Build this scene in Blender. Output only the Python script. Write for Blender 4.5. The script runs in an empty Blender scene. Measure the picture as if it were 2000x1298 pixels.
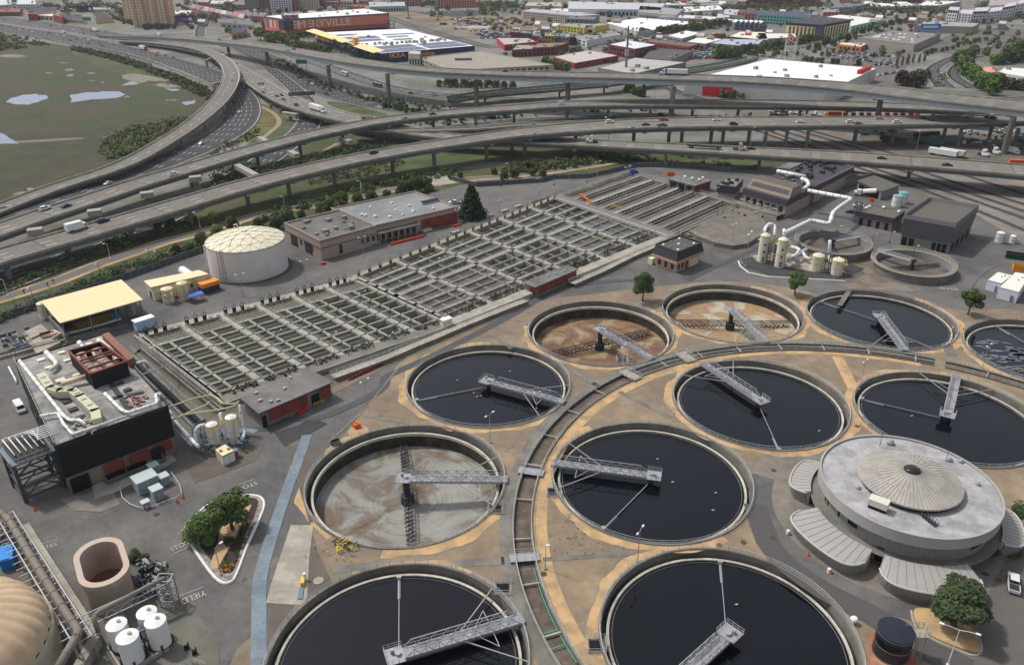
import bpy, math, random
from mathutils import Vector, Matrix, geometry
cos,sin,ru,V_=math.cos,math.sin,random.uniform,Vector
def Zv(z): return V_((0,0,z))
PI=math.pi; R=math.radians
random.seed(7)
SC=bpy.context.scene
COL=SC.collection
FPX,PITCH,ROLL,CH=1551.3,R(26.6285),R(-0.2013),111.49
_r0=V_((1,0,0)); _u0=V_((0,sin(PITCH),cos(PITCH))); FW=V_((0,cos(PITCH),-sin(PITCH)))
RT=_r0*cos(ROLL)+_u0*sin(ROLL); UP=-_r0*sin(ROLL)+_u0*cos(ROLL)
def G(px,py,z=0.0):
    "survey helper: where a sight line meets the level z (metres)"
    d=FW+RT*((px-1000)/FPX)-UP*((py-649)/FPX); t=(z-CH)/d.z
    return V_((d.x*t,d.y*t,z))
cam=bpy.data.cameras.new('camera'); cam.lens=FPX/2000*36; cam.sensor_width=36; cam.clip_end=12000; cam.clip_start=1
co=bpy.data.objects.new('camera',cam); COL.objects.link(co)
co.matrix_world=Matrix.Translation((0,0,CH))@Matrix((RT,UP,-FW)).transposed().to_4x4(); SC.camera=co
SUN_EL,SUN_AZ=R(56),R(-62)      # azimuth clockwise from +Y
w=bpy.data.worlds.new("World"); SC.world=w; w.use_nodes=True
nt=w.node_tree; bg=nt.nodes['Background']; sk=nt.nodes.new('ShaderNodeTexSky'); sk.sky_type='NISHITA'; sk.sun_disc=False
sk.sun_elevation=SUN_EL; sk.sun_rotation=SUN_AZ; sk.air_density=1.0; sk.dust_density=2.5; sk.ozone_density=1.2
hs=nt.nodes.new('ShaderNodeHueSaturation'); hs.inputs['Saturation'].default_value=0.4; nt.links.new(sk.outputs[0],hs.inputs['Color']); nt.links.new(hs.outputs[0],bg.inputs[0]); bg.inputs[1].default_value=0.125
sl=bpy.data.lights.new('sun','SUN'); sl.energy=2.3; sl.angle=R(4.0); sl.color=(1,0.96,0.9)
so=bpy.data.objects.new('sun',sl); COL.objects.link(so)
sd=V_((sin(SUN_AZ)*cos(SUN_EL),cos(SUN_AZ)*cos(SUN_EL),sin(SUN_EL)))
so.rotation_euler=sd.to_track_quat('Z','Y').to_euler()
SC.view_settings.view_transform='Standard'; SC.view_settings.look='None'; SC.view_settings.exposure=0.3; SC.view_settings.gamma=1
SC.render.engine='CYCLES'
try:
    SC.cycles.max_bounces=4; SC.cycles.diffuse_bounces=2; SC.cycles.glossy_bounces=2; SC.cycles.use_denoising=True; SC.cycles.caustics_reflective=False; SC.cycles.caustics_refractive=False
except Exception: pass
def lin(c):
    return tuple(((v/255)/12.92 if v/255<=0.04045 else ((v/255+0.055)/1.055)**2.4) for v in c)
MATS={}
KEEP=('basin','city','membrane','standing','smooth','wing','fascia','grating','bridge','concrete_light','pier','block','pale_blue','steel','wall','brick','red','orange','yel','blue','paint_','letters','store','tower','sand','tower','weir','tank','cream','rail','galv','white','leaves','window','lamp','solar','sign','emblem','container','glass','water','line')
def tone(name,c):
    "weathered ground and structure tones sit darker than fresh paint"
    if c is None or any(k in name for k in KEEP): return c
    t=min(1,max(0,(max(c)-165)/50)); s=(0.74+0.26*t)**(1/2.2); return tuple(v*s for v in c)
def mat(name,c=(128,128,128),rough=0.8,var=0.12,sc=0.5,c2=None,sc2=0.06,metal=0.0,bump=0.0,detail=4,thr=(0.42,0.6),spec=0.3):
    """weathered surface: fine grain of strength var at scale sc, and patches of a second colour c2 at scale sc2"""
    if name in MATS: return MATS[name]
    c=tone(name,c); c2=tone(name,c2)
    m=bpy.data.materials.new(name); m.use_nodes=True; t=m.node_tree; b=t.nodes['Principled BSDF']
    b.inputs['Roughness'].default_value=rough; b.inputs['Metallic'].default_value=metal
    b.inputs['Specular IOR Level'].default_value=spec
    g=t.nodes.new('ShaderNodeNewGeometry'); L=t.links.new
    base=lin(c)+(1,)
    col=None
    if c2 is not None:
        n=t.nodes.new('ShaderNodeTexNoise'); n.inputs['Scale'].default_value=sc2; n.inputs['Detail'].default_value=5; n.inputs['Roughness'].default_value=0.6
        L(g.outputs['Position'],n.inputs['Vector'])
        mr=t.nodes.new('ShaderNodeMapRange'); mr.inputs[1].default_value=thr[0]; mr.inputs[2].default_value=thr[1]; L(n.outputs[0],mr.inputs[0])
        mx=t.nodes.new('ShaderNodeMix'); mx.data_type='RGBA'; mx.inputs[6].default_value=base; mx.inputs[7].default_value=lin(c2)+(1,)
        L(mr.outputs[0],mx.inputs[0]); col=mx.outputs[2]
    if var>0:
        n2=t.nodes.new('ShaderNodeTexNoise'); n2.inputs['Scale'].default_value=sc; n2.inputs['Detail'].default_value=detail; n2.inputs['Roughness'].default_value=0.65
        L(g.outputs['Position'],n2.inputs['Vector'])
        m2=t.nodes.new('ShaderNodeMapRange'); m2.inputs[1].default_value=0.25; m2.inputs[2].default_value=0.75; m2.inputs[3].default_value=1-var; m2.inputs[4].default_value=1+var; L(n2.outputs[0],m2.inputs[0])
        vm=t.nodes.new('ShaderNodeVectorMath'); vm.operation='SCALE'; L(m2.outputs[0],vm.inputs['Scale'])
        if col is None: vm.inputs[0].default_value=base[:3]
        else: L(col,vm.inputs[0])
        L(vm.outputs[0],b.inputs['Base Color'])
        if bump>0:
            bp=t.nodes.new('ShaderNodeBump'); bp.inputs['Strength'].default_value=bump; bp.inputs['Distance'].default_value=0.3; L(n2.outputs[0],bp.inputs['Height']); L(bp.outputs[0],b.inputs['Normal'])
    elif col is not None: L(col,b.inputs['Base Color'])
    else: b.inputs['Base Color'].default_value=base
    MATS[name]=m; return m
def cracks(m,scale,wd,dark):
    "network of sealed cracks and slab joints"
    t=m.node_tree; b=t.nodes['Principled BSDF']; L=t.links.new
    g=t.nodes.new('ShaderNodeNewGeometry'); n=t.nodes.new('ShaderNodeTexNoise'); n.inputs['Scale'].default_value=scale*3; L(g.outputs['Position'],n.inputs['Vector'])
    ad=t.nodes.new('ShaderNodeVectorMath'); ad.operation='MULTIPLY_ADD'; ad.inputs[1].default_value=(2.5,2.5,0); L(n.outputs['Color'],ad.inputs[0]); L(g.outputs['Position'],ad.inputs[2])
    v=t.nodes.new('ShaderNodeTexVoronoi'); v.feature='DISTANCE_TO_EDGE'; v.inputs['Scale'].default_value=scale; L(ad.outputs[0],v.inputs['Vector'])
    mr=t.nodes.new('ShaderNodeMapRange'); mr.inputs[1].default_value=0; mr.inputs[2].default_value=wd; mr.inputs[3].default_value=dark; mr.inputs[4].default_value=1; L(v.outputs['Distance'],mr.inputs[0])
    n3=t.nodes.new('ShaderNodeTexNoise'); n3.inputs['Scale'].default_value=scale*1.6; n3.inputs['Detail'].default_value=8; n3.inputs['Roughness'].default_value=.72; L(g.outputs['Position'],n3.inputs['Vector'])
    m3=t.nodes.new('ShaderNodeMapRange'); m3.inputs[1].default_value=.36; m3.inputs[2].default_value=.66; m3.inputs[3].default_value=.84; m3.inputs[4].default_value=1.12; L(n3.outputs[0],m3.inputs[0])
    mu=t.nodes.new('ShaderNodeMath'); mu.operation='MULTIPLY'; L(mr.outputs[0],mu.inputs[0]); L(m3.outputs[0],mu.inputs[1])
    s=b.inputs['Base Color']; vm=t.nodes.new('ShaderNodeVectorMath'); vm.operation='SCALE'; L(s.links[0].from_socket,vm.inputs[0]); L(mu.outputs[0],vm.inputs['Scale']); L(vm.outputs[0],s); return m
def stripes(m,scale,axis_deg,dark,duty=0.5,vert=False):
    "multiply the base colour by fine parallel ribs/joints (real surface pattern)"
    t=m.node_tree; b=t.nodes['Principled BSDF']; L=t.links.new
    g=t.nodes.new('ShaderNodeNewGeometry'); mp=t.nodes.new('ShaderNodeVectorMath'); mp.operation='DOT_PRODUCT'
    a=R(axis_deg); mp.inputs[1].default_value=(cos(a),sin(a),0) if not vert else (0,0,1)
    L(g.outputs['Position'],mp.inputs[0])
    mu=t.nodes.new('ShaderNodeMath'); mu.operation='MULTIPLY'; mu.inputs[1].default_value=scale; L(mp.outputs['Value'],mu.inputs[0])
    fr=t.nodes.new('ShaderNodeMath'); fr.operation='FRACT'; L(mu.outputs[0],fr.inputs[0])
    cm=t.nodes.new('ShaderNodeMath'); cm.operation='LESS_THAN'; cm.inputs[1].default_value=duty; L(fr.outputs[0],cm.inputs[0])
    mr=t.nodes.new('ShaderNodeMapRange'); mr.inputs[3].default_value=1; mr.inputs[4].default_value=dark; L(cm.outputs[0],mr.inputs[0])
    src=b.inputs['Base Color']; vm=t.nodes.new('ShaderNodeVectorMath'); vm.operation='SCALE'
    if src.links: L(src.links[0].from_socket,vm.inputs[0])
    else: vm.inputs[0].default_value=src.default_value[:3]
    L(mr.outputs[0],vm.inputs['Scale']); L(vm.outputs[0],src); return m
class MB:
    def __init__(s): s.v=[]; s.f=[]; s.m=[]
    def add(s,vs,fs,mi=0):
        o=len(s.v); s.v+= [Vector(v) for v in vs]; s.f+=[tuple(i+o for i in f) for f in fs]; s.m+=[mi]*len(fs); return s
    def box(s,c,d,rz=0,mi=0):
        x,y,z=d[0]/2,d[1]/2,d[2]/2; ca,sa=cos(rz),sin(rz); vs=[]
        for k in (-z,z):
            for i,j in ((-x,-y),(x,-y),(x,y),(-x,y)): vs.append((c[0]+i*ca-j*sa,c[1]+i*sa+j*ca,c[2]+k))
        return s.add(vs,[(0,3,2,1),(4,5,6,7),(0,1,5,4),(1,2,6,5),(2,3,7,6),(3,0,4,7)],mi)
    def beam(s,a,b,wd,h,mi=0):
        a=Vector(a);b=Vector(b); d=b-a
        if d.length<1e-6: return s
        d.normalize(); u=Zv(1) if abs(d.z)<0.95 else V_((1,0,0))
        n=d.cross(u).normalized(); u=n.cross(d).normalized(); vs=[]
        for p in (a,b):
            for i,j in ((-1,-1),(1,-1),(1,1),(-1,1)): vs.append(p+n*(i*wd/2)+u*(j*h/2))
        return s.add(vs,[(0,3,2,1),(4,5,6,7),(0,1,5,4),(1,2,6,5),(2,3,7,6),(3,0,4,7)],mi)
    def prism(s,poly,z0,z1,mi=0,mt=None,bottom=False,top=True):
        n=len(poly); vs=[(p[0],p[1],z0) for p in poly]+[(p[0],p[1],z1) for p in poly]
        ar=sum(poly[i][0]*poly[(i+1)%n][1]-poly[(i+1)%n][0]*poly[i][1] for i in range(n))
        fs=[(i,(i+1)%n,n+(i+1)%n,n+i) if ar>0 else ((i+1)%n,i,n+i,n+(i+1)%n) for i in range(n)]
        s.add(vs,fs,mi)
        if top: s.add([(p[0],p[1],z1) for p in poly],[tuple(range(n)) if ar>0 else tuple(range(n))[::-1]],mi if mt is None else mt)
        if bottom: s.add([(p[0],p[1],z0) for p in poly],[tuple(range(n))[::-1] if ar>0 else tuple(range(n))],mi)
        return s
    def tube(s,path,r,n=6,mi=0,caps=True):
        P=[Vector(p) for p in path]; rings=[]
        pn=None
        for i,p in enumerate(P):
            d=(P[min(i+1,len(P)-1)]-P[max(i-1,0)])
            d=d.normalized() if d.length>1e-9 else V_((1,0,0))
            u=Zv(1) if abs(d.z)<0.9 else V_((1,0,0)) if pn is None else pn
            a=d.cross(u)
            if a.length<1e-4: a=d.cross(V_((1,0,0)))
            a.normalize(); b=a.cross(d).normalized(); pn=b
            rr=r[i] if isinstance(r,(list,tuple)) else r
            rings.append([p+a*(rr*cos(t))+b*(rr*sin(t)) for t in [2*PI*k/n for k in range(n)]])
        vs=[v for q in rings for v in q]; fs=[]
        for i in range(len(P)-1):
            for k in range(n): fs.append((i*n+k,i*n+(k+1)%n,(i+1)*n+(k+1)%n,(i+1)*n+k))
        if caps: fs.append(tuple(range(n))[::-1]); fs.append(tuple((len(P)-1)*n+k for k in range(n)))
        return s.add(vs,fs,mi)
    def lathe(s,c,prof,n=48,mi=0,a0=0,a1=2*PI):
        full=abs(a1-a0-2*PI)<1e-6; N=n if full else n+1; vs=[]
        for r,z in prof:
            for k in range(N):
                t=a0+(a1-a0)*k/n; vs.append((c[0]+r*cos(t),c[1]+r*sin(t),c[2]+z))
        fs=[]
        for i in range(len(prof)-1):
            for k in range(n if full else n):
                k2=(k+1)%N; fs.append((i*N+k,i*N+k2,(i+1)*N+k2,(i+1)*N+k))
        return s.add(vs,fs,mi)
    def cyl(s,c,r,h,n=16,mi=0,r2=None):
        r2=r if r2 is None else r2
        s.lathe(c,[(r,0),(r2,h)],n,mi); s.add([(c[0]+r2*cos(2*PI*k/n),c[1]+r2*sin(2*PI*k/n),c[2]+h) for k in range(n)],[tuple(range(n))],mi); return s
    def ribbon(s,Lp,Rp,mi=0):
        n=len(Lp); return s.add(list(Lp)+list(Rp),[(i,n+i,n+i+1,i+1) for i in range(n-1)],mi)
    def quad(s,a,b,c,d,mi=0): return s.add([a,b,c,d],[(0,1,2,3)],mi)
ORG={}
def _link(o,parent,org):
    COL.objects.link(o); ORG[o.name]=Vector(org)
    if parent is not None:
        o.parent=parent; o.location=Vector(org)-ORG[parent.name]
    else: o.location=org
    return o
def tag(o,label=None,cat=None,group=None,kind=None):
    if label: o['label']=label
    if cat: o['category']=cat
    if group: o['group']=group
    if kind: o['kind']=kind
    return o
def build(mb,name,mats,parent=None,smooth=False,org=None,label=None,cat=None,group=None,kind=None):
    if not mb.v: return None
    if not isinstance(mats,(list,tuple)): mats=[mats]
    if org is None:
        if parent is not None: org=ORG[parent.name]
        else:
            n=len(mb.v); org=V_((sum(v.x for v in mb.v)/n,sum(v.y for v in mb.v)/n,min(v.z for v in mb.v)))
    org=Vector(org); me=bpy.data.meshes.new(name); me.from_pydata([v-org for v in mb.v],[],mb.f)
    for m in mats: me.materials.append(m)
    me.polygons.foreach_set('material_index',mb.m)
    if smooth: me.polygons.foreach_set('use_smooth',[True]*len(mb.f))
    me.update(); o=bpy.data.objects.new(name,me)
    _link(o,parent,org); tag(o,label,cat,group,kind); return o
bu=build
def thing(name,label,cat,loc=(0,0,0),group=None,parent=None):
    o=bpy.data.objects.new(name,None); o.empty_display_size=0.5; _link(o,parent,Vector(loc)); tag(o,label,cat,group); return o
def setting(mb,name,m,kind='structure'): return build(mb,name,m,kind=kind,org=(0,0,0))
def kids(o): return [c for c in COL.objects if c.parent==o]
CH_={}
def copy_tree(o,parent=None):
    c=o.copy(); COL.objects.link(c); ORG[c.name]=ORG.get(o.name,Zv(0))
    if parent is not None: c.parent=parent
    if o.name not in CH_: CH_[o.name]=[x for x in o.children]
    for k in CH_[o.name]: copy_tree(k,c)
    return c
def place(proto,loc,rz=0,label=None,group=None,scale=None,cat=None):
    "first use moves the prototype itself, later uses copy it"
    if not proto.get('_used'): proto['_used']=1; c=proto; CH_[c.name]=[x for x in c.children]
    else: c=copy_tree(proto)
    c.location=loc; c.rotation_euler=(0,0,rz)
    if scale is not None: c.scale=(scale,)*3 if not isinstance(scale,(tuple,list)) else scale
    if label: c['label']=label
    if group: c['group']=group
    if cat: c['category']=cat
    return c
ORD=['first','second','third','fourth','fifth','sixth','seventh','eighth','ninth','tenth','eleventh','twelfth','thirteenth','fourteenth','fifteenth','sixteenth','seventeenth','eighteenth','nineteenth','twentieth']
def nth(i):
    if i<20: return ORD[i]
    n=i+1; return str(n)+('th' if 10<n%100<20 else {1:'st',2:'nd',3:'rd'}.get(n%10,'th'))
def crom(P,step=6.0):
    "Catmull-Rom through tuples (x,y,z,w...)"
    out=[]; n=len(P)
    for i in range(n-1):
        p0=P[max(i-1,0)];p1=P[i];p2=P[i+1];p3=P[min(i+2,n-1)]
        L=math.hypot(p2[0]-p1[0],p2[1]-p1[1]); k=max(2,int(L/step))
        for j in range(k):
            t=j/k; out.append(tuple(0.5*((2*b)+(-a+c)*t+(2*a-5*b+4*c-d)*t*t+(-a+3*b-3*c+d)*t**3) for a,b,c,d in zip(p0,p1,p2,p3)))
    out.append(tuple(P[-1])); return out
def pxs(L,z=0): return [G(x,y,z) for x,y in L]
def inpoly(x,y,poly):
    c=False; n=len(poly)
    for i in range(n):
        a=poly[i]; b=poly[i-1]
        if (a[1]>y)!=(b[1]>y) and x<(b[0]-a[0])*(y-a[1])/(b[1]-a[1])+a[0]: c=not c
    return c
HOLES=[]      # polygons (lists of xy) cut out of every ground sheet
def smo(P):
    n=len(P); Q=[P[i%n] for i in range(-1,n+2)]; out=[]
    for i in range(1,n+1):
        a,b,c,d=Q[i-1:i+3]
        for j in range(4):
            t=j/4; out.append(tuple(.5*(2*q+(-p+r)*t+(2*p-5*q+4*r-s)*t*t+(-p+3*q-3*r+s)*t**3) for p,q,r,s in zip(a,b,c,d)))
    return out
def sheet(poly,z,holes=True):
    "flat triangulated sheet with the tank openings cut out"
    poly=[(p[0],p[1]) for p in poly]
    xs=[p[0] for p in poly]; ys=[p[1] for p in poly]
    hs=[h for h in HOLES if holes and max(p[0] for p in h)>min(xs) and min(p[0] for p in h)<max(xs) and max(p[1] for p in h)>min(ys) and min(p[1] for p in h)<max(ys)]
    V=[];E=[]
    for lp in [poly]+hs:
        o=len(V); V+=[Vector(p) for p in lp]; E+=[(o+i,o+(i+1)%len(lp)) for i in range(len(lp))]
    r=geometry.delaunay_2d_cdt(V,E,[],0,1e-5); vs,fs=r[0],r[2]; mb=MB(); keep=[]
    for f in fs:
        cx=sum(vs[i][0] for i in f)/len(f); cy=sum(vs[i][1] for i in f)/len(f)
        if inpoly(cx,cy,poly) and not any(inpoly(cx,cy,h) for h in hs):
            a,b,c=[vs[i] for i in f[:3]]
            if (b[0]-a[0])*(c[1]-a[1])-(b[1]-a[1])*(c[0]-a[0])<0: f=f[::-1]
            keep.append(tuple(f))
    mb.add([(v[0],v[1],z) for v in vs],keep); return mb
def rail(mb,path,h=1.1,post=2.4,r=0.045,closed=False,mid=True,sq=True):
    "handrail along a path: posts, mid and top rail"
    P=[Vector(p) for p in path]
    if closed: P=P+[P[0]]
    for k in ([h,h*0.5] if mid else [h]):
        mb.tube([p+Zv(k) for p in P],r,4,caps=False)
    acc=0; nxt=0
    for a,b in zip(P[:-1],P[1:]):
        L=(b-a).length
        while nxt<=acc+L+1e-6 and L>0:
            q=a+(b-a)*((nxt-acc)/L); mb.box((q.x,q.y,q.z+h/2),(r*1.6,r*1.6,h)); nxt+=post
        acc+=L
M={}
M['conc']=mat('concrete',(140,136,128),0.85,0.14,0.8,(118,114,106),0.15)
M['conc_l']=mat('concrete_light',(165,158,146),0.85,0.12,0.9,(145,138,126),0.2)
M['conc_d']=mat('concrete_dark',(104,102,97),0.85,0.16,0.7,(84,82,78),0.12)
M['weir']=mat('weir_concrete',(196,190,176),0.8,0.1,1.2,(170,162,146),0.4)
M['galv']=mat('galvanised_steel',(160,162,165),0.5,0.08,2,metal=0.3)
M['rail']=mat('railing_paint',(176,178,178),0.6,0.05,2)
M['white']=mat('white_paint',(222,222,220),0.55,0.05,1)
M['cream']=mat('cream_paint',(222,214,190),0.6,0.07,0.8,(200,190,160),0.5)
M['dark']=mat('dark_steel',(52,52,54),0.7,0.15,1.5)
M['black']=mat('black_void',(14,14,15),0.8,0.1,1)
M['yel']=mat('yellow_paint',(214,180,60),0.6,0.08,2)
M['red']=mat('red_paint',(176,48,36),0.6,0.08,2)
M['orange']=mat('orange_paint',(222,92,38),0.6,0.08,2)
M['brick']=stripes(mat('red_brick_panel',(134,66,54),0.85,0.14,1.5,(114,54,44),0.3),2.2,45,0.82,0.25)
M['asphalt']=cracks(mat('yard_asphalt',(122,119,115),0.9,0.12,0.9,(100,99,97),0.045,thr=(0.4,0.62)),.07,.012,.8)
M['asph_d']=mat('dark_asphalt',(74,75,77),0.88,0.12,0.8,(66,67,69),0.06)
M['road_d']=cracks(mat('freeway_asphalt',(76,76,78),0.88,0.10,0.5,(88,87,87),0.04),.06,.006,.85)
M['road_c']=cracks(mat('freeway_concrete',(146,138,130),0.88,0.10,0.5,(128,121,114),0.05),.12,.006,.86)
M['line']=mat('road_paint',(206,204,196),0.7,0.12,1.0)
M['yline']=mat('yellow_road_paint',(186,146,60),0.7,0.12,1.0)
M['glass']=mat('window_glass',(34,38,44),0.15,0.1,0.6,spec=0.6)
M['tin']=mat('roof_membrane',(128,126,122),0.9,0.14,0.5,(104,102,98),0.12)
M['bluegal']=mat('bluish_steel',(104,120,132),0.5,0.1,1.5,metal=0.2)
PAINT={}
def paint(n):
    t={'white':(214,214,214),'silver':(156,160,164),'grey':(92,94,98),'black':(24,25,28),'dark blue':(34,44,74),'dark green':(36,52,50),'red':(150,26,30),'maroon':(96,26,36),'yellow':(206,160,40),'green':(20,104,74),'light blue':(110,150,190),'beige':(190,182,156),'orange':(214,110,40)}
    return mat('paint_'+n.replace(' ','_'),t[n],0.35,0.04,2,spec=0.5)
M['tyre']=mat('tyre_rubber',(26,26,27),0.9,0.1,3); M['hub']=mat('wheel_hub',(120,122,124),0.4,0.05,3,metal=.5); M['lampm']=mat('headlight_lens',(210,212,206),0.2,0.0)
def extr(mb,prof,w0,w1=None,mi=0):
    "extrude an x-z outline sideways; w0/w1 half widths at bottom and top"
    w1=w0 if w1 is None else w1; zs=[p[1] for p in prof]; lo,hi=min(zs),max(zs); n=len(prof); vs=[]
    for s in (-1,1):
        for x,z in prof: vs.append((x,s*(w0+(w1-w0)*(z-lo)/(hi-lo)),z))
    fs=[tuple(range(n)),tuple(range(n,2*n))[::-1]]+[(i,n+i,n+(i+1)%n,(i+1)%n) for i in range(n)]
    mb.add(vs,fs,mi)
def wheels(o,xs,w,r,dual=1,tw=.24):
    for x in xs:
        for s in (-1,1):
            b=MB(); b.tube([(x,s*(w-tw),r),(x,s*(w+.01),r)],r,14); wh=bu(b,'wheel',M['tyre'],o)
            b=MB(); b.tube([(x,s*(w+.0),r),(x,s*(w+.03),r)],r*.55,10); bu(b,'rim',M['hub'],wh)
_small={}
def vehicle(kind,color,small=False):
    key=(kind,color,small)
    if key in _small: return _small[key]
    o=thing({'sedan':'car','suv':'car','hatchback':'car'}.get(kind,kind),'x',{'sedan':'car','suv':'car','pickup_truck':'pickup','van':'van','box_truck':'truck','semi_truck':'truck','bus':'bus','hatchback':'car','tractor_truck':'truck'}[kind],(0,0,0)); P=paint(color)
    if kind in('sedan','hatchback','suv'):
        L,W,H={'sedan':(4.8,.92,1.45),'hatchback':(4.2,.9,1.5),'suv':(4.9,.97,1.75)}[kind]; h=L/2; b=MB(); k=.62 if kind!='suv' else .66
        zb=H*k; extr(b,[(-h,.35),(h,.35),(h,.62),(h-.15,zb-.18),(h-1.25,zb),(-h+.12 if kind!='sedan' else -h+.9,zb),(-h+.05,zb-.06),(-h,.7)],W,W*.93)
        if kind=='sedan': cab=[(h-1.3,zb-.02),(h-2.05,H-.03),(-h+1.55,H-.03),(-h+.75,zb-.02)]
        else: cab=[(h-1.3,zb-.02),(h-1.95,H-.03),(-h+.45,H-.03),(-h+.12,zb-.02)]
        extr(b,[(cab[1][0]+.03,H-.06),(cab[1][0],H),(cab[2][0],H),(cab[2][0]-.03,H-.06)],W*.74,W*.7); 
        for fx in (.06,.5,.94):
            xb=cab[0][0]*(1-fx)+cab[3][0]*fx; xt=cab[1][0]*(1-fx)+cab[2][0]*fx
            for s in (-1,1): b.beam((xb,s*W*.9,zb),(xt,s*W*.73,H-.03),.1,.06)
        bu(b,'body',P,o); b=MB(); extr(b,cab,W*.89,W*.72); bu(b,'windows',M['glass'],o)
        if not small:
            wheels(o,(h-.95,-h+.95),W,.33)
            for s in (-1,1): b=MB(); b.box((h-.04,s*(W-.28),.66),(.12,.36,.16)); bu(b,'headlight',M['lampm'],o)
    elif kind=='pickup_truck':
        b=MB(); extr(b,[(-2.8,.5),(2.75,.5),(2.75,.85),(2.6,1.05),(1.4,1.15),(-.75,1.15),(-.75,.78),(-2.65,.78),(-2.65,1.12),(-2.8,1.12)],.98,.95)
        for s in (-1,1): b.box((-1.75,s*.93,.95),(2.0,.1,.38))
        extr(b,[(.75,1.76),(.7,1.82),(-.6,1.82),(-.65,1.76)],.76,.72); bu(b,'body',P,o)
        b=MB(); extr(b,[(1.45,1.12),(.75,1.78),(-.62,1.78),(-.74,1.12)],.9,.74); bu(b,'windows',M['glass'],o)
        if not small:
            wheels(o,(1.8,-1.75),.98,.4); b=MB(); b.box((-1.7,0,.9),(1.7,1.5,.28)); bu(b,'cargo_bed',M['dark'],o)
            for s in (-1,1): b=MB(); b.box((2.72,s*.68,.86),(.12,.36,.2)); bu(b,'headlight',M['lampm'],o)
    elif kind=='van':
        b=MB(); extr(b,[(-2.7,.4),(2.6,.4),(2.6,.9),(2.1,1.25),(1.55,2.05),(1.3,2.15),(-2.65,2.15),(-2.7,1.9)],.98,.88); bu(b,'body',P,o)
        b=MB(); b.quad((2.12,-.8,1.27),(2.12,.8,1.27),(1.6,.72,2.03),(1.6,-.72,2.03)); 
        for s in (-1,1): b.box((.9,s*.93,1.6),(1.0,.04,.5)); b.box((-.6,s*.93,1.6),(1.4,.04,.45)); 
        b.box((-2.71,0,1.6),(.04,1.4,.5)); bu(b,'windows',M['glass'],o); wheels(o,(1.7,-1.7),.98,.36)
    elif kind=='box_truck':
        b=MB(); b.box((-1.4,0,2.15),(6.2,2.4,2.7)); bu(b,'cargo_box',M['white'],o)
        b=MB(); b.box((-1,0,.68),(6.6,1.0,.25)); bu(b,'chassis',M['dark'],o)
        b=MB(); extr(b,[(1.8,.5),(3.6,.5),(3.6,1.3),(3.3,2.3),(3.0,2.45),(1.8,2.45)],1.05,.95); cb=bu(b,'cab',P,o)
        b=MB(); b.quad((3.63,-.85,1.35),(3.63,.85,1.35),(3.34,.8,2.2),(3.34,-.8,2.2)); 
        for s in (-1,1): b.box((2.8,s*1.0,1.75),(.8,.06,.6))
        bu(b,'windows',M['glass'],cb); wheels(o,(2.8,-2.6),1.12,.45,tw=.35)
    elif kind in('semi_truck','tractor_truck'):
        b=MB(); extr(b,[(5.6,.6),(8.7,.6),(8.7,1.6),(8.4,1.9),(7.3,2.1),(6.9,3.1),(6.2,3.8),(5.2,3.9),(5.0,1.0)],1.2,1.1); cb=bu(b,'cab',P,o)
        b=MB(); b.quad((7.33,-.95,2.12),(7.33,.95,2.12),(6.93,.9,3.05),(6.93,-.9,3.05)); 
        for s in (-1,1): b.box((6.4,s*1.17,2.5),(.8,.06,.6))
        bu(b,'windows',M['glass'],cb)
        b=MB(); b.box((4.8,0,.95),(5.6,.9,.25)); bu(b,'chassis',M['dark'],o); xs=[7.7,4.2,2.9]
        if kind=='semi_truck':
            b=MB(); b.box((-2.9,0,2.65),(13.6,2.55,2.8)); bu(b,'trailer',M['white'],o); b=MB(); b.box((-3,0,1.1),(13,1.1,.25)); bu(b,'trailer_frame',M['dark'],o); xs+=[-7.4,-8.7]
        wheels(o,xs,1.2,.52,tw=.5)
    elif kind=='bus':
        b=MB(); extr(b,[(-6,.45),(6,.45),(6,1.4),(5.8,3.0),(-5.9,3.1),(-6,2.8)],1.27,1.2); bu(b,'body',P,o)
        b=MB()
        for s in (-1,1): b.box((0,s*1.235,2.05),(10.8,.06,.9))
        b.box((5.93,0,2.05),(.1,2.1,1.1)); bu(b,'windows',M['glass'],o); b=MB(); b.box((-2,0,3.15),(2.4,1.6,.25)); bu(b,'roof_unit',M['galv'],o); wheels(o,(3.8,-3.6),1.26,.5,tw=.4)
    _small[key]=o; return o
def lamp_post(h,heads=2,m=None,arm=1.2,name='light_pole',cat='light pole'):
    m=m or M['galv']; o=thing(name,'x',cat,(0,0,0)); b=MB(); b.tube([(0,0,0),(0,0,h)],[.11,.07],6); b.box((0,0,.25),(.5,.5,.5)); bu(b,'pole',m,o)
    for s in ((1,-1) if heads==2 else (1,)):
        b=MB(); b.tube([(0,0,h-.1),(s*arm*.5,0,h+.15),(s*arm,0,h+.2)],.05,5); bu(b,'arm',m,o)
        b=MB(); b.box((s*(arm+.3),0,h+.2),(.75,.36,.2)); bu(b,'lamp_head',M['white'],o)
    return o
def leafmat(name,c,c2,sc=0.9):
    m=mat(name,c,0.75,0.38,sc,c2,0.35,thr=(.38,.62),spec=.15); t=m.node_tree; b=t.nodes['Principled BSDF']; L=t.links.new
    oi=t.nodes.new('ShaderNodeObjectInfo'); mr=t.nodes.new('ShaderNodeMapRange'); mr.inputs[3].default_value=.72; mr.inputs[4].default_value=1.28; L(oi.outputs['Random'],mr.inputs[0])
    vm=t.nodes.new('ShaderNodeVectorMath'); vm.operation='SCALE'; s=b.inputs['Base Color']; L(s.links[0].from_socket,vm.inputs[0]); L(mr.outputs[0],vm.inputs['Scale']); L(vm.outputs[0],s); return m
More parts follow.
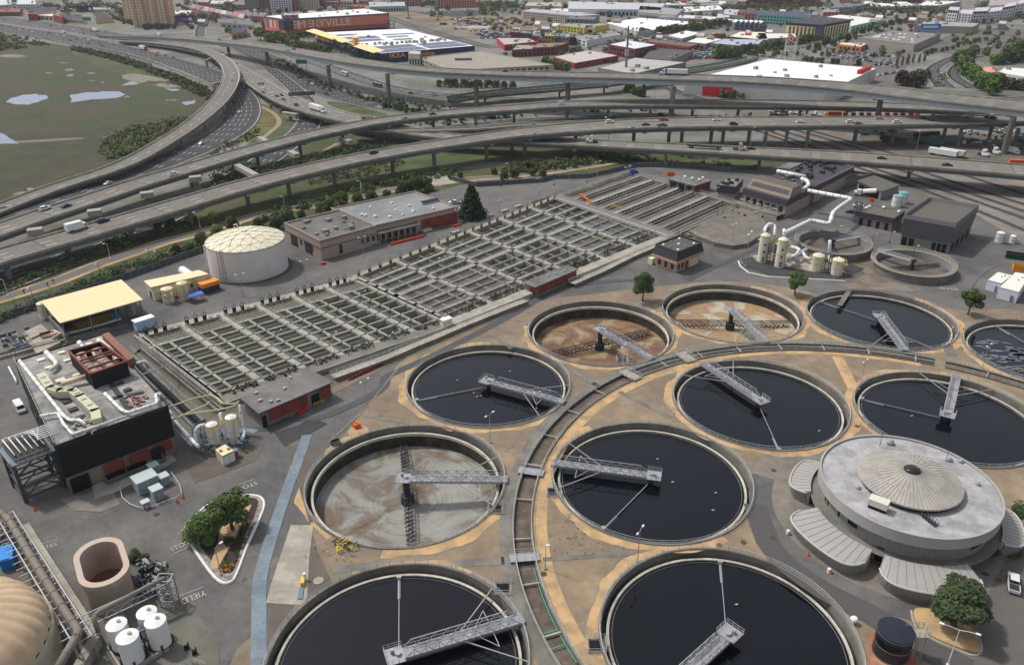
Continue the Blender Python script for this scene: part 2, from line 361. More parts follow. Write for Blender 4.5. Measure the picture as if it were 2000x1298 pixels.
LF={'green':leafmat('leaves_green',(74,92,50),(92,110,60)),'dark':leafmat('leaves_dark',(56,68,46),(70,82,52)),'olive':leafmat('leaves_olive',(88,94,54),(106,104,62)),'bright':leafmat('leaves_bright',(84,112,44),(70,94,40)),'brown':leafmat('leaves_brown',(92,78,62),(74,68,50)),'maroon':leafmat('leaves_maroon',(66,44,44),(50,40,38)),'conifer':leafmat('needles',(34,52,34),(48,68,40)),'grass':leafmat('reeds',(120,108,76),(96,98,54))}
M['bark']=mat('bark',(92,78,66),0.9,0.2,2)
def leaves(mb,lobes,n,s,rnd,shell=.55,flat=.4):
    vol=[l[3]*l[4]*l[5] for l in lobes]; tot=sum(v**.67 for v in vol)
    for l,v in zip(lobes,vol):
        k=max(4,int(n*v**.67/tot))
        for _ in range(k):
            while True:
                x,y,z=rnd.uniform(-1,1),rnd.uniform(-1,1),rnd.uniform(-1,1); d=math.sqrt(x*x+y*y+z*z)
                if .05<d<=1: break
            r=(shell+(1-shell)*rnd.random()**.5)/d*(1+rnd.uniform(-.12,.18)); p=V_((l[0]+x*r*l[3],l[1]+y*r*l[4],l[2]+z*r*l[5]))
            nrm=V_((x,y,z+flat)).normalized()+V_((rnd.uniform(-.7,.7),rnd.uniform(-.7,.7),rnd.uniform(-.5,.7))); nrm.normalize()
            a=nrm.orthogonal().normalized(); a.rotate(Matrix.Rotation(rnd.random()*6.28,3,nrm)); c=nrm.cross(a); q=s*rnd.uniform(.6,1.35); w_=q*rnd.uniform(.5,.9)
            mb.add([p-a*q-c*w_*.3,p+c*w_,p+a*q+c*w_*.2,p-c*w_],[(0,1,2,3)])
def tree(kind,leaf,n=900,seed=1,s=None,name='tree'):
    rnd=random.Random(seed); o=thing(name,'x','tree',(0,0,0)); b=MB(); t=MB()
    if kind=='broad':   # unit: 8 m tall
        t.tube([(0,0,0),(.1,.05,1.4),(0,.1,2.8),(.05,0,4.6)],[.3,.22,.17,.08],6); lobes=[]
        for i in range(11):
            a=i*2.4+rnd.random(); r=rnd.uniform(.8,2.5); z=rnd.uniform(3.3,6.4); q=rnd.uniform(1.0,1.6)*(1-.12*max(0,z-5)); lobes.append((r*cos(a),r*sin(a),z,q*1.1,q*1.1,q*.8))
            t.tube([(0.03,.05,2.2),(r*.5*cos(a),r*.5*sin(a),z*.7),(r*cos(a),r*sin(a),z)],[.12,.08,.03],4)
        lobes.append((0,0,6.6,1.4,1.4,1.1)); leaves(b,lobes,n,s or .32,rnd)
    elif kind=='round':  # dense low crown
        t.tube([(0,0,0),(0,0,2.5)],[.25,.15],6); lobes=[]
        for i in range(9):
            a=i*2.4; r=rnd.uniform(.9,2.2); z=rnd.uniform(1.7,5.0); q=rnd.uniform(1.3,2.0); lobes.append((r*cos(a),r*sin(a),z,q,q,q*.85))
        lobes.append((0,0,5.2,1.8,1.8,1.3)); leaves(b,lobes,n,s or .4,rnd,.7)
    elif kind=='conifer': # 12 m
        t.tube([(0,0,0),(0,0,11)],[.35,.05],6)
        for i in range(15):
            z=1.2+i*.72; rr=4.3*(1-(z-1)/11.8); m=max(4,int(7*rr/3)+3)
            for j in range(m):
                a=j*6.283/m+i*.7+rnd.uniform(-.2,.2); r=rr*rnd.uniform(.5,.75); q=rr*.42; leaves(b,[(r*cos(a),r*sin(a),z-.15*r,q+.3,q+.3,.38)],max(6,int(n/110)),s or .34,rnd,.2,.8)
    elif kind=='palm':  # 9 m
        t.tube([(0,0,0),(.1,0,4),(0,0,7.6)],[.22,.18,.16],6)
        for i in range(22):
            a=i*2.4; el=rnd.uniform(-.6,1.0); p0=Zv(7.6); L=2.4
            for k in range(5):
                u0,u1=k/5,(k+1)/5
                def pt(u): return p0+V_((cos(a)*L*u*cos(el*.5),sin(a)*L*u*cos(el*.5),L*u*sin(el)-1.6*u*u))
                q0,q1=pt(u0),pt(u1); d=V_((-sin(a),cos(a),0)); w0,w1=.35*(1-u0*.8),.35*(1-u1*.8); b.add([q0-d*w0,q0+d*w0,q1+d*w1,q1-d*w1],[(0,1,2,3)])
    elif kind=='tall':   # narrow, 10 m
        t.tube([(0,0,0),(0,0,8)],[.22,.05],6); leaves(b,[(rnd.uniform(-.5,.5),rnd.uniform(-.5,.5),2+i*1.15,1.5-.1*i,1.5-.1*i,1.1) for i in range(8)],n,s or .35,rnd)
    elif kind=='shrub':  # 2 m
        t.tube([(0,0,0),(0,0,.8)],[.08,.04],4); leaves(b,[(rnd.uniform(-.9,.9),rnd.uniform(-.9,.9),rnd.uniform(.5,1.3),rnd.uniform(.6,1.1),rnd.uniform(.6,1.1),rnd.uniform(.5,.9)) for i in range(6)],n,s or .22,rnd,.7); o['category']='shrub'
    build(t,'trunk',M['bark'],o); bu(b,'crown',LF[leaf],o); return o
def massed(name,px,leafs,hmin,hmax,dens,s,seed,label=None,z=0,rad=1.6,n_=26):
    "a thicket nobody could count: leaf clumps over a footprint"
    rnd=random.Random(seed); P=pxs(px,0); xs=[p.x for p in P]; ys=[p.y for p in P]; A=abs(sum(P[i-1].x*P[i].y-P[i].x*P[i-1].y for i in range(len(P))))/2
    b=[MB() for _ in leafs]; k=int(A*dens); c=0; g=0
    pl=[(p.x,p.y) for p in P]
    while c<k and g<k*30:
        g+=1; x=rnd.uniform(min(xs),max(xs)); y=rnd.uniform(min(ys),max(ys))
        if not inpoly(x,y,pl): continue
        c+=1; h=rnd.uniform(hmin,hmax); r=rad*rnd.uniform(.6,1.3)*(.5+h/hmax*.5); mb=b[rnd.randrange(len(leafs))]; leaves(mb,[(x,y,z+h*.5,r,r,h*.55)],n_,s,rnd,.75)
    vs=MB(); 
    for i,mb in enumerate(b):
        o=len(vs.v); vs.v+=mb.v; vs.f+=[tuple(q+o for q in f) for f in mb.f]; vs.m+=[i]*len(mb.f)
    return build(vs,name,[LF[l] for l in leafs],kind='stuff',label=label)
def outn(p,q,c):
    d=(Vector(q[:2])-Vector(p[:2])).normalized(); n=V_((d.y,-d.x)); 
    m=(Vector(p[:2])+Vector(q[:2]))/2
    return V_((*d,0)),(V_((*n,0)) if n.dot(m-Vector(c[:2]))>0 else V_((*-n,0)))
def bldg(label,cat,foot,h,wall,roof=None,name='building',par=.5,z0=0,group=None,parm=None):
    c=sum((V_((p[0],p[1],0)) for p in foot),Vector())/len(foot); t=thing(name,label,cat,(c.x,c.y,z0),group); t['c']=0; t['_c']=(c.x,c.y)
    b=MB(); b.prism(foot,z0,h,top=False); bu(b,'wall',wall,t)
    b=MB(); b.prism(foot,h-.45,h-.12); rf=bu(b,'roof',roof or M['tin'],t)
    if par:
        b=MB(); cc=V_((c.x,c.y,0)); n=len(foot)
        P=[V_((p[0],p[1],0)) for p in foot]; In=[p+(cc-p).normalized()*.55 for p in P]
        for i in range(n):
            j=(i+1)%n; z=Zv(h+par-.3); z1=Zv(h-.2); b.add([P[i]+z,P[j]+z,In[j]+z,In[i]+z],[(0,1,2,3)]); b.add([In[i]+z1,In[j]+z1,In[j]+z,In[i]+z],[(0,1,2,3)]); b.add([P[i]+z1,P[j]+z1,P[j]+z,P[i]+z],[(0,1,2,3)])
        bu(b,'parapet',parm or wall,t)
    return t
def wins(t,p,q,z0,z1,n,fill=.6,m=None,name='window',a=.04,e=.96,proud=.04,thick=.08,rows=1,gap=0,sub=False):
    "n windows a row between two wall corners, each its own object sharing one mesh"
    c=t['_c']; d,nn=outn(p,q,c); P=V_((p[0],p[1],0)); Q=V_((q[0],q[1],0)); L=(Q-P).length; m=m or M['glass']; w_=L*(e-a)/n*fill; h=z1-z0; proto=None
    for r in range(rows):
        for i in range(n):
            u=a+(e-a)*(i+.5)/n; ctr=P+(Q-P)*u+nn*proud+Zv((z0+z1)/2+r*(h+gap))
            if proto is None:
                b=MB(); b.beam(ctr-d*w_/2,ctr+d*w_/2,thick,h); proto=bu(b,name,m,t,org=ctr)
            else:
                o=proto.copy(); COL.objects.link(o); o.parent=t; o.location=ctr-ORG[t.name]; ORG[o.name]=ctr
def roofbits(t,foot,h,n,seed=0,m=None,smin=.8,smax=2.2,name='roof_vent'):
    rnd=random.Random(seed); P=[V_((p[0],p[1],0)) for p in foot]
    for i in range(n):
        u,v=rnd.uniform(.12,.88),rnd.uniform(.12,.88)
        p=(P[0]*(1-u)+P[1]*u)*(1-v)+(P[3]*(1-u)+P[2]*u)*v; b=MB(); s=rnd.uniform(smin,smax); b.box((p.x,p.y,h+s*.25),(s,s*rnd.uniform(.5,1),s*.6),R(44)); bu(b,name,m or M['galv'],t)
C0=V_((83.5,130,0))
RT_=22.5
TANKS={'A':(27.7,222.6),'B':(72.4,236.6),'C':(118.9,231.3),'D':(158.8,207.4),'E':(-6.6,190.8),'F':(65.7,180.6),'G':(112.2,173.4),'H':(-24.3,147.0),'I':(31.8,147.8),'K':(38.0,101.5),'J':(-19.8,97.4)}
for c in TANKS.values(): HOLES.append([(c[0]+22.45*cos(2*PI*k/96),c[1]+22.45*sin(2*PI*k/96)) for k in range(96)])
def arc(c,r,a0,a1,n,z=0): return [V_((c[0]+r*cos(R(a0+(a1-a0)*k/n)),c[1]+r*sin(R(a0+(a1-a0)*k/n)),z)) for k in range(n+1)]
CHS=[(61.5,208),(30,59.5)]
for a0,a1 in CHS:
    n=int((a1-a0)/1.5); HOLES.append([(p.x,p.y) for p in arc(C0,79.7,a0,a1,n)+arc(C0,83.3,a0,a1,n)[::-1]])
wat=mat('clarifier_water',(9,14,21),0.06,0.2,0.3,(6,10,15),0.05,spec=0.36,bump=.03)
def rust_floor():
    m=mat('empty_tank_floor',(128,100,74),0.9,0.0); t=m.node_tree; L=t.links.new; b=t.nodes['Principled BSDF']
    tc=t.nodes.new('ShaderNodeTexCoord'); n=t.nodes.new('ShaderNodeTexNoise'); n.inputs['Scale'].default_value=0.09; n.inputs['Detail'].default_value=7; n.inputs['Roughness'].default_value=0.62; n.inputs['Distortion'].default_value=1.2
    oi=t.nodes.new('ShaderNodeObjectInfo'); ad=t.nodes.new('ShaderNodeVectorMath'); ad.operation='ADD'; L(tc.outputs['Object'],ad.inputs[0]); L(oi.outputs['Location'],ad.inputs[1]); L(ad.outputs[0],n.inputs['Vector'])
    cr=t.nodes.new('ShaderNodeValToRGB'); L(n.outputs[0],cr.inputs[0]); e=cr.color_ramp.elements
    e[0].position=0.3; e[0].color=lin((88,72,58))+(1,); e[1].position=0.68; e[1].color=lin((150,149,142))+(1,)
    for p,c in ((0.38,(112,94,78)),(0.46,(116,108,98)),(0.54,(138,136,130))): x=e.new(p); x.color=lin(c)+(1,)
    sx=t.nodes.new('ShaderNodeVectorMath'); sx.operation='LENGTH'; mp=t.nodes.new('ShaderNodeVectorMath'); mp.operation='MULTIPLY'; mp.inputs[1].default_value=(1,1,0); L(tc.outputs['Object'],mp.inputs[0]); L(mp.outputs[0],sx.inputs[0])
    wv=t.nodes.new('ShaderNodeTexNoise'); wv.noise_dimensions='2D'; cb=t.nodes.new('ShaderNodeCombineXYZ'); L(sx.outputs['Value'],cb.inputs[0]); wv.inputs['Scale'].default_value=1.7; wv.inputs['Detail'].default_value=3; L(cb.outputs[0],wv.inputs['Vector'])
    mr=t.nodes.new('ShaderNodeMapRange'); mr.inputs[1].default_value=0.3; mr.inputs[2].default_value=0.7; mr.inputs[3].default_value=0.86; mr.inputs[4].default_value=1.1; L(wv.outputs[0],mr.inputs[0])
    vm=t.nodes.new('ShaderNodeVectorMath'); vm.operation='SCALE'; L(cr.outputs[0],vm.inputs[0]); L(mr.outputs[0],vm.inputs['Scale']); L(vm.outputs[0],b.inputs['Base Color']); return m
M['floor']=rust_floor()
M['floor2']=M['floor'].copy(); M['floor2'].name='orange_tank_floor'
for n_ in M['floor2'].node_tree.nodes:
    if n_.type=='VALTORGB':
        for el,c in zip(n_.color_ramp.elements,((112,78,60),(138,100,76),(128,96,76),(160,132,98),(182,174,154))): el.color=lin([v*.86 for v in c])+(1,)
M['slime']=mat('slimy_wall',(44,42,38),0.6,0.3,0.8,(70,66,58),0.3)
def truss_arm(mb,c,ang,r0,r1,z0,z1,wd):
    d=V_((cos(ang),sin(ang),0)); n=V_((-d.y,d.x,0)); c=Vector(c)
    for s in (-1,1):
        for z in (z0,z1): mb.beam(c+d*r0+n*(s*wd/2)+Zv(z),c+d*r1+n*(s*wd/2)+Zv(z),0.16,0.16)
    N=int((r1-r0)/1.5); 
    for i in range(N):
        a=r0+(r1-r0)*i/N; b=r0+(r1-r0)*(i+1)/N
        for s in (-1,1):
            q0,q1=(z0,z1) if i%2 else (z1,z0)
            mb.beam(c+d*a+n*(s*wd/2)+Zv(q0),c+d*b+n*(s*wd/2)+Zv(q1),0.1,0.1)
        mb.beam(c+d*a+n*(wd/2)+Zv(z1),c+d*b-n*(wd/2)+Zv(z1),0.1,0.1)
        mb.beam(c+d*a+n*(wd/2)+Zv(z1),c+d*a-n*(wd/2)+Zv(z1),0.1,0.1)
def clarifier(key,label,state,ang,arm=None,truss_side=1,scum=None):
    c=V_((*TANKS[key],0)); t=thing('clarifier',label,'settling tank',c,'round settling tanks set in two rings around the control building')
    b=MB(); b.lathe(c,[(22.85,0),(22.85,0.32),(22.3,0.32),(22.3,-2.1)],96,0); bu(b,'rim_wall',M['conc'],t)
    zw=-1.35; deep=-6.2
    b=MB(); b.lathe(c,[(22.3,-2.1),(20.9,-2.1)],96); bu(b,'launder',M['slime'],t)
    b=MB(); b.lathe(c,[(21.35,-2.1),(21.35,zw+0.28),(20.85,zw+0.28),(20.85,zw-0.5)],96); bu(b,'weir',M['weir'],t)
    if state=='full':
        b=MB(); b.lathe(c,[(20.85,zw),(0.01,zw)],96); bu(b,'water',wat,t)
        b=MB(); b.tube([c+V_((20.3*cos(a*2*PI/96),20.3*sin(a*2*PI/96),zw+.06)) for a in range(97)],0.07,4,caps=False); bu(b,'scum_baffle',M['conc'],t)
    else:
        b=MB(); b.lathe(c,[(20.85,zw-0.5),(20.85,-4.9)],96); bu(b,'inner_wall',M['slime'],t)
        b=MB(); b.lathe(c,[(20.85,-4.9),(3,deep),(0.01,deep)],96); bu(b,'floor',M['floor2'] if state=='orange' else M['floor'],t)
        b=MB(); b.cyl(c+Zv(deep),0.75,5.9,16)
        b.cyl(c+Zv(deep),1.5,2.2,16); bu(b,'centre_column',M['dark'],t)
        for a in arm:
            b=MB(); truss_arm(b,c,R(a),1,19.5,-4.7,-3.3,1.5)
            d=V_((cos(R(a)),sin(R(a)),0))
            for k in range(12): 
                q=c+d*(2.5+1.4*k); n=V_((-d.y,d.x,0)); b.beam(q-n*1.0+d*.5+Zv(-4.95),q+n*1.0-d*.5+Zv(-4.95),0.06,0.3)
            bu(b,'scraper_arm',M['dark'],t)
    b=MB(); rail(b,[c+V_((22.6*cos(2*PI*k/72),22.6*sin(2*PI*k/72),0.32)) for k in range(72)],1.05,2.5,0.05,closed=True); bu(b,'handrail',M['rail'],t)
    A=R(ang); d=V_((cos(A),sin(A),0)); n=V_((-d.y,d.x,0)); 
    def P(x,y,z): return c+d*x+n*y+Zv(z)
    b=MB(); zd=0.75
    b.beam(P(-1.2,0,zd),P(23.2,0,zd),2.1,0.12); br=bu(b,'bridge',mat('bridge_grating',(150,152,156),0.6,0.18,1.5,(120,120,122),0.5),t)
    b=MB(); H=1.5
    for s in (-1,1):
        y=s*1.1
        b.beam(P(-1.2,y,zd-0.25),P(23.2,y,zd-0.25),0.14,0.6)
        b.beam(P(2.6,y,zd+H),P(20.5,y,zd+H),0.14,0.14); b.beam(P(1.2,y,zd),P(2.6,y,zd+H),0.12,0.12); b.beam(P(22.2,y,zd),P(20.5,y,zd+H),0.12,0.12)
        b.beam(P(1,y,zd+.75),P(22,y,zd+.75),0.06,0.06)
        N=8
        for i in range(N):
            x0=2.6+17.9*i/N; x1=2.6+17.9*(i+1)/N; xm=(x0+x1)/2
            b.beam(P(x0,y,zd+H),P(xm,y,zd),0.09,0.09); b.beam(P(xm,y,zd),P(x1,y,zd+H),0.09,0.09); b.beam(P(x0,y,zd),P(x0,y,zd+H),0.09,0.09)
    bu(b,'truss',M['galv'],br)
    b=MB()
    for s in (-1,1):
        b.beam(P(11.5,s*1.1,zd-.2),P(22.4*cos(R(24)),s*22.4*sin(R(24)),0.3),0.18,0.18)
        b.beam(P(17,s*1.1,zd-.2),P(17,s*4.4,zd-.3),0.14,0.14)
        b.beam(P(14.3,s*1.1,zd-.2),P(17,s*4.4,zd-.3),0.12,0.12)
    bu(b,'side_brace',M['galv'],br)
    b=MB(); b.box(P(-0.6,0,zd+.02),(3.2,3.6,.14),A); b.cyl(P(0,0,zd+.1),0.55,0.5,10); b.box(P(-.9,.6,zd+.55),(.6,.5,.9),A); bu(b,'drive_platform',M['galv'],br)
    b=MB(); rail(b,[P(1,1.8,zd),P(-2.2,1.8,zd),P(-2.2,-1.8,zd),P(1,-1.8,zd)],1.1,1.1,.045); bu(b,'platform_rail',M['rail'],br)
    if state=='full':
        b=MB(); b.cyl(c+Zv(-3),0.6,3.7,12); bu(b,'centre_column',M['dark'],t)
        if scum is not None:
            a=R(scum); e=V_((cos(a),sin(a),0)); b=MB(); b.beam(c+e*1.5+Zv(-0.9),c+e*20.6+Zv(-1.1),0.14,0.14)
            b.beam(c+e*15+Zv(-1.3),c+e*20.6+Zv(-1.3),0.5,0.12); b.box(c+e*20.4+Zv(-1),(0.9,0.9,.7),a); bu(b,'skimmer_arm',M['galv'],t)
    return t
def toC(k,s=1):
    c=TANKS[k]; return math.degrees(math.atan2(s*(C0.y-c[1]),s*(C0.x-c[0])))
clarifier('A','empty settling tank with brown floor, left one of two drained tanks at the back','orange',toC('A')+4,arm=(205,25))
clarifier('B','empty settling tank with pale rusty floor, furthest from the camera, below the small round tree','orange',toC('B')+6,arm=(178,-2))
clarifier('C','navy water settling tank at the back with its bridge pointing straight at the camera','full',toC('C')+14,scum=130)
clarifier('D','settling tank cut by the right photo edge with foam floating on dark water','full',toC('D')+3,scum=100)
clarifier('E','full dark settling tank left of the curved channel, beside the pump house road','full',toC('E')+6,scum=200)
clarifier('F','full dark settling tank inside the curved channel whose bridge reaches in from the upper left','full',toC('F',-1)+8,scum=268)
clarifier('G','full dark settling tank directly behind the round control building','full',toC('G',-1)+2,scum=150)
clarifier('H','large drained settling tank with faint rings on its pale floor, nearest the camera','brown',toC('H')+8,arm=(99.4,279.4))
clarifier('I','full black settling tank in the picture middle, bridge reaching in from its left rim','full',toC('I',-1)+6,scum=232)
clarifier('K','full black settling tank cut by the bottom edge, right of the curved channel','full',222,scum=80)
clarifier('J','full black settling tank cut by the bottom edge, left of the curved channel','full',21,scum=97)
o=[x for x in COL.objects if x.get('label','').startswith('empty settling tank with pale')][0]
for x in o.children:
    if x.name.startswith('floor'):
        x.data.materials[0]=M['floor2'].copy()
        for n_ in x.data.materials[0].node_tree.nodes:
            if n_.type=='VALTORGB':
                for el,c_ in zip(n_.color_ramp.elements,((128,98,70),(164,138,106),(150,120,90),(172,162,140),(184,180,166))): el.color=lin(c_)+(1,)
b=MB(); c=V_((*TANKS['D'],0)); random.seed(5)
for k in range(60):
    a=ru(2.2,4.0); r=ru(5,18); q=c+V_((r*cos(a),r*sin(a),-1.3)); s=ru(0.6,2.2)
    n=7; b.add([q+V_((s*ru(.6,1.4)*cos(2*PI*i/n+a),.5*s*ru(.5,1.3)*sin(2*PI*i/n),0)) for i in range(n)],[tuple(range(n))])
bu(b,'floating_foam',mat('foam',(120,126,134),0.8,0.35,1.2),kind='stuff')
ct=thing('distribution_channel','curved open concrete channel with brown sludge running between the two rings of tanks','channel',arc(C0,81.5,150,151,1)[0])
sl_=mat('brown_sludge',(118,106,92),0.7,0.3,0.9,(92,82,72),0.25)
for a0,a1 in CHS:
    n=int((a1-a0)/1.5)
    b=MB(); b.ribbon(arc(C0,79.7,a0,a1,n,-0.3),arc(C0,83.3,a0,a1,n,-0.3)); 
    bu(b,'sludge',sl_,ct)
    for r in (79.55,83.45):
        b=MB()
        for (p,q) in ((r-.2,r+.2),):
            A1=arc(C0,p,a0,a1,n,0.45);B1=arc(C0,q,a0,a1,n,0.45); b.ribbon(B1,A1)
            b.ribbon(arc(C0,p,a0,a1,n,-1.5),A1); b.ribbon(B1,arc(C0,q,a0,a1,n,-1.5)); b.ribbon(A1,arc(C0,p,a0,a1,n,-1.5)); 
        bu(b,'channel_wall',M['conc'],ct)
        b=MB(); rail(b,arc(C0,r,a0,a1,n,0.45),1.05,2.4,0.05); bu(b,'handrail',M['rail'],ct)
    b=MB()
    for a in range(int(a0)+4,int(a1),9): b=MB(); b.beam(arc(C0,79.7,a,a+1,1,0.2)[0],arc(C0,83.3,a,a+1,1,0.2)[0],0.35,0.3); bu(b,'cross_beam',M['conc_l'],ct)
    if a0>60:   # the narrow far stretch is decked over on one side
        b=MB(); b.ribbon(arc(C0,82.9,a0,128,30,0.2),arc(C0,81.6,a0,128,30,0.2)); b.ribbon(arc(C0,81.6,a0,128,30,0.2),arc(C0,81.6,a0,128,30,-.9)); bu(b,'walkway_slab',M['conc_d'],ct)
for i,(a,wd,lb) in enumerate(((166,2.6,'flat railed footbridge over the sludge channel left of the black middle tank'),(186,2.4,'railed double footbridge over the sludge channel above the bottom tanks'),(128,3.2,'footbridge over the channel below the rusty red tank'),(113.5,3.6,'wide concrete footbridge over the channel at the bridge of the navy tank'))):
    p=arc(C0,78.6,a,a+1,1,0.55)[0]; q=arc(C0,84.6,a,a+1,1,0.55)[0]; t=thing('footbridge',lb,'footbridge',(p+q)/2,'footbridges over the curved channel')
    b=MB(); b.beam(p,q,wd,0.16); bu(b,'deck',M['galv'] if i<2 else M['conc_l'],t)
    d=(q-p).normalized(); nn=V_((-d.y,d.x,0)); b=MB()
    for s in (-1,1): rail(b,[p+nn*s*wd/2,q+nn*s*wd/2],1.1,1.5,0.05)
    bu(b,'handrail',M['rail'],t)
for i,(k,dx,dy) in enumerate((('E',-9,4),('E',-4,-3),('E',-2,-4.5),('E',-3,-5),('I',3,9),('I',5,0),('I',14,-4),('I',12,-10),('F',12,-12),('E',6,9),('G',-8,2),('K',4,9))):
    g=V_((TANKS[k][0]+dx,TANKS[k][1]+dy,-1.3)); b=MB(); b.tube([g+V_((-.32,0,.16)),g+V_((-.1,0,.1)),g+V_((.15,0,.12)),g+V_((.24,0,.3)),g+V_((.36,0,.3))],[.03,.11,.1,.05,.02],8); bu(b,'gull',M['white'],smooth=True,label='white gull floating on dark tank water, %s of the scattered birds counted tank by tank'%nth(i) if 0 else 'tiny white gull afloat on the %s'%{'E':'left black tank beside the channel','I':'middle black tank','F':'navy tank above the middle one','G':'tank behind the round building','K':'bottom right black tank'}[k],cat='gull',group='floating gulls on '+k.lower() if 0 else 'floating gulls')
b=MB(); b.tube(arc(C0,80.1,188,205,12,0.1),0.12,5); 
for a in (199.5,202): b.beam(arc(C0,80,a,a+1,1,.2)[0],arc(C0,83.2,a,a+1,1,.2)[0],0.18,0.18)
bu(b,'green_pipe',mat('green_pipe',(96,168,140),0.5,0.08,1),label='pale green pipe running along the inside of the channel near the bottom edge',cat='pipe')
for i,(x,y,lb) in enumerate(((968,995,'railed square pit at the lower right rim of the rust-ringed tank'),(982,1150,'railed square pit at the upper right rim of the bottom left tank'),(1165,1262,'railed square pit at the left rim of the bottom right tank'),(1082,962,'small railed pit between channel and black middle tank'),(1215,705,'railed pit below the reddish tank beside the lamp'))):
    g=G(x,y); t=thing('valve_pit',lb,'pit',g,'railed valve pits'); b=MB(); b.prism([g+Vector(v) for v in ((-1.6,-1.6,0),(1.6,-1.6,0),(1.6,1.6,0),(-1.6,1.6,0))],0.0,0.25); bu(b,'curb',M['conc'],t)
    b=MB(); b.prism([g+Vector(v) for v in ((-1.2,-1.2,0),(1.2,-1.2,0),(1.2,1.2,0),(-1.2,1.2,0))],0.2,0.262); bu(b,'opening',M['black'],t)
    b=MB(); rail(b,[g+Vector(v) for v in ((-1.6,-1.6,.25),(1.6,-1.6,.25),(1.6,1.6,.25),(-1.6,1.6,.25))],1.1,1.6,.05,closed=True); bu(b,'handrail',M['rail'],t)
Q1=pxs([(268,652),(690,541),(885,632),(440,785)],1.6); Q2=pxs([(690,541),(1088,384),(1312,462),(885,632)],1.6); Q3=pxs([(1092,382),(1226,336),(1440,400),(1316,458)],1.6)
for q in (Q1,Q2,Q3): HOLES.append([(p.x,p.y) for p in q])
CHQ=pxs([(246,702),(279,677),(436,802),(378,836)],0); HOLES.append([(p.x,p.y) for p in CHQ])
GR=mat('city_ground',(124,121,116),0.95,0.2,0.12,(98,98,88),0.02,thr=(0.42,0.6),detail=8)
b=sheet([(-4000,-200),(4500,-200),(4500,6500),(-4000,6500)],0.0); setting(b,'ground',GR)
_n=[0]
def S(name,px,z,m,kind='structure',holes=True,**k):
    _n[0]+=1; z+=.0003*_n[0]
    o=setting(sheet(pxs(smo(px) if name in('dirt','marsh','grass','verge','planting_bed','pond_water','mud_flat') else px,0),z,holes),name,m,kind); tag(o,**k); return o
ms=mat('marsh_vegetation',(84,75,60),0.95,0.34,0.25,(66,80,46),0.02,thr=(0.44,0.58),bump=0.3,detail=9)
S('marsh',[(-300,70),(0,78),(91,84),(182,100),(260,117),(330,140),(380,160),(415,185),(405,215),(360,260),(250,318),(100,372),(0,410),(-400,520),(-700,400)],0.02,ms,'structure')
gm=mat('green_marsh_grass',(86,96,56),0.95,0.22,0.3,(74,78,52),0.06,detail=7)
S('grass',[(135,96),(190,108),(260,128),(320,150),(300,146),(230,142),(170,122)],0.05,gm,'stuff')
gm2=mat('dull_marsh_grass',(78,77,56),0.95,0.24,0.25,(68,68,50),0.05,detail=7)
S('grass',[(-200,255),(0,262),(60,262),(140,256),(220,240),(300,232),(360,222),(385,205),(390,240),(330,272),(240,322),(150,352),(0,404),(-300,500)],0.045,gm2,'stuff')
pw=mat('pond_water',(98,108,134),0.2,0.08,0.05,spec=0.3); mud=mat('pale_mud',(150,144,128),0.9,0.14,0.3,(126,118,102),0.2)
def blob(px,z,name,m,jit=2.0,k=3):
    random.seed(len(px)*7+int(px[0][0])); pts=[]
    n=len(px)
    for i in range(n):
        a=px[i]; c=px[(i+1)%n]
        for j in range(k): t=j/k; pts.append((a[0]+(c[0]-a[0])*t+ru(-jit,jit),a[1]+(c[1]-a[1])*t+ru(-jit,jit)*.35))
    return S(name,pts,z,m,holes=False)
blob([(12,200),(20,192),(45,186),(70,184),(90,187),(93,193),(75,200),(55,205),(30,204)],0.08,'pond_water',pw)
blob([(137,185),(170,181),(200,179),(235,179),(243,185),(228,192),(180,195),(140,200)],0.08,'pond_water',pw)
blob([(-60,255),(5,260),(20,270),(35,281),(-40,281)],0.08,'pond_water',pw)
blob([(238,146),(262,144),(290,148),(330,156),(325,159),(290,158),(268,166),(238,167),(256,158),(240,153)],0.07,'mud_flat',mud)
blob([(245,164),(262,160),(266,164),(240,168)],0.09,'pond_water',pw,1)
blob([(298,167),(315,163),(335,166),(360,170),(340,172),(320,172)],0.07,'mud_flat',mud)
blob([(322,173),(345,174),(352,177),(335,178)],0.08,'pond_water',pw,1)
blob([(355,200),(382,196),(378,203),(362,206)],0.08,'pond_water',pw,1)
blob([(200,268),(207,265),(214,270),(206,271)],0.08,'pond_water',pw,.6)
for c in ((135,137,9,2.4),(137,147.5,8,2.4),(178,143,9,1.6),(95,143,7,1.2),(126,123,11,.8),(22,110,30,3),(180,158,9,.8),(200,161,3,1.2),(45,379,20,4),(60,370,9,2.5),(248,189,6,1.5),(335,196,14,1.2)):
    x,y,a,h=c; blob([(x-a,y),(x-a*.5,y-h),(x+a*.5,y-h),(x+a,y),(x+a*.4,y+h),(x-a*.5,y+h*.8)],0.065,'mud_flat',mud,1.2)
dk=mat('creek_mud',(56,50,42),0.8,0.2,0.3)
for P_ in ([(15,235),(45,229),(70,224),(95,216),(97,218),(72,228),(46,232),(18,238)],[(25,270),(90,268),(160,264),(205,253),(207,256),(160,267),(90,271),(25,274)],[(190,252),(203,246),(205,250),(192,257)],[(140,297),(200,300),(240,296),(200,303)]): blob(P_,0.06,'tidal_creek',dk,1.5)
blob([(25,276),(90,272),(160,269),(165,271),(95,277),(35,279)],0.06,'mud_flat',mat('grey_sand',(112,104,88),0.9,0.12,0.3),1)
vg=mat('verge_ground',(70,80,46),0.95,0.3,0.3,(92,90,58),0.05,thr=(0.42,0.6),detail=7)
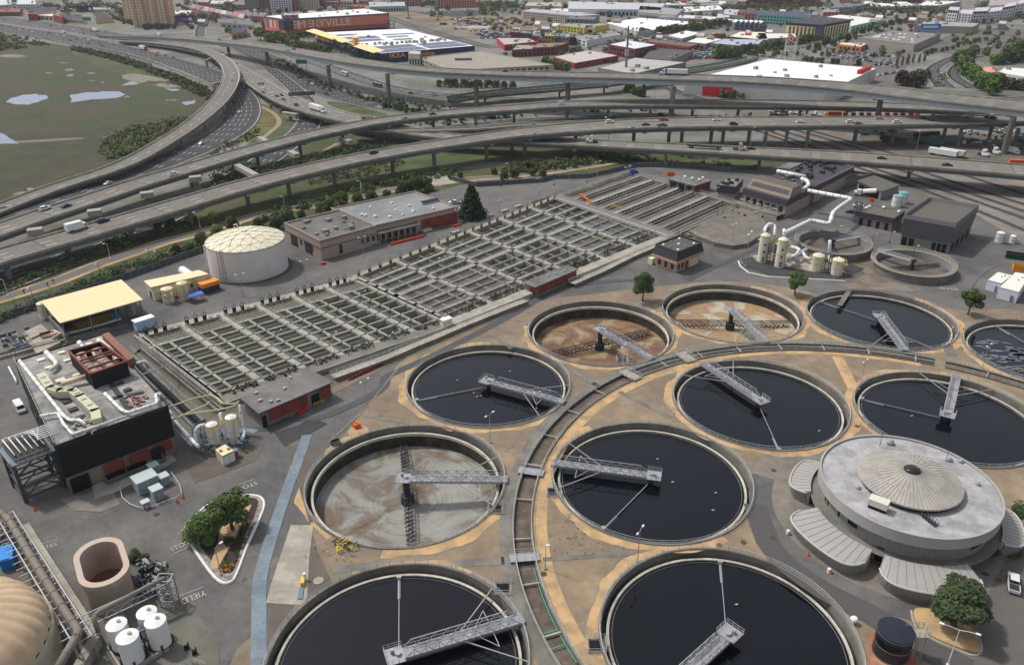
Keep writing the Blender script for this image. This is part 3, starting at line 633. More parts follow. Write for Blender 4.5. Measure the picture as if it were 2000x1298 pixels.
S('verge',[(440,255),(500,215),(545,225),(600,240),(700,245),(860,262),(1000,285),(1500,300),(1500,330),(1330,322),(1240,322),(1130,345),(980,350),(800,400),(560,440),(330,540),(0,650),(-300,760),(-400,640),(0,560),(200,470),(400,375),(560,300)],0.03,vg)
g3=mat('bright_verge_grass',(88,104,58),0.95,0.22,0.3,(72,80,48),0.08,detail=7)
for P_ in ([(690,320),(760,305),(880,300),(960,305),(985,315),(930,335),(860,345),(760,352),(700,345)],[(520,255),(560,240),(590,262),(545,290),(470,320),(440,318)],[(640,198),(700,208),(760,225),(735,228),(660,212)],[(1260,318),(1420,312),(1500,322),(1300,324)]): S('grass',P_,0.06,g3,'stuff')
S('grass',[(505,205),(540,215),(552,240),(500,270),(440,290),(380,318),(430,280),(478,245)],0.06,mat('dry_verge_grass',(122,112,64),0.95,0.22,0.4,(86,92,48),0.1,detail=7),'stuff')
dp=mat('dirt_path',(164,146,114),0.95,0.12,0.4)
def ribpath(P_,name,m,z,kind='structure'):
    C=crom([(*G(x,y)[:2],z,w_) for x,y,w_ in P_],5); Lp=[];Rp=[]
    for i,c in enumerate(C):
        a=C[max(i-1,0)];d=C[min(i+1,len(C)-1)]; t=V_((d[0]-a[0],d[1]-a[1],0)).normalized(); n=V_((-t.y,t.x,0)); p=Vector(c[:3]); Lp.append(p+n*c[3]/2);Rp.append(p-n*c[3]/2)
    b=MB(); b.ribbon(Lp,Rp); return setting(b,name,m,kind)
ribpath([(508,208,3),(535,222,3),(545,240,3),(528,258,3),(505,275,3)],'dirt_path',dp,0.08)
ribpath([(660,280,3),(625,300,3),(600,325,4),(640,300,3)],'dirt_path',dp,0.08)
bk=[(-60,600),(0,584),(60,566),(120,546),(200,514),(260,494),(320,473),(390,455),(470,430),(560,408),(620,402),(760,372),(900,352),(985,345),(1080,335),(1200,316)]
ribpath([(x,y,8.5) for x,y in bk],'path_shoulder',mat('sandy_shoulder',(176,150,110),0.95,0.14,0.4,(140,124,90),0.1),0.09)
ribpath([(x,y-1,5) for x,y in bk],'bike_path',mat('bike_path_asphalt',(118,114,112),0.9,0.08,0.5),0.12)
ribpath([(905,330,6),(960,322,8),(1010,318,5)],'path',bk and mat('bike_path_asphalt'),0.11)
b=sheet(pxs([(833,344),(868,340),(892,358),(845,362)]),0.14); setting(b,'concrete_pad',M['conc_l'])
pf=mat('purple_flowers',(92,70,104),0.95,0.35,0.8,(84,92,52),0.3,thr=(0.35,0.6),detail=8)
S('flower_bed',[(-40,612),(60,582),(120,560),(200,532),(245,515),(255,524),(200,548),(120,580),(0,612),(-40,624)],0.10,pf,'stuff')
rg=mat('rail_ballast',(112,106,100),0.95,0.14,0.4,(130,124,118),0.05)
S('rail_ground',[(1500,240),(1700,236),(2100,300),(2100,620),(1990,470),(1900,415),(1790,370),(1640,330),(1480,285)],0.05,rg)
S('dirt',[(1680,262),(1850,262),(2080,270),(2080,330),(1900,330),(1740,300)],0.08,mat('yard_dirt',(128,120,108),0.95,0.14,0.3,(96,92,88),0.05))
PY=[(-200,690),(0,620),(150,575),(300,525),(410,490),(560,440),(760,400),(905,360),(1000,352),(1150,350),(1240,326),(1340,325),(1480,345),(1640,330),(1760,365),(1900,415),(1990,470),(2120,560),(2300,1000),(2300,1500),(-500,1500),(-400,900)]
S('plant_yard',PY,0.08,M['asphalt'])
S('parking_lot',[(905,362),(1000,352),(1130,352),(1180,345),(1085,375),(960,440),(905,462),(860,462),(900,430)],0.10,mat('pale_asphalt',(122,119,114),0.92,0.09,0.4,(108,106,102),0.08))
dirt=cracks(mat('dry_dirt',(146,130,110),0.95,0.2,0.35,(172,150,120),0.05,thr=(0.5,0.7),bump=0.2,detail=9),.05,.0,1)
S('dirt',[(600,1085),(612,1022),(600,985),(625,890),(655,868),(712,800),(795,697),(905,648),(1040,592),(1180,572),(1320,556),(1450,551),(1560,566),(1640,590),(1760,592),(1880,606),(2040,632),(2200,900),(2040,1290),(1700,1340),(520,1340),(560,1180)],0.12,dirt)
sand=mat('tan_sand',(188,156,114),0.95,0.12,0.5,(152,130,102),0.2,thr=(0.42,0.62),detail=8)
def band(c,r0,r1,a0,a1,z,name='sand_band',m=None,seed=1,jag=0.5):
    random.seed(seed); n=max(8,int((a1-a0)*r0/57/1.2)); b=MB(); ph=ru(0,9)
    A=[];B=[]
    for k in range(n+1):
        a=R(a0+(a1-a0)*k/n); j=jag*(sin(a*7+ph)+.6*sin(a*17+ph*2)+ru(-.4,.4))*min(1,k/3,(n-k)/3)
        A.append(V_((c[0]+r0*cos(a),c[1]+r0*sin(a),z))); rr=r1+j; B.append(V_((c[0]+rr*cos(a),c[1]+rr*sin(a),z)))
    b.ribbon(B,A); return setting(b,name,m or sand)
for i,(k,a0,a1,wd) in enumerate((('A',170,400,1.6),('B',180,420,1.8),('C',140,400,1.9),('D',150,330,1.8),('E',90,330,1.9),('F',100,345,1.9),('G',60,230,1.6),('H',120,235,1.3),('H',265,330,2.6),('I',120,300,2.1),('J',60,120,.9),('K',110,215,2.0))):
    band(TANKS[k],22.8,22.8+wd,a0,a1,0.15+.0025*i,seed=i)
band(C0,76.3,79.3,110,206,0.17,seed=30,jag=.25); band(C0,77.2,79.3,64,110,0.17,seed=31,jag=.2)
ap=cracks(mat('pinkish_concrete',(146,138,128),0.92,0.10,0.5,(130,123,114),0.08),.16,.01,.85)
b=MB(); b.ribbon(arc(C0,86.3,62,206,100,0.18),arc(C0,83.6,62,206,100,0.18)); setting(b,'channel_path',M['conc'])
for a in ((1120,802,1190,770),(1505,790,1490,700)): pass
for (x0,y0,x1,y1,wd) in ((700,808,800,826,1.6),(960,654,1000,680,1.6),(1095,710,1172,756,1.6),(1210,765,1310,815,1.6),(650,1112,735,1104,2.2),(888,1100,985,1094,2.2),(1060,1092,1240,1080,1.2),(1635,695,1668,760,3.2),(1660,565,1640,596,1.6),(1850,672,1858,695,3),(1878,1220,1990,1150,1.4)):
    p=G(x0,y0,.16);q=G(x1,y1,.16); b=MB(); b.beam(p,q,wd,0.04); setting(b,'path',sand if wd==3.2 else M['conc'])
apron=[(1320,880),(1430,880),(1480,905),(1560,905),(1640,860),(1700,790),(1760,860),(2100,900),(2100,1000),(1990,960),(2010,1120),(1975,1160),(1930,1215),(1890,1290),(1700,1290),(1640,1190),(1560,1120),(1470,1080),(1380,1075),(1290,1085),(1440,1050),(1480,990),(1470,900),(1400,885)]
b=MB(); Cb=V_((82,134,0))
b=sheet(arc(Cb,31,60,330,100),0.16); setting(b,'building_apron',ap)
b=MB()
b=MB(); b.ribbon(arc(Cb,30.5,150,258,60,0.19),arc(Cb,25.6,150,258,60,0.19)); setting(b,'ring_road',M['asphalt'])
ribpath([(1475,985,5),(1500,1060,5),(1545,1110,5),(1620,1160,5.2),(1700,1200,5.4),(1770,1245,5.5),(1850,1290,6),(1950,1340,7)],'ring_road',mat('ring_road_asphalt',(94,92,90),0.9,0.1,0.6),0.21)
S('parking_lot',[(1915,1190),(1935,1150),(1965,1090),(1985,1050),(2100,960),(2200,1100),(2100,1400),(1850,1400),(1900,1300),(1912,1250)],0.2,mat('parking_asphalt',(112,107,102),0.92,0.1,0.5))
S('dirt',[(1786,1190),(1830,1192),(1880,1215),(1908,1240),(1916,1262),(1908,1275),(1880,1268),(1830,1248),(1792,1222)],0.24,sand)
b=MB(); K_=pxs([(1780,1192),(1790,1226),(1830,1252),(1880,1273),(1908,1279),(1918,1264),(1910,1238)],0.25); b.tube([Vector(q[:3]) for q in crom([(*k,) for k in K_],2)],0.22,6); setting(b,'curb',M['conc_l'])
S('concrete_pad',[(568,1026),(612,1026),(604,1090),(600,1170),(592,1182),(520,1178),(530,1140)],0.19,M['conc_l'])
S('concrete_pad',[(560,870),(640,870),(600,985),(612,1022),(565,1022),(540,1160),(500,1300),(540,1300),(575,1180),(600,1185),(650,1140),(620,1075)],0.16,mat('brown_asphalt',(116,108,98),0.92,0.1,0.6,(104,98,90),0.15))
S('concrete_pad',[(115,975),(170,965),(215,945),(235,985),(200,1000),(148,998)],0.16,ap)
S('concrete_pad',[(180,950),(330,880),(345,900),(300,925),(230,960),(185,975)],0.17,M['conc_l'])
S('concrete_pad',[(355,890),(410,905),(470,880),(515,870),(500,900),(380,945)],0.14,mat('brown_asphalt'))
S('asphalt_patch',[(535,845),(585,830),(610,815),(640,828),(600,850),(555,872)],0.16,M['asph_d'])
S('asphalt_patch',[(1448,505),(1500,500),(1660,515),(1690,525),(1645,548),(1500,538),(1455,522)],0.16,M['asph_d'])
S('concrete_pad',[(1468,500),(1530,492),(1640,520),(1650,532),(1590,532),(1480,512)],0.18,M['conc_l'])
S('dirt',[(1650,505),(1700,490),(1715,540),(1800,565),(1760,570),(1640,560),(1690,535)],0.15,mat('brown_dirt',(122,106,88),0.95,0.14,0.4,(140,132,120),0.15))
S('concrete_pad',[(655,745),(700,728),(770,698),(800,690),(790,700),(700,745),(650,770)],0.15,mat('beige_pad',(140,126,108),0.95,0.12,0.6))
S('dirt',[(770,700),(905,648),(900,632),(830,668),(770,690)],0.16,mat('brown_dirt'))
S('dirt',[(655,740),(775,688),(768,700),(660,752)],0.165,mat('brown_dirt'))
st=stripes(mat('blue_trench_cover',(118,130,139),0.6,0.14,1.5,(102,114,123),0.2),.9,100,.85,.1)
ribpath([(600,850,2.5),(560,960,2.5),(530,1050,2.6),(508,1130,2.7),(506,1200,2.7),(505,1320,2.7)],'trench_cover',st,0.2)
tr=mat('asphalt_trench_patch',(88,90,92),0.9,0.1,0.8)
ribpath([(478,838,2),(520,838,2),(550,820,2),(600,818,2),(640,812,2.2),(740,765,2.6),(752,745,3),(760,733,2.6),(810,712,2.8),(900,668,2.8),(1010,610,2.8),(1090,563,3),(1185,550,3),(1240,548,2)],'asphalt_patch',tr,0.19)
ribpath([(500,845,1.8),(480,840,1.8),(440,855,1.8)],'asphalt_patch',st,0.2)
ribpath([(1342,548,2.4),(1400,520,2.4),(1480,485,2.4),(1560,450,2.4)],'asphalt_patch',tr,0.19)
def curb(px,name='curb',r=0.16,m=None,z=0.14): b=MB(); b.tube(pxs(px,z),r,5,caps=False); return setting(b,name,m or M['conc_l'])
curb([(640,866),(712,800),(795,697),(905,648),(1040,592)]); curb([(1442,510),(1446,520),(1462,532),(1500,540),(1560,543),(1650,548)],r=.25,m=M['white'])
for cv in ([(235,955),(240,975),(255,988),(275,995),(300,992),(345,975),(356,965),(352,950),(335,925)],):
    b=MB(); rail(b,pxs(cv,0.1),0.7,1.2,0.07,mid=False); bu(b,'guard_rail',M['white'],label='white painted guard rail curving round the outdoor transformers',cat='guard rail')
b=MB(); rail(b,pxs([(1945,520),(1925,530),(1908,545),(1900,556),(1894,562),(1895,575),(1905,583),(1920,592)],0.1),0.7,1.3,0.08,mid=False); bu(b,'guard_rail',M['galv'],label='dark posted guard rail curving in front of the white sheds at right',cat='guard rail')
def text(body,loc,size,rot,m,parent=None,name='lettering',ext=0.01,xs=1.0,label=None,upright=None,align='CENTER',shear=0):
    cu=bpy.data.curves.new(name,'FONT'); cu.body=body; cu.size=size; cu.extrude=ext; cu.align_x=align; cu.align_y='CENTER'; cu.materials.append(m); cu.shear=shear
    tmp=bpy.data.objects.new('tmp',cu)
    me=bpy.data.meshes.new_from_object(tmp); o=bpy.data.objects.new(name,me)
    _link(o,parent,Vector(loc)); 
    o.rotation_euler=rot if isinstance(rot,tuple) else (0,0,rot); o.scale=(xs,1,1)
    bpy.data.objects.remove(tmp)
    if label: o['label']=label
    return o
for wd,x,y,s,rz,xs in (('STOP',1852,563,2.6,R(165),1),('STOP',351,1066,1.9,R(38),.8),('STOP',93,1066,1.8,R(210),.8),('YIELD',378,1165,2.2,R(212),.8),('STOP',484,948,2.0,R(215),.9)):
    o=text(wd,G(x,y,.2),s,rz,mat('faded_line',(176,172,164),.8,.2,1),xs=xs); o['kind']='structure'; o.name='pavement_lettering'
    p=o.location; b=MB(); d=V_((cos(rz),sin(rz),0)); n=V_((-d.y,d.x,0)); q=Vector(p)-n*s*.75; b.beam(q-d*s*1.0,q+d*s*1.0,.14,.02); setting(b,'road_marking',mat('faded_line'))
for (x0,y0,x1,y1) in ((960,388,1000,384),(975,398,1020,394),(950,392,985,390),(1005,402,1030,396)):
    b=MB(); b.beam(G(x0,y0,.13),G(x1,y1,.13),.12,.02); setting(b,'parking_marking',M['line'])
isl=[(357,1037),(400,990),(440,968),(480,966),(508,970),(516,985),(508,1010),(485,1060),(462,1120),(450,1136),(432,1136),(410,1115),(375,1065)]
S('planting_bed',isl,0.24,mat('river_pebbles',(172,164,150),0.95,0.4,3.0,(140,132,118),1.0,detail=3))
S('planting_bed',[(385,1052),(400,1000),(450,975),(500,975),(500,1000),(478,1050),(458,1112),(440,1120),(425,1110)],0.27,mat('dark_mulch',(70,60,54),0.95,0.3,1.5))
S('planting_bed',[(412,1105),(425,1062),(440,1040),(455,1035),(470,1020),(488,985),(440,990),(405,1010),(400,1040),(425,1050),(425,1080),(415,1100),(420,1112),(432,1104),(446,1082),(458,1062),(452,1058),(436,1072)][:1]+[(425,1062),(432,1035),(450,1010),(485,985),(490,992),(470,1030),(456,1060),(440,1085),(424,1112)],0.30,mat('decomposed_granite',(190,160,124),0.95,0.08,1))
b=MB(); I_=pxs(smo(isl),0.2); b.tube(I_+[I_[0]],0.3,6,caps=False); setting(b,'curb',M['white'])
S('concrete_pad',[(195,1290),(230,1180),(330,1150),(365,1170),(405,1225),(428,1262),(430,1330),(180,1340)],0.16,mat('pad_concrete',(126,124,112),0.92,0.1,0.6,(112,110,100),0.2))
S('concrete_pad',[(-100,1000),(0,985),(40,1010),(150,1170),(180,1250),(150,1330),(-200,1330)],0.13,mat('brown_asphalt'))
for i,(x,y,lb) in enumerate(((1062,1120,'rusty round manhole cover in the sand beside the lower channel'),(1405,1064,'manhole cover left of two on the pale concrete below the middle tank'),(1452,1058,'manhole cover right of two on the pale concrete below the middle tank'),(1674,832,'rusty manhole cover between the tank and the round building'),(1511,918,'rusty manhole cover left of the round building'),(1510,1050,'manhole cover on the ring road by the round building'),(622,1133,'round pale pad with a blue grate near the blue trench strip'),(1925,1120,'manhole ring on the pavement near the white pickup'),(1950,1132,'second manhole ring, closest to the white pickup'),(305,1003,'small dark manhole in the asphalt below the transformers'))):
    c=G(x,y,.2); b=MB(); r=1.0 if i==6 else .6; b.cyl(c,r,.06,20); o=bu(b,'manhole_cover',M['conc_l'] if i==6 else mat('rusty_iron',(98,74,62),0.8,0.15,3),label=lb,cat='manhole cover')
ZD=1.6
def QM(Q):
    A,B,C,D=Q
    def f(s,t,z=ZD): p=(A*(1-s)+B*s)*(1-t)+(D*(1-s)+C*s)*t; return V_((p.x,p.y,z))
    return f
bc=mat('basin_concrete',(164,160,148),0.85,0.14,0.9,(140,137,127),0.25); bcg=mat('basin_green_concrete',(156,156,142),0.85,0.14,0.9,(134,134,120),0.25)
ow=mat('olive_sewage',(86,84,70),0.25,0.12,0.3,(66,66,58),0.05,spec=0.5); ow2=mat('grey_sewage',(98,92,84),0.4,0.2,0.6,(80,76,68),0.2)
dfl=mat('drained_floor',(78,76,68),0.8,0.25,0.5,(86,84,76),0.12)
def bar(mb,f,s0,t0,s1,t1,wd,z1=ZD,h=None,z0=-3.0):
    a=f(s0,t0);b=f(s1,t1); 
    hh=(z1-z0) if h is None else h; zc=z1-hh/2
    mb.beam(V_((a.x,a.y,zc)),V_((b.x,b.y,zc)),wd,hh)
def rl(mb,f,s0,t0,s1,t1,off=0,h=1.05):
    a=f(s0,t0);b=f(s1,t1); d=(b-a).normalized(); n=V_((-d.y,d.x,0))*off; rail(mb,[a+n,b+n],h,2.2,0.042)
def perim(t,f,name='outer_wall'):
    b=MB()
    for a in ((0,0,1,0),(1,0,1,1),(1,1,0,1),(0,1,0,0)): bar(b,f,*a,0.9)
    return bu(b,name,bc,t)
def sluice(lb,black,grp):
    pass
f=QM(Q1); T=thing('aeration_basin','left aeration basin block with rows of olive water cells next to the black building','basin',f(.5,.5,0)); perim(T,f)
for k in range(6):
    s0=k/6; s1=(k+1)/6
    for (t0,t1,z,m) in ((.06,.165,.7,ow),(.2,.93,(1.0 if k<4 else -.9),ow if k<4 else dfl)):
        b=MB(); b.quad(f(s0,t1,z),f(s1,t1,z),f(s1,t0,z),f(s0,t0,z)); bu(b,'water' if m is ow else 'floor',m,T)
    if k>=4:
        b=MB(); z=-1.2; b.quad(f(s0,.165,z),f(s1,.165,z),f(s1,.3,z),f(s0,.3,z)) ; bu(b,'water',ow2,T)
    b=MB()   # walkway between bays
    if k>0: bar(b,f,s0,0.02,s0,.985,2.1)
    else: bar(b,f,0,0,0,1,2.4)
    bu(b,'walkway',bc,T)
    b=MB()
    rl(b,f,s0,.06,s0,.93,1.0); rl(b,f,s0,.06,s0,.93,-1.0); bu(b,'handrail',M['rail'],T)
    sm=s0+.4/6; b=MB(); bar(b,f,sm,.21,sm,.93,.75); bu(b,'divider',bcg,T)
    b=MB()
    for i in range(1,8): b=MB(); bar(b,f,s0,.2+.73*i/7.4,s1,.2+.73*i/7.4,.6); bu(b,'cross_beam',bcg,T)
    b=MB()
    for i in range(0,7):
        t0=.2+.73*i/7.4; t1=.2+.73*(i+1)/7.4
        for (a,c) in ((s0+.006,sm-.004),(sm+.006,s1-.004)):
            bar(b,f,a,(t0+t1)/2,c,(t0+t1)/2,.14,1.2,.25)
            if k>=4: bar(b,f,a,t0+.03,c,t0+.03,.1,-.2,.3); bar(b,f,(a+c)/2,t0,(a+c)/2,t1,.25,-.6,.2)
        q0=f(s0+.006,t0+.025);q1=f(s0+.006,t1-.02); rail(b,[q0+V_((.5,.4,-.1)),q1+V_((.5,.4,-.1))],.9,1.6,.04)
    bu(b,'baffle',M['conc_d'],T)
    b=MB(); bar(b,f,s0,.17,s1,.17,.5,1.7,.5); bar(b,f,s0,.2,s1,.2,1.4,1.62); bu(b,'channel_wall',bc,T)
    b=MB(); rl(b,f,s0+.01,.185,s1-.01,.185,.0); rl(b,f,s0+.01,.205,s1-.01,.205,.5); bu(b,'handrail',M['rail'],T)
    b=MB(); a=f(s0+.01,.135,1.5);c=f(s1-.01,.135,1.5); b.tube([a,c],.22,8); b.tube([a+Zv(.7),c+Zv(.7)],.08,6)
    for i in range(3): q=a.lerp(c,(i+.5)/3); b.box(q,(.2,.2,2.2))
    bu(b,'pipe',mat('pale_yellow_pipe',(186,180,138),0.6,0.08,1),T)
    b=MB()
    for i in range(14): s=s0+(s1-s0)*(i+1)/15; bar(b,f,s,.065,s,.12,.28,1.1,.2)
    bu(b,'louvre',M['conc_d'],T)
b=MB(); bar(b,f,0,.025,1,.025,3.2,ZD+.03,2.5); bu(b,'gallery_deck',M['conc_l'],T)
b=MB(); rl(b,f,0,-.01,1,-.01); rl(b,f,0,-.035,1,-.035,0,.8); bu(b,'handrail',M['rail'],T)
b=MB(); bar(b,f,0,.965,1,.965,4.0,ZD+.02,2.5); bu(b,'near_deck',M['conc'],T)
for k in range(6):      # valve clusters at the near ends
    random.seed(k); b=MB()
    for j in range(16):
        p=f((k+ru(.12,.9))/6,ru(.9,.955)); b.box(p+Zv(.35),(ru(.2,.7),ru(.2,.7),ru(.4,1.4)),random.random())
    q=f((k+.5)/6,.94); b.tube([q+V_((-3,-2,.6)),q+V_((3,3,.6))],.18,6); rl(b,f,(k+.1)/6,.885,(k+.6)/6,.885); rl(b,f,(k+.1)/6,.885,(k+.1)/6,.935); bu(b,'valve_cluster',M['conc_d'],T)
f=QM(Q2); T=thing('aeration_basin','right aeration basin block with larger rectangular cells behind the brick pump house','basin',f(.5,.5,0)); perim(T,f)
for k in range(6):
    s0=k/6; s1=(k+1)/6; wet=k in (0,1,4,5)
    b=MB(); z=.8 if k%2==0 else .3; b.quad(f(s0,.42,z),f(s1,.42,z),f(s1,.04,z),f(s0,.04,z)); bu(b,'water',ow,T)
    z=1.0 if wet else (-.2 if k==2 else -1.0); b=MB(); b.quad(f(s0,.95,z),f(s1,.95,z),f(s1,.46,z),f(s0,.46,z)); bu(b,'water' if wet else 'floor',(ow2 if k in(0,1) else ow) if wet else dfl,T)
    b=MB(); bar(b,f,s0,0.02,s0,.95,1.9 if k else 3.6); bu(b,'walkway',bc,T)
    b=MB(); o_=.9 if k else 1.7; rl(b,f,s0,.03,s0,.93,o_); rl(b,f,s0,.03,s0,.93,-o_)
    for t in (.235,.34,.44,.63,.8): rl(b,f,s0+.02,t,s1-.01,t,.5); rl(b,f,s0+.02,t,s1-.01,t,-.5)
    bu(b,'handrail',M['rail'],T)
    b=MB(); bar(b,f,s0,.235,s1,.235,1.5); bar(b,f,s0,.44,s1,.44,2.2); bar(b,f,s0,.135,s1,.135,1.2); bar(b,f,s0,.34,s1,.34,1.2)
    bar(b,f,s0,.63,s1,.63,1.3); bar(b,f,s0,.80,s1,.80,1.3); bar(b,f,s0,.545,s1,.545,.35); bar(b,f,s0,.715,s1,.715,.35); bar(b,f,s0,.87,s1,.87,.5); bar(b,f,s0+.75/6,.46,s0+.75/6,.93,.4); bu(b,'cross_beam',bc,T)
    b=MB(); bar(b,f,s0+.5/6,.05,s0+.5/6,.43,.8,1.2); bar(b,f,s0+.42/6,.46,s0+.42/6,.93,.9,1.1)
    bar(b,f,s0+.25/6,.24,s0+.25/6,.43,.4,.8); bar(b,f,s0+.75/6,.05,s0+.75/6,.23,.4,.8); bu(b,'divider',M['conc'],T)
    b=MB()
    for t in (.5,.54,.68,.73,.85): bar(b,f,s0+.01,t,s0+.4/6,t,.12,.75,.2); bar(b,f,s0+.44/6,t+.01,s1-.01,t+.01,.12,.75,.2)
    for t in (.09,.18,.29,.38): bar(b,f,s0+.01,t,s1-.01,t,.18,.9,.3)
    bu(b,'baffle',M['conc_d'],T)
    random.seed(k+20); b=MB()
    for j in range(22):
        p=f((k+ru(.15,.95))/6,ru(.87,.94)); b.box(p+Zv(.35),(ru(.2,.6),ru(.2,.6),ru(.4,1.5)),random.random())
    for t in (.86,.9): rl(b,f,(k+.2)/6,t,(k+.9)/6,t)
    rl(b,f,(k+.2)/6,.86,(k+.2)/6,.93); bu(b,'valve_cluster',M['conc_d'],T)
b=MB(); bar(b,f,0,.975,1,.975,4.2,ZD+.02,2.5); bu(b,'near_deck',M['conc_l'],T)
b=MB(); bar(b,f,0,-.005,1,-.005,2.6,ZD+.03,2.5); bu(b,'gallery_deck',mat('sandy_concrete',(150,142,124),0.9,0.14,.5),T)
b=MB(); rl(b,f,0,-.025,1,-.025); bu(b,'handrail',M['rail'],T)
f1,f2=QM(Q1),QM(Q2)
T=thing('perimeter_walkway','long raised concrete walkway with white handrails along the road side of the basins','walkway',G(900,640))
NP=pxs([(655,738),(760,700),(815,676),(850,662),(905,638),(1000,600),(1032,588)],1.5); NP2=pxs([(1122,555),(1180,530),(1240,500),(1300,474),(1330,462)],1.5)
for L_ in (NP,NP2):
    n=len(L_); inn=[p+V_((-1.9,2.0,0)) for p in L_]; b=MB(); b.ribbon(inn,L_); b.ribbon([p-Zv(1.5) for p in L_][::1],L_) ; b.ribbon(L_,[p-Zv(1.5) for p in L_]); bu(b,'deck',M['conc_l'],T)
    b=MB(); rail(b,L_,1.1,2.2,.06); rail(b,inn,1.1,2.2,.06); bu(b,'handrail',M['white'],T)
f=QM(Q3); T=thing('sedimentation_basin','block of parallel concrete channels with rows of square ports beyond the basins','basin',f(.5,.5,0)); perim(T,f)
b=MB(); z=-.2; b.quad(f(0,1,z),f(1,1,z),f(1,0,z),f(0,0,z)); bu(b,'water',dfl,T)
N=8
for k in range(N+1):
    t=k/N; wide=k%2==0
    b=MB(); bar(b,f,0,t,1,t,2.0 if wide else 1.0); 
    if k<N: bar(b,f,0.02,t+.5/N,.98,t+.5/N,.35,.9,.3); bar(b,f,0.02,t+.75/N,.98,t+.75/N,.25,1.2,.2); bar(b,f,0.02,t+.28/N,.98,t+.28/N,.25,1.2,.2)
    bu(b,'channel_wall',bc if wide else M['conc_l'],T)
    if k and wide:
        b=MB()
        for j in range(22):
            b=MB(); p=f((j+.5)/22,t); q=f((j+.95)/22,t); d=(q-p).normalized(); n=V_((d.y,-d.x,0)); b.beam(p+n*1.05-Zv(.75),q+n*1.05-Zv(.75),.25,.8); bu(b,'port',M['black'],T)
    b=MB(); o_=.9 if wide else .4; rl(b,f,0,t,1,t,o_); rl(b,f,0,t,1,t,-o_); bu(b,'handrail',M['rail'],T)
b=MB(); bar(b,f,-.03,-.02,-.03,1.02,5.0,ZD+.05,2.4); bu(b,'cross_walkway',mat('pinkish_walkway',(146,130,120),0.9,0.12,.6),T)
b=MB(); bar(b,f,1.02,-.02,1.02,1.04,3.5,ZD+.05,2.4); bu(b,'cross_walkway',M['conc'],T)
b=MB(); 
for o_ in (-2.3,2.3,0.8): rl(b,f,-.03,0,-.03,1,o_)
rl(b,f,1.02,0,1.02,1,1.5); bu(b,'handrail',M['rail'],T)
b=MB(); a=f(-.09,-.0,2.2);c=f(-.09,1.0,2.2); b.tube([a,c],.3,8); b.tube([a+V_((-.9,-.9,-.2)),c+V_((-.9,-.9,-.2))],.18,6); bu(b,'pipe',M['galv'],T)
b=MB(); p=f(.12,.12,2.9);q=f(.02,.3,2.9); b.beam(p,q,.5,.7); b.beam(p+Zv(-1),p,.3,1); o=bu(b,'gantry_beam',M['orange'],label='orange travelling crane beam lying over the parallel channels',cat='crane beam')
for i,(s,t,L_) in enumerate(((.33,.04,.6),(.1,.42,.9))):
    b=MB(); p=f(s,t,2.0); q=f(s+.02,t+.09*L_,2.0); rail(b,[p,q],1.3,1,.07); bu(b,'walkway_bracket',M['yel'],label=('small yellow steel bracket on the farthest channel','pale yellow steel cage at the near end of the parallel channels')[i],cat='steel bracket')
S('concrete_pad',[(1320,460),(1440,402),(1480,395),(1500,415),(1470,440),(1400,470)],0.9,M['conc'])
def gate_proto(m,h):
    o=thing('sluice_gate','x','sluice gate',(0,0,0)); b=MB()
    for s in (-.55,.55): b.box((s,0,h/2),(.12,.12,h))
    b.box((0,0,h),(1.3,.16,.16)); b.box((0,0,h*.62),(1.1,.12,.1)); b.box((0,0,h*.35),(1.0,.2,h*.6)); bu(b,'frame',m,o)
    b=MB(); b.cyl((0,0,h),.06,1.1,6); bu(b,'spindle',m,o); b=MB(); b.lathe((0,0,h*.62),[(.3,0),(.36,.04),(.3,.08)],10); bu(b,'handwheel',m,o); return o
gp=gate_proto(mat('gate_black',(40,41,42),.6,.1,2),2.6); az=math.atan2((f1(1,0)-f1(0,0)).y,(f1(1,0)-f1(0,0)).x)
i=0
for k in range(6):
    for j in (.13,.36,.58): place(gp,f1((k+j)/6,.055),az,'black framed sluice gate on the left basin gallery, %s from the left end'%nth(i),'black sluice gates along the left basin'); i+=1
gp=gate_proto(mat('gate_grey',(104,104,100),.6,.1,2),1.9); i=0
for k in range(6):
    for j in (.1,.35,.6,.85): place(gp,f2((k+j)/6,.015),az,'small grey sluice gate along the far edge of the right basin, %s from the left'%nth(i),'grey sluice gates along the right basin'); i+=1
gp=gate_proto(M['white'],1.5); i=0
for k in range(6):
    for j in (.72,.92): place(gp,f1((k+j)/6,.06),az,'low white gate stem between the black gates of the left basin, %s from the left'%nth(i),'white gate stems'); i+=1
fc=QM([V_((p.x,p.y,0)) for p in CHQ]); T=thing('influent_channel','long open influent channel with brown and navy water between the black building and the basins','channel',fc(.5,.5,0))
b=MB(); b.quad(fc(0,1,-1.2),fc(.34,1,-1.2),fc(.34,0,-1.2),fc(0,0,-1.2)); bu(b,'water',mat('navy_water',(22,30,48),.12,.15,.2,spec=.5),T)
b=MB(); b.quad(fc(.36,1,-.6),fc(1,1,-.6),fc(1,0,-.6),fc(.36,0,-.6)); bu(b,'water',mat('brown_channel_water',(92,88,74),.35,.12,.4),T)
b=MB()
for s,wd in ((0,.6),(.35,1.0),(.86,.7),(1,.8)):
    bar(b,fc,s,0,s,1,wd,.7,3)
bu(b,'channel_wall',M['conc'],T)
b=MB(); rl(b,fc,.35,0,.35,1,0,1.7); rl(b,fc,1,0,1,1,0,1.7); bu(b,'handrail',M['rail'],T)
b=MB(); random.seed(3)
for j in range(40): p=fc(.93,random.random(),.2); b.box(p,(ru(.3,.9),)*2+(ru(.3,1.2),),random.random())
bu(b,'channel_gear',M['dark'],T)
def XY(p): return (p.x,p.y)
def fp(px,h): return [G(x,y,h) for x,y in px]
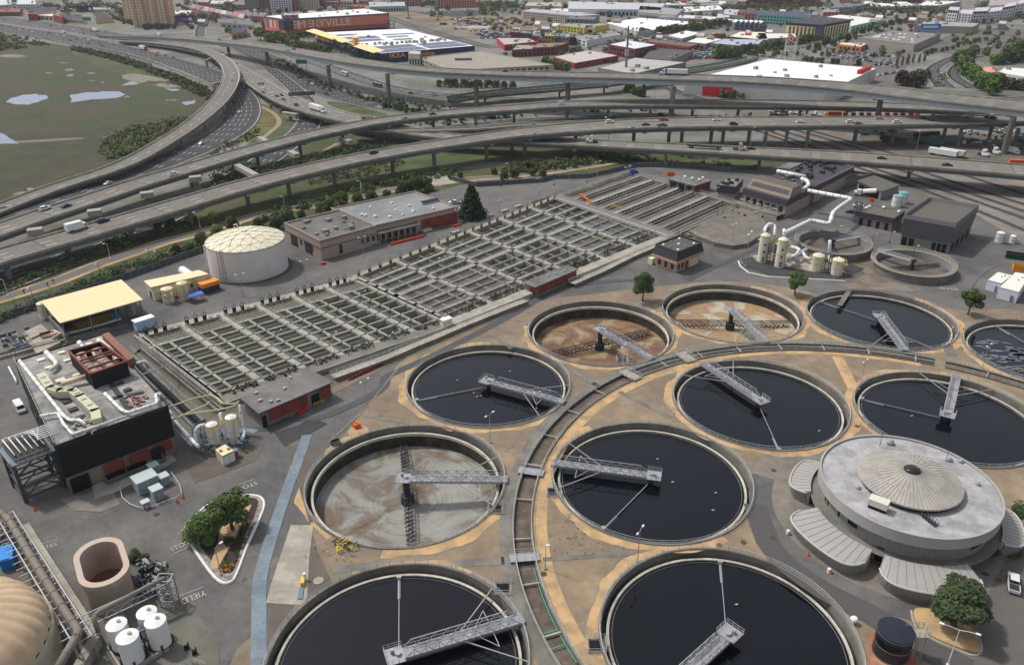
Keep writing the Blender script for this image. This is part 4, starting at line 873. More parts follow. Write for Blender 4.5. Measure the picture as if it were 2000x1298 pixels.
def path_pipe(lb,pts,r,m=None,n=8,grp=None,joint=True):
    P=[G(x,y,z) for x,y,z in pts]
    t=thing('pipe',lb,'pipe',P[0],grp); Q=[]
    for i,p in enumerate(P):
        if 0<i<len(P)-1:
            a=(P[i-1]-p);c=(P[i+1]-p); k=min(a.length,c.length,r*4)*.5; Q+= [p+a.normalized()*k,p+(a.normalized()+c.normalized())*k*.25,p+c.normalized()*k]
        else: Q.append(p)
    b=MB(); b.tube(Q,r,n); bu(b,'pipe_run',m or M['white'],t,smooth=True)
    if joint:
        for p,q in zip(P[:-1],P[1:]):
            L=(q-p).length; k=max(1,int(L/3.2))
            for i in range(k): b=MB(); u=p.lerp(q,(i+.5)/k); d=(q-p).normalized()*.12; b.tube([u-d,u+d],r*1.13,n); bu(b,'pipe_joint',M['galv'] if m is None else m,t)
    return t
F=[V_((-129,181,0)),V_((-112.9,197,0)),V_((-80.5,158.6,0)),V_((-98.6,142.2,0))]
blackm=mat('black_cladding',(27,27,30),0.75,0.12,.8); stripes(blackm,2.2,45,.8,.12)
rfm=cracks(mat('grey_gravel_roof',(176,173,168),0.95,0.2,.9,(140,138,134),.15),.3,.03,.75); beige=mat('beige_concrete',(160,146,126),.85,.1,.6)
T=bldg('large black clad building with white pipes and a red framed pit on its grey roof','building',F,13,blackm,rfm,par=.5,z0=4.6)
b=MB(); b.prism([F[0]*.99+F[2]*.01,F[1]*.99+F[3]*.01,F[2]*.99+F[0]*.01,F[3]*.99+F[1]*.01],0,4.6,top=False); bu(b,'base_wall',beige,T)
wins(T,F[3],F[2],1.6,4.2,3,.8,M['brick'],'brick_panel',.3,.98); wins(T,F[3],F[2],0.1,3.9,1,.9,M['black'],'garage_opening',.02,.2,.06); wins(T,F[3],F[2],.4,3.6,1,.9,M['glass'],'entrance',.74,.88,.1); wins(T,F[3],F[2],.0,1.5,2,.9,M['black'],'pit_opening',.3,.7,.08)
wins(T,F[0],F[3],.4,3.8,6,.7,M['dark'],'louvre_panel',.05,.95)
d=(F[2]-F[3]).normalized(); n_=V_((d.y,-d.x,0)); p0=F[3]+d*7.5+n_*2; b=MB(); b.beam(p0+Zv(.8),p0+d*13+Zv(.8),.35,1.0); b.beam(p0+Zv(.8),p0-n_*2+Zv(.8),.35,1.0); b.beam(p0+d*13+Zv(.8),p0+d*13-n_*2+Zv(.8),.35,1.0); bu(b,'pit_wall',M['conc'],T)
Pn=[G(134,686,17),G(196,669,17),G(248,706,17),G(177,731,17)]; 
pt=MB(); pt.prism(Pn,12.9,17,top=False); pn=build(pt,'penthouse',blackm,T)
redm=mat('red_steel',(112,50,42),.6,.1,1.5); cr=mat('cream_duct',(226,204,182),.55,.06,1)
b=MB()
for i in range(4): b.beam(Pn[i]+Zv(.15),Pn[(i+1)%4]+Zv(.15),.5,.4)
for u in (.22,.45,.55,.8): b.beam(Pn[0].lerp(Pn[3],u),Pn[1].lerp(Pn[2],u),.4,.4)
bu(b,'red_frame',redm,pn)
b=MB(); I_=[p.lerp(sum(Pn,Vector())/4,.05) for p in Pn]; b.prism([V_((p.x,p.y,0)) for p in I_],13.0,13.3); bu(b,'pit_floor',M['conc_l'],pn)
for (u0,u1) in ((.25,.25),(.72,.72)):
    a=(Pn[0].lerp(Pn[1],u0)).lerp(Pn[3].lerp(Pn[2],u0),.14); c=(Pn[0].lerp(Pn[1],u1)).lerp(Pn[3].lerp(Pn[2],u1),.9); b=MB(); b.tube([a+Zv(-.4),a.lerp(c,.12)+Zv(-2.2),c+Zv(-2.5)],1.15,12); bu(b,'cream_duct',cr,pn,smooth=True)
    b=MB(); b.cyl(a+Zv(-.5),1.0,.2,14); bu(b,'duct_mouth',M['black'],pn)
b=MB(); R4=[G(199,653,15.2),G(212,648,15.2),G(262,697,15.2),G(250,703,15.2)]; b.prism(R4,12.9,15.2); bu(b,'stair_block',[mat('brown_ribbed',(150,104,86),.7,.1,1)],T)
for x,y,m,s in ((120,688,M['cream'],1.5),(80,702,M['cream'],1.6),(174,671,M['cream'],1.5),(131,703,M['cream'],1.4),(149,732,M['cream'],1.5),(118,742,M['cream'],2.0),(95,717,M['cream'],1.4),(130,784,M['asph_d'],1.6),(143,799,M['asph_d'],1.8),(159,814,M['asph_d'],1.7),(234,747,M['asph_d'],1.5),(249,761,M['asph_d'],1.6)):
    p=G(x,y,13.1); b=MB(); b.box(p,(s*1.1,s*.9,.35),R(44)); bu(b,'skylight',m,T)
b=MB(); b.beam(G(217,748,13.1),G(253,802,13.1),1.2,.15); b.beam(G(215,778,13.1),G(280,765,13.1),1.0,.15); bu(b,'roof_grating',M['dark'],T)
random.seed(8)
b=MB()
for k in range(26): p=G(265+ru(-22,22),785+ru(-13,8),13.2); b.box(p,(ru(.3,1.2),ru(.2,.6),.4),random.random()*3)
bu(b,'roof_clutter',mat('rusty_clutter',(150,84,66),.8,.3,.6,(190,180,170),.8),T)
b=MB()
for k in range(30): p=G(150+ru(-20,30),838+ru(-22,10),13.2); b.box(p,(ru(.3,1.2),ru(.2,.8),ru(.2,1.0)),random.random()*3)
bu(b,'roof_machinery',M['conc_l'],T)
b=MB(); rail(b,[p+Zv(13.4) for p in (F[0],F[3],F[2])],1.0,2.5,.05); bu(b,'roof_rail',M['rail'],T)
path_pipe('long straight white pipe with joints along the left edge of the black building roof',[(38,704,13.9),(124,811,13.9),(137,821,13.9),(158,820,13.9),(167,829,13.6)],.42)
path_pipe('white hooked pipe on the front right of the black building roof',[(205,768,13.8),(237,800,13.8),(250,806,13.8),(308,787,14),(304,770,14.3),(314,768,14.3),(315,786,10)],.42)
path_pipe('thin white pipe running along the front parapet of the black building roof',[(78,812,14),(113,806,14),(124,827,14),(142,848,14),(248,812,14)],.33)
path_pipe('short white hooked pipe at the back left of the black building roof',[(90,687,14.4),(113,711,14),(99,722,14)],.62,mat('white_pipe_l',(216,212,204),.55,.06,1))
path_pipe('cream pipe entering the red framed pit from the left on the roof',[(120,749,14.2),(168,735,14.6)],.7,cr)
path_pipe('white pipe along the right side of the red framed roof pit',[(193,664,15),(212,680,15),(225,694,15),(228,706,16)],.7,cr)
path_pipe('short white curved stack at the back of the roof behind the red framed pit',[(154,667,15),(162,678,14),(172,684,14)],.6)
dz=mat('zigzag_duct',(198,194,166),.6,.08,1); t=thing('zigzag_duct','pale yellow green zigzag air duct lying across the roof of the black building','air duct',G(85,736,13)); Z=[G(x,y,14.3) for x,y in ((82,736),(99,761),(117,767),(142,766),(157,778),(187,806),(190,822))]
for a,c in zip(Z[:-1],Z[1:]): b=MB(); b.beam(a-(c-a).normalized()*.5,c+(c-a).normalized()*.5,2.0,1.9); bu(b,'duct_section',dz,t)
b=MB(); 
for a,c in zip(Z[:-2],Z[1:-1]):
    for u in (.3,.7): q=a.lerp(c,u); b.beam(q-(c-a).normalized()*.35+Zv(.97),q+(c-a).normalized()*.35+Zv(.97),1.2,.06)
bu(b,'duct_hatch',mat('duct_hatch_m',(150,146,118),.7,.1,1),t)
B=[V_((-107,138.9,0)),V_((-100.6,145.2,0)),V_((-107,151.5,0)),V_((-113.6,145.3,0))]; sg=mat('tower_steel',(74,74,78),.6,.12,1.2)
T=thing('steel_tower','dark steel frame tower carrying white pipe coils in front of the black building','steel tower',(-107,145,0))
for i,p in enumerate(B): b=MB(); q=p+(sum(B,Vector())/4-p)*.12; b.box((q.x,q.y,5),(.7,.7,10),R(45)); bu(b,'leg',sg,T)
b=MB()
for i in range(4):
    p=B[i];q=B[(i+1)%4]; cc=sum(B,Vector())/4; p=p+(cc-p)*.12;q=q+(cc-q)*.12
    for z in (1.2,4,7): b.beam(p+Zv(z),q+Zv(z),.35,.4)
    for z0,z1 in ((1.2,4),(4,7),(7,9.8)): m_=(p+q)/2; b.beam(p+Zv(z0),m_+Zv(z1),.25,.25); b.beam(q+Zv(z0),m_+Zv(z1),.25,.25)
bu(b,'bracing',sg,T); b=MB(); b.prism(B,9.8,10.2,bottom=True); bu(b,'platform',M['bluegal'],T)
b=MB(); cc=sum(B,Vector())/4; b.prism([p+(cc-p)*.22 for p in B],10.0,10.9); bu(b,'grating_frame',M['conc_d'],T)
b=MB(); rail(b,[p+Zv(10.2) for p in B],1.2,1.6,.06,closed=True); bu(b,'handrail',M['rail'],T)
b=MB(); 
for i in range(14): u=i/13; a=B[0].lerp(B[3],u).lerp(cc,.2);c=B[1].lerp(B[2],u).lerp(cc,.2); b.beam(a+Zv(11.6),c+Zv(11.6),.12,.12)
bu(b,'pipe_support',M['dark'],T)
b=MB()
for k in range(6):
    u=.16+.13*k; a=B[0].lerp(B[1],u).lerp(B[3].lerp(B[2],u),.12); c=B[0].lerp(B[1],u).lerp(B[3].lerp(B[2],u),.95+.05*(5-k)*.3); z=Zv(12); e=F[0].lerp(F[3],.82+.02*k)+Zv(14); b.tube([a+z,c+z,c+(B[1]-B[0]).normalized()*1+z,e-(B[1]-B[0]).normalized()*2.5,e+(B[1]-B[0]).normalized()*2],.15,6)
bu(b,'pipe_coil',M['white'],T,smooth=True)
b=MB(); b.beam(F[0]+V_((-.3,-.6,9)),F[3]+V_((-.3,-.6,9)),.1,.1)
tm=mat('transformer_paint',(168,180,186),.6,.08,1)
for i,(x,y,s,lb) in enumerate(((287,952,(4.6,3.6,3.2),'largest pale blue transformer cabinet inside the white guard rail'),(309,972,(2.2,2.2,2.8),'pale blue transformer cabinet nearest the camera inside the white guard rail'),(302,922,(2.0,2.0,2.2),'small pale blue cabinet at the back of the fenced transformers'),(322,944,(2.0,2.0,2.3),'small pale blue cabinet at the right of the fenced transformers'),(286,990,(1.5,1.3,1.6),'low grey switch box with a dark door by the transformers'))):
    g=G(x,y); t=thing('transformer_cabinet',lb,'transformer',g,'outdoor transformer cabinets'); b=MB(); b.box(g+Zv(s[2]/2),s,R(44)); bu(b,'cabinet',tm,t); b=MB(); b.box(g+Zv(s[2]+.06),(s[0]+.3,s[1]+.3,.16),R(44)); bu(b,'lid',mat('transformer_lid',(188,196,198),.6,.06,1),t)
    a=R(44); dd=V_((cos(a),sin(a),0)); nn=V_((dd.y,-dd.x,0)); b=MB()
    for k in (-.25,.25): q=g+nn*(s[1]/2+.03)+dd*s[0]*k+Zv(s[2]*.5); b.beam(q-dd*s[0]*.18,q+dd*s[0]*.18,.06,s[2]*.7)
    bu(b,'door',mat('transformer_door',(150,164,172),.6,.06,1),t)
def tankc(lb,g,r,h,m=None,cage=False,dome=.6,name='storage_tank',cat='tank',grp=None,n=28,ladder=True,lidm=None,band=True):
    t=thing(name,lb,cat,g,grp); m=m or M['white']; b=MB(); b.lathe(g,[(r,0),(r,h)],n); sh=bu(b,'shell',m,t,smooth=False)
    b=MB(); b.lathe(g,[(r*1.02,h-.02),(r*1.02,h+.1),(r*.7,h+dome*.55),(r*.35,h+dome*.9),(.01,h+dome)],n); bu(b,'lid',lidm or m,t)
    if band:
        b=MB(); 
        for z in (.3,h*.5,h-.25): b.lathe(g,[(r+.05,z-.06),(r+.05,z+.06)],n)
        bu(b,'hoop',M['galv'],t)
    if ladder:
        a=R(-60); p=g+V_(((r+.25)*cos(a),(r+.25)*sin(a),0)); e=V_((-sin(a),cos(a),0)); b=MB()
        for s in (-.25,.25): b.beam(p+e*s,p+e*s+Zv(h+.9),.07,.07)
        for k in range(int(h/.45)): b.beam(p-e*.25+Zv(.3+k*.45),p+e*.25+Zv(.3+k*.45),.05,.05)
        bu(b,'ladder',M['yel'] if cage else M['galv'],t)
    if cage:
        b=MB(); rail(b,[g+V_(((r+.75)*cos(a_),(r+.75)*sin(a_),h-1.1)) for a_ in [k*2*PI/14 for k in range(14)]],1.1,1.1,.05,closed=True); bu(b,'cage',M['yel'],t)
    return t
tankc('white scrubber cylinder with yellow cage, left of the pair beside the black building',G(422,873),1.35,6.6,cage=True); tankc('white scrubber cylinder with yellow cage, right of the pair near the brick pump house',G(460,864),1.35,7.4,cage=True)
path_pipe('thick white double pipe coming down from the black building to the left scrubber, upper one',[(332,812,6),(345,828,4.5),(378,862,3.2),(388,872,3)],.5)
path_pipe('thick white double pipe coming down from the black building to the left scrubber, lower one',[(326,800,7.5),(343,818,5),(345,838,3.2),(376,868,2.2)],.5)
path_pipe('white goose neck pipe in the lattice left of the two scrubbers',[(400,829,7.4),(384,833,7.2),(381,850,5),(388,874,1.5)],.42)
path_pipe('steep white pipe rising between the two scrubbers',[(430,806,8),(436,835,4),(443,864,.8)],.4); path_pipe('steep white pipe right of the scrubbers ending at a grey fan',[(467,790,8),(473,820,4),(479,842,1.2),(474,856,1.2),(462,861,1.2)],.42)
yp=mat('pale_yellow_pipe')
path_pipe('upper pale yellow overhead pipe bridging the channel to the scrubbers',[(323,797,9),(380,777,8.5),(412,771,8.5),(424,777,8.5),(437,788,8.5),(460,788,8.5),(467,783,8.5)],.2,yp,joint=False)
path_pipe('middle pale yellow overhead pipe crossing the channel',[(330,822,8.5),(362,808,8.5),(403,790,8.5),(410,784,8.5)],.2,yp,joint=False); path_pipe('lower pale yellow overhead pipe sweeping round behind the scrubbers',[(330,822,8.4),(362,809,8.4),(430,799,8.4),(450,795,8.4),(467,788,8.5)],.2,yp,joint=False)
path_pipe('straight grey strut pipe from the black building wall over the channel to the basin',[(272,733,9),(334,711,4)],.2,M['galv'],joint=False)
path_pipe('short white elbow pipe sticking out of the black building wall at the channel',[(268,710,8),(284,704,8),(290,718,5.5)],.5)
t=thing('steel_lattice','light steel lattice frame holding the pipes left of the scrubbers','steel frame',G(395,876)); g=G(395,876)
b=MB()
for dx,dy in ((-1,-1),(1,-1),(1,1),(-1,1)): b.box(g+V_((dx,dy,3.3)),(.18,.18,6.6))
for z in (1.5,3.2,5,6.5):
    for (p,q) in (((-1,-1),(1,-1)),((1,-1),(1,1)),((1,1),(-1,1)),((-1,1),(-1,-1))): b.beam(g+V_((*p,z)),g+V_((*q,z)),.14,.14); b.beam(g+V_((*p,z)),g+V_((*q,z-1.5)),.1,.1)
bu(b,'frame',M['bluegal'],t)
g4=[G(x,y,3) for x,y in ((420,877),(439,866),(457,879),(434,890))]; T=bldg('small cream chemical shed with two warning signs and a flat roof','shed',g4,3,M['cream'],mat('cream_roof',(232,208,168),.8,.06,1),name='shed',par=0)
wins(T,g4[3],g4[2],.4,2.4,2,.8,M['white'],'sign_board'); 
for k in (-.4,.4): b=MB(); p=(g4[0]+g4[2])/2+V_((k*2,k,.2)); b.box(p,(.7,.5,.4),.4); bu(b,'roof_vent',M['galv'],T)
g=G(461,893); t=thing('portable_toilet','orange brown portable toilet with a pale blue roof next to the cream shed','portable toilet',g); b=MB(); b.box(g+Zv(1),(1.3,1.3,2),R(20)); bu(b,'cabin',mat('brown_cabin',(172,108,80),.7,.06,1),t); b=MB(); b.box(g+Zv(2.1),(1.4,1.4,.25),R(20)); bu(b,'roof',M['bluegal'],t); b=MB(); b.box(g+V_((.2,-.66,1)),(.7,.06,1.6),R(20)); bu(b,'door',mat('brown_door',(140,84,62),.7,.06,1),t)
random.seed(4); b=MB()
for k in range(40): p=G(ru(385,485),ru(842,872),ru(.2,2)); b.box(p,(ru(.2,1),ru(.2,.8),ru(.3,1.6)),random.random()*3)
bu(b,'scrubber_machinery',M['bluegal'],label='jumble of small pumps and pipes round the feet of the two scrubbers',cat='machinery')
def pumphouse(lb,roofpx,h,front,seed):
    f=fp(roofpx,h); c=sum(f,Vector())/4; inn=[p+(c-p)*.07 for p in f]; T=bldg(lb,'pump house',inn,h-.3,M['conc'],M['conc_d'],name='pump_house',par=0)
    b=MB(); b.prism(f,h-.3,h,bottom=True); bu(b,'roof_slab',mat('pumphouse_roof',(134,131,128),.95,.16,.6,(112,110,108),.1),T)
    roofbits(T,f,h,6,seed,smin=.4,smax=1.1)
    for (i,j,a,e,n) in front: wins(T,inn[i],inn[j],1.2,h-.6,n,.96,M['brick'],'brick_panel',a,e,.06)
    return T,inn
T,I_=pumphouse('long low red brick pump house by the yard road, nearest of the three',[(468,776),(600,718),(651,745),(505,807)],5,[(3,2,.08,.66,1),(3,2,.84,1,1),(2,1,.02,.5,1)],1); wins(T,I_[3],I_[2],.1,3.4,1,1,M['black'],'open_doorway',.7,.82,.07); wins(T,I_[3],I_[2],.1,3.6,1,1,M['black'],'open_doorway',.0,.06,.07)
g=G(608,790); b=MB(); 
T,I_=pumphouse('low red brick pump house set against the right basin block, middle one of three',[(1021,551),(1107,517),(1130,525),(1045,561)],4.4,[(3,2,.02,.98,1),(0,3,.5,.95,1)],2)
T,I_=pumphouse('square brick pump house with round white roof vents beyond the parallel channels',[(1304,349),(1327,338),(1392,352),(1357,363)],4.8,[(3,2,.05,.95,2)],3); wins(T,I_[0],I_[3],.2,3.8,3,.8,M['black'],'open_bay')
for x,y in ((1338,346),(1352,349),(1366,352),(1373,348)): b=MB(); b.lathe(G(x,y,4.9),[(.7,0),(.75,.4),(.4,.8),(.01,.9)],12); bu(b,'roof_vent',M['white'],T)
pk=mat('pink_wall',(178,148,130),.85,.08,.6); md=mat('mansard_slate',(66,64,70),.7,.08,1); stripes(md,1.4,45,.85,.15)
p0,p1,p2=G(1279.5,517.5),G(1320,532.5),G(1364,514); p3=p0+p2-p1; T=bldg('small square pink pavilion with a dark slate mansard roof between basins and tanks','building',[p0,p1,p2,p3],4.2,pk,M['tin'],par=0)
def grow(P,k): c=sum(P,Vector())/len(P); return [p+(p-c).normalized()*k for p in P]
O=grow([p0,p1,p2,p3],1.6); O2=grow([p0,p1,p2,p3],.4); b=MB()
for i in range(4):
    j=(i+1)%4; u=lambda P,k,z:P[k]+Zv(z); b.quad(u(O,i,4.9),u(O,j,4.9),u(O2,j,8.4),u(O2,i,8.4))
bu(b,'mansard_roof',md,T); b=MB(); b.prism(O,3.7,4.9,bottom=True); bu(b,'eave',mat('pink_eave',(190,158,138),.85,.06,1),T); b=MB(); b.prism(grow(O2,-.3),7.6,7.9); bu(b,'flat_roof',mat('dark_flat_roof',(98,96,94),.95,.15,.8),T); b=MB()
for i in range(4): b.beam(O2[i]+Zv(8.4),O2[(i+1)%4]+Zv(8.4),.4,.25)
bu(b,'roof_curb',M['conc_d'],T)
wins(T,p0,p1,.8,3.2,3,.4); wins(T,p1,p2,.9,3.0,2,.5,a=.03,e=.35); wins(T,p1,p2,.1,3.0,1,.7,mat('maroon_door',(110,42,42),.6,.05,1),'door',.38,.52); wins(T,p1,p2,.1,3.3,1,.95,M['cream'],'roller_door',.56,.96)
for k in range(9): u,v=(k%3+.5)/3,(k//3+.5)/3; p=(O2[0]*(1-u)+O2[1]*u)*(1-v)+(O2[3]*(1-u)+O2[2]*u)*v; b=MB(); b.lathe(p+Zv(7.9),[(.55,0),(.55,.3),(.3,.5),(.01,.6)],12); bu(b,'roof_vent',M['tin'] if k%2 else M['white'],T)
b=MB(); p=G(1272,515); b.box(p+Zv(1.2),(2,2,2.4),R(45)); bu(b,'side_cabinet',M['cream'],T)
tan=mat('tan_render',(178,160,146),.88,.07,.7); L0,L1,Lb=G(629,509),G(704,487.5),G(560,472); L1=L0+(L1-L0)*1.47; dv=Lb-L0; T=bldg('long tan workshop building with grey flat roof, left end, beside the white tank','building',[L0,L1,L1+dv,Lb],7.6,tan,mat('workshop_roof',(112,110,104),.95,.14,.6,(128,126,122),.08),par=.9)
for px in ((588,444),(625,452),(604,455)): pass
roofbits(T,[L0,L1,L1+dv,Lb],7.6,16,5,mat('pale_roof_patch',(150,150,150),.8,.1,1),.8,2.4)
wins(T,L0,L1,.8,4.4,1,.7,M['glass'],'window',.3,.38); wins(T,L0,L1,2.2,4.2,3,.5,M['glass'],'window',.68,.98); wins(T,L0,Lb,.1,4.6,2,.5,M['dark'],'roller_door',.15,.95); wins(T,L0,Lb,2,4.2,2,.2,M['glass'],'window',.1,.7)
b=MB(); b.beam(L0+V_((.1,-.15,4.9)),L1+V_((.1,-.15,4.9)),.1,.25); b.beam(L0+V_((-.15,-.1,4.9)),Lb+V_((-.15,-.1,4.9)),.1,.25); bu(b,'string_course',M['conc_d'],T)
D0=L1+dv*.12; D1=G(895,434); dv2=dv*1.12; T=bldg('right wing of the workshop with pale grey roof, solar panels and a red brick end','building',[D0,D1,D1+dv2,D0+dv2],6.6,tan,mat('membrane_roof',(138,139,139),.95,.1,.4,(120,121,121),.06),par=.8)
wins(T,D0,D1,.2,4.9,1,1,M['brick'],'brick_wall',.55,1.0,.08); wins(T,D0,D1,.4,3.2,7,.6,M['glass'],'window',.02,.5); b=MB(); dd=(D1-D0).normalized(); nn=V_((dd.y,-dd.x,0)); b.beam(D0+nn*2+Zv(4.3),D0+dd*(D1-D0).length*.5+nn*2+Zv(4.3),4,.3); bu(b,'porch_roof',M['conc_d'],T)
b=MB()
for k in range(7): q=D0+dd*(D1-D0).length*.5*(k+.3)/7+nn*3.7; b.box(q+Zv(2.1),(.3,.3,4.2))
bu(b,'porch_post',M['conc_l'],T); roofbits(T,[D0,D1,D1+dv2,D0+dv2],6.6,12,9,M['white'],.7,1.5)
for k in range(6): p=G(826+k*5.4,399-k*1.2,7.0); b=MB(); e=dd; b.add([p+e*.1,p+e*1.5,p+e*1.5+V_((-1.2,1.5,.9)),p+e*.1+V_((-1.2,1.5,.9))],[(0,1,2,3)]); bu(b,'solar_panel',mat('solar_panel',(44,50,66),.25,.06,1),T)
wins(T,D1,D1+dv2,.3,4.8,1,.98,M['brick'],'brick_wall',.02,.98)
g=V_((-98,276.5,0)); T=thing('storage_tank','huge white cylindrical storage tank with a geodesic dome roof','tank',g); wt=mat('tank_white',(214,206,202),.6,.05,.3,(204,196,190),.1)
b=MB(); b.lathe(g,[(14.1,0),(14.1,11.5)],72); bu(b,'shell',wt,T,smooth=True); b=MB(); b.lathe(g,[(14.25,11.3),(14.25,11.6)],72); bu(b,'rim',M['conc_l'],T)
cm=mat('dome_cream',(222,214,188),.6,.07,.3); Rd=33.0; zc=11.5+3.2-Rd
def dome(u,a): r=14.1*u; return V_((g.x+r*cos(a),g.y+r*sin(a),zc+math.sqrt(Rd*Rd-r*r)))
prof=[(14.1*(1-k/8)+.001,zc+math.sqrt(Rd*Rd-(14.1*(1-k/8))**2)) for k in range(9)]; b=MB(); b.lathe(g,prof,48); bu(b,'dome',cm,T,smooth=True)
b=MB(); cnt=[1,6,12,18,24]
for k in range(1,5):
    nA=6*k
    for i in range(nA):
        a=2*PI*i/nA+.1*k; a2=2*PI*(i+1)/nA+.1*k; up=Zv(.1); b.beam(dome(k/4*.99,a)+up,dome(k/4*.99,a2)+up,.16,.05)
        if k>1:
            j=a-.1*k+.1*(k-1); m_=6*(k-1); ii=round((j/(2*PI))*m_); aa=2*PI*ii/m_+.1*(k-1); b.beam(dome(k/4*.99,a)+up,dome((k-1)/4*.99,aa)+up,.2,.12)
            a_=2*PI*(i+.5)/nA; ii=round(a_/(2*PI)*m_); aa=2*PI*ii/m_+.1*(k-1); b.beam(dome(k/4*.99,a2)+up,dome((k-1)/4*.99,aa)+up,.2,.12)
        else: b.beam(dome(.25,a)+up,dome(0.001,a)+up,.2,.12)
bu(b,'dome_ribs',mat('dome_rib_cream',(204,196,172),.6,.06,1),T); b=MB(); b.cyl(dome(0.001,0),1.1,.5,16); bu(b,'dome_cap',cm,T)
b=MB(); e=V_((.6,-.8,0)); 
for s in (-.9,0,.9):
    p=g+V_((14.6*cos(R(-110)),14.6*sin(R(-110)),0))+V_((s,.3*s,0)); b.beam(p,p+Zv(12.3),.14,.14)
for k in range(24): p=g+V_((14.6*cos(R(-110)),14.6*sin(R(-110)),.5*k)); b.beam(p+V_((-.9,-.3,0)),p+V_((.9,.3,.5 if k%4 else 0)),.08,.08)
bu(b,'ladder_tower',mat('ladder_steel',(150,132,128),.6,.1,1),T); b=MB(); q=g+V_((14.5*cos(R(-160)),14.5*sin(R(-160)),0)); b.tube([q,q+Zv(11),q+V_((1.2,.4,12))],.3,8); bu(b,'side_pipe',M['white'],T)
b=MB(); b.lathe(g,[(15.6,.1),(15.6,.5),(15.0,.5),(15.0,.1)],72); bu(b,'ring_curb',M['conc_d'],T); b=MB(); q=dome(.78,2.2); b.tube([q,q+Zv(1.2),q+V_((.9,.2,1.5)),q+V_((1.2,.2,.6))],.3,8); bu(b,'vent_pipe',M['cream'],T)
C4=fp([(80,588),(237,546),(279,585),(117,631)],7.5); T=thing('canopy_shed','big open shed with a flat cream roof left of the white tank','shed',(C4[0]+C4[2])/2*1-Zv(7.5)); ccm=mat('cream_sheet_roof',(228,204,160),.7,.04,.3); stripes(ccm,1.2,45,.96,.15)
b=MB(); b.prism(C4,7.3,7.6,bottom=True); bu(b,'roof',ccm,T)
def q4(P,u,v,z=0): p=(P[0]*(1-u)+P[1]*u)*(1-v)+(P[3]*(1-u)+P[2]*u)*v; return V_((p.x,p.y,z))
for u in (.03,.35,.66,.97):
    for v in (.04,.94): b=MB(); b.box(q4(C4,u,v,3.6),(.35,.35,7.2),R(45)); bu(b,'post',M['bluegal'],T)
b=MB(); b.beam(q4(C4,0.02,.95,7),q4(C4,.98,.95,7),.3,.5); b.beam(q4(C4,.02,.05,7),q4(C4,.98,.05,7),.3,.5); bu(b,'beam',M['dark'],T)
b=MB(); b.prism([q4(C4,.02,.05),q4(C4,.02,.95),q4(C4,.06,.95),q4(C4,.06,.05)],0,2.6); b.beam(q4(C4,.0,.98,.5),q4(C4,.75,.98,.5),.4,1.0); bu(b,'low_wall',M['conc'],T)
ylv=mat('striped_louvre',(168,140,84),.6,.1,1); stripes(ylv,1.6,47,.2,.5)
for i,(u,v,s,m,lb) in enumerate(((.42,.62,(11,4,3.4),ylv,'ochre and black ribbed container under the cream canopy'),(.70,.6,(3,3,3),mat('blue_machine',(70,110,140),.6,.1,1),'blue machine unit under the cream canopy'),(.2,.3,(8,5,3),M['dark'],'dark equipment box in the shade under the cream canopy'))):
    g=q4(C4,u,v); t=thing('container',lb,'container',g); b=MB(); b.box(g+Zv(s[2]/2+.15),s,R(47)); bu(b,'body',m,t); b=MB(); b.box(g+Zv(s[2]+.2),(s[0]*.98,s[1]*.98,.1),R(47)); bu(b,'top',M['dark'],t)
tankc('grey white upright tank at the right end of the cream canopy',q4(C4,.9,.6),1.6,5.2,M['conc_l'],dome=.5); tankc('small white upright tank with patched lid left of the cream canopy',G(90,622),1.6,5.5,M['cream'])
path_pipe('long white pipe lying in front of the cream canopy shed',[(120,655,.8),(205,632,.8),(236,622,.8)],.38,joint=False)
T=thing('pipe_rack','long low concrete pipe rack with stub supports behind the black building','pipe rack',G(100,670)); b=MB()
a,c=G(-40,703,.9),G(205,638,.9)
for o_ in (-.9,-.3,.3,.9): n_=V_((-.75,.66,0)); b.beam(a+n_*o_,c+n_*o_,.22,.22)
bu(b,'conduits',M['conc_d'],T); b=MB()
for k in range(34): q=a.lerp(c,k/33)-Zv(.4); b.box(q+V_((1.0,-1.0,0)),(.9,.7,1.0),R(40)); 
bu(b,'support_blocks',M['conc_l'],T)
b=MB(); b.prism(fp([(42,650),(80,632),(118,668),(72,690)],1.0),0,1.0); bu(b,'concrete_tank',M['conc_l'],label='square pale concrete slab between the pipe rack and the canopy',cat='concrete slab')
t=thing('pump_skid','pink and white pipe skid on the pad left of the cream canopy','pump skid',G(88,660,1)); g=G(88,660,1); b=MB(); P_=[g+Vector(v) for v in ((-4,-1,.4),(-2,3,.4),(1,4,.5),(4,2,.5),(3,-1,.5))]; b.tube(P_,.35,8); b.tube([g+V_((-1,0,.5)),g+V_((3,2,.8))],.5,8); bu(b,'pipework',mat('pink_pipe',(222,196,180),.6,.05,1),t); b=MB()
for k in range(6): b.box(g+V_((-1+.4*k,.3*k,1.1)),(.4,.5,1.4),.3*k)
bu(b,'valves',redm,t)
t=thing('pump_skid','tangle of grey and purple pipework behind low pipe rack at the left edge','pump skid',G(28,670)); random.seed(12)
for nm,m,k_ in (('pipework',M['galv'],26),('purple_pipes',mat('purple_pipe',(110,96,170),.6,.1,1),8)):
    b=MB()
    for k in range(k_): p=G(ru(8,50),ru(655,685),ru(.3,2)); a_=R(random.choice((44,134))); L_=ru(1,4); b.tube([p,p+V_((L_*cos(a_),L_*sin(a_),0))],.13,5)
    bu(b,nm,m,t)
for k in range(10): b=MB(); p=G(ru(0,55),ru(640,690),.6); b.box(p,(ru(.8,2.4),ru(.6,1.5),ru(.8,2)),R(44)); bu(b,'cabinet',M['conc'],t)
path_pipe('small white hook shaped pipe on the asphalt left of the black building',[(17,716,1),(30,740,1),(33,748,.4)],.25)
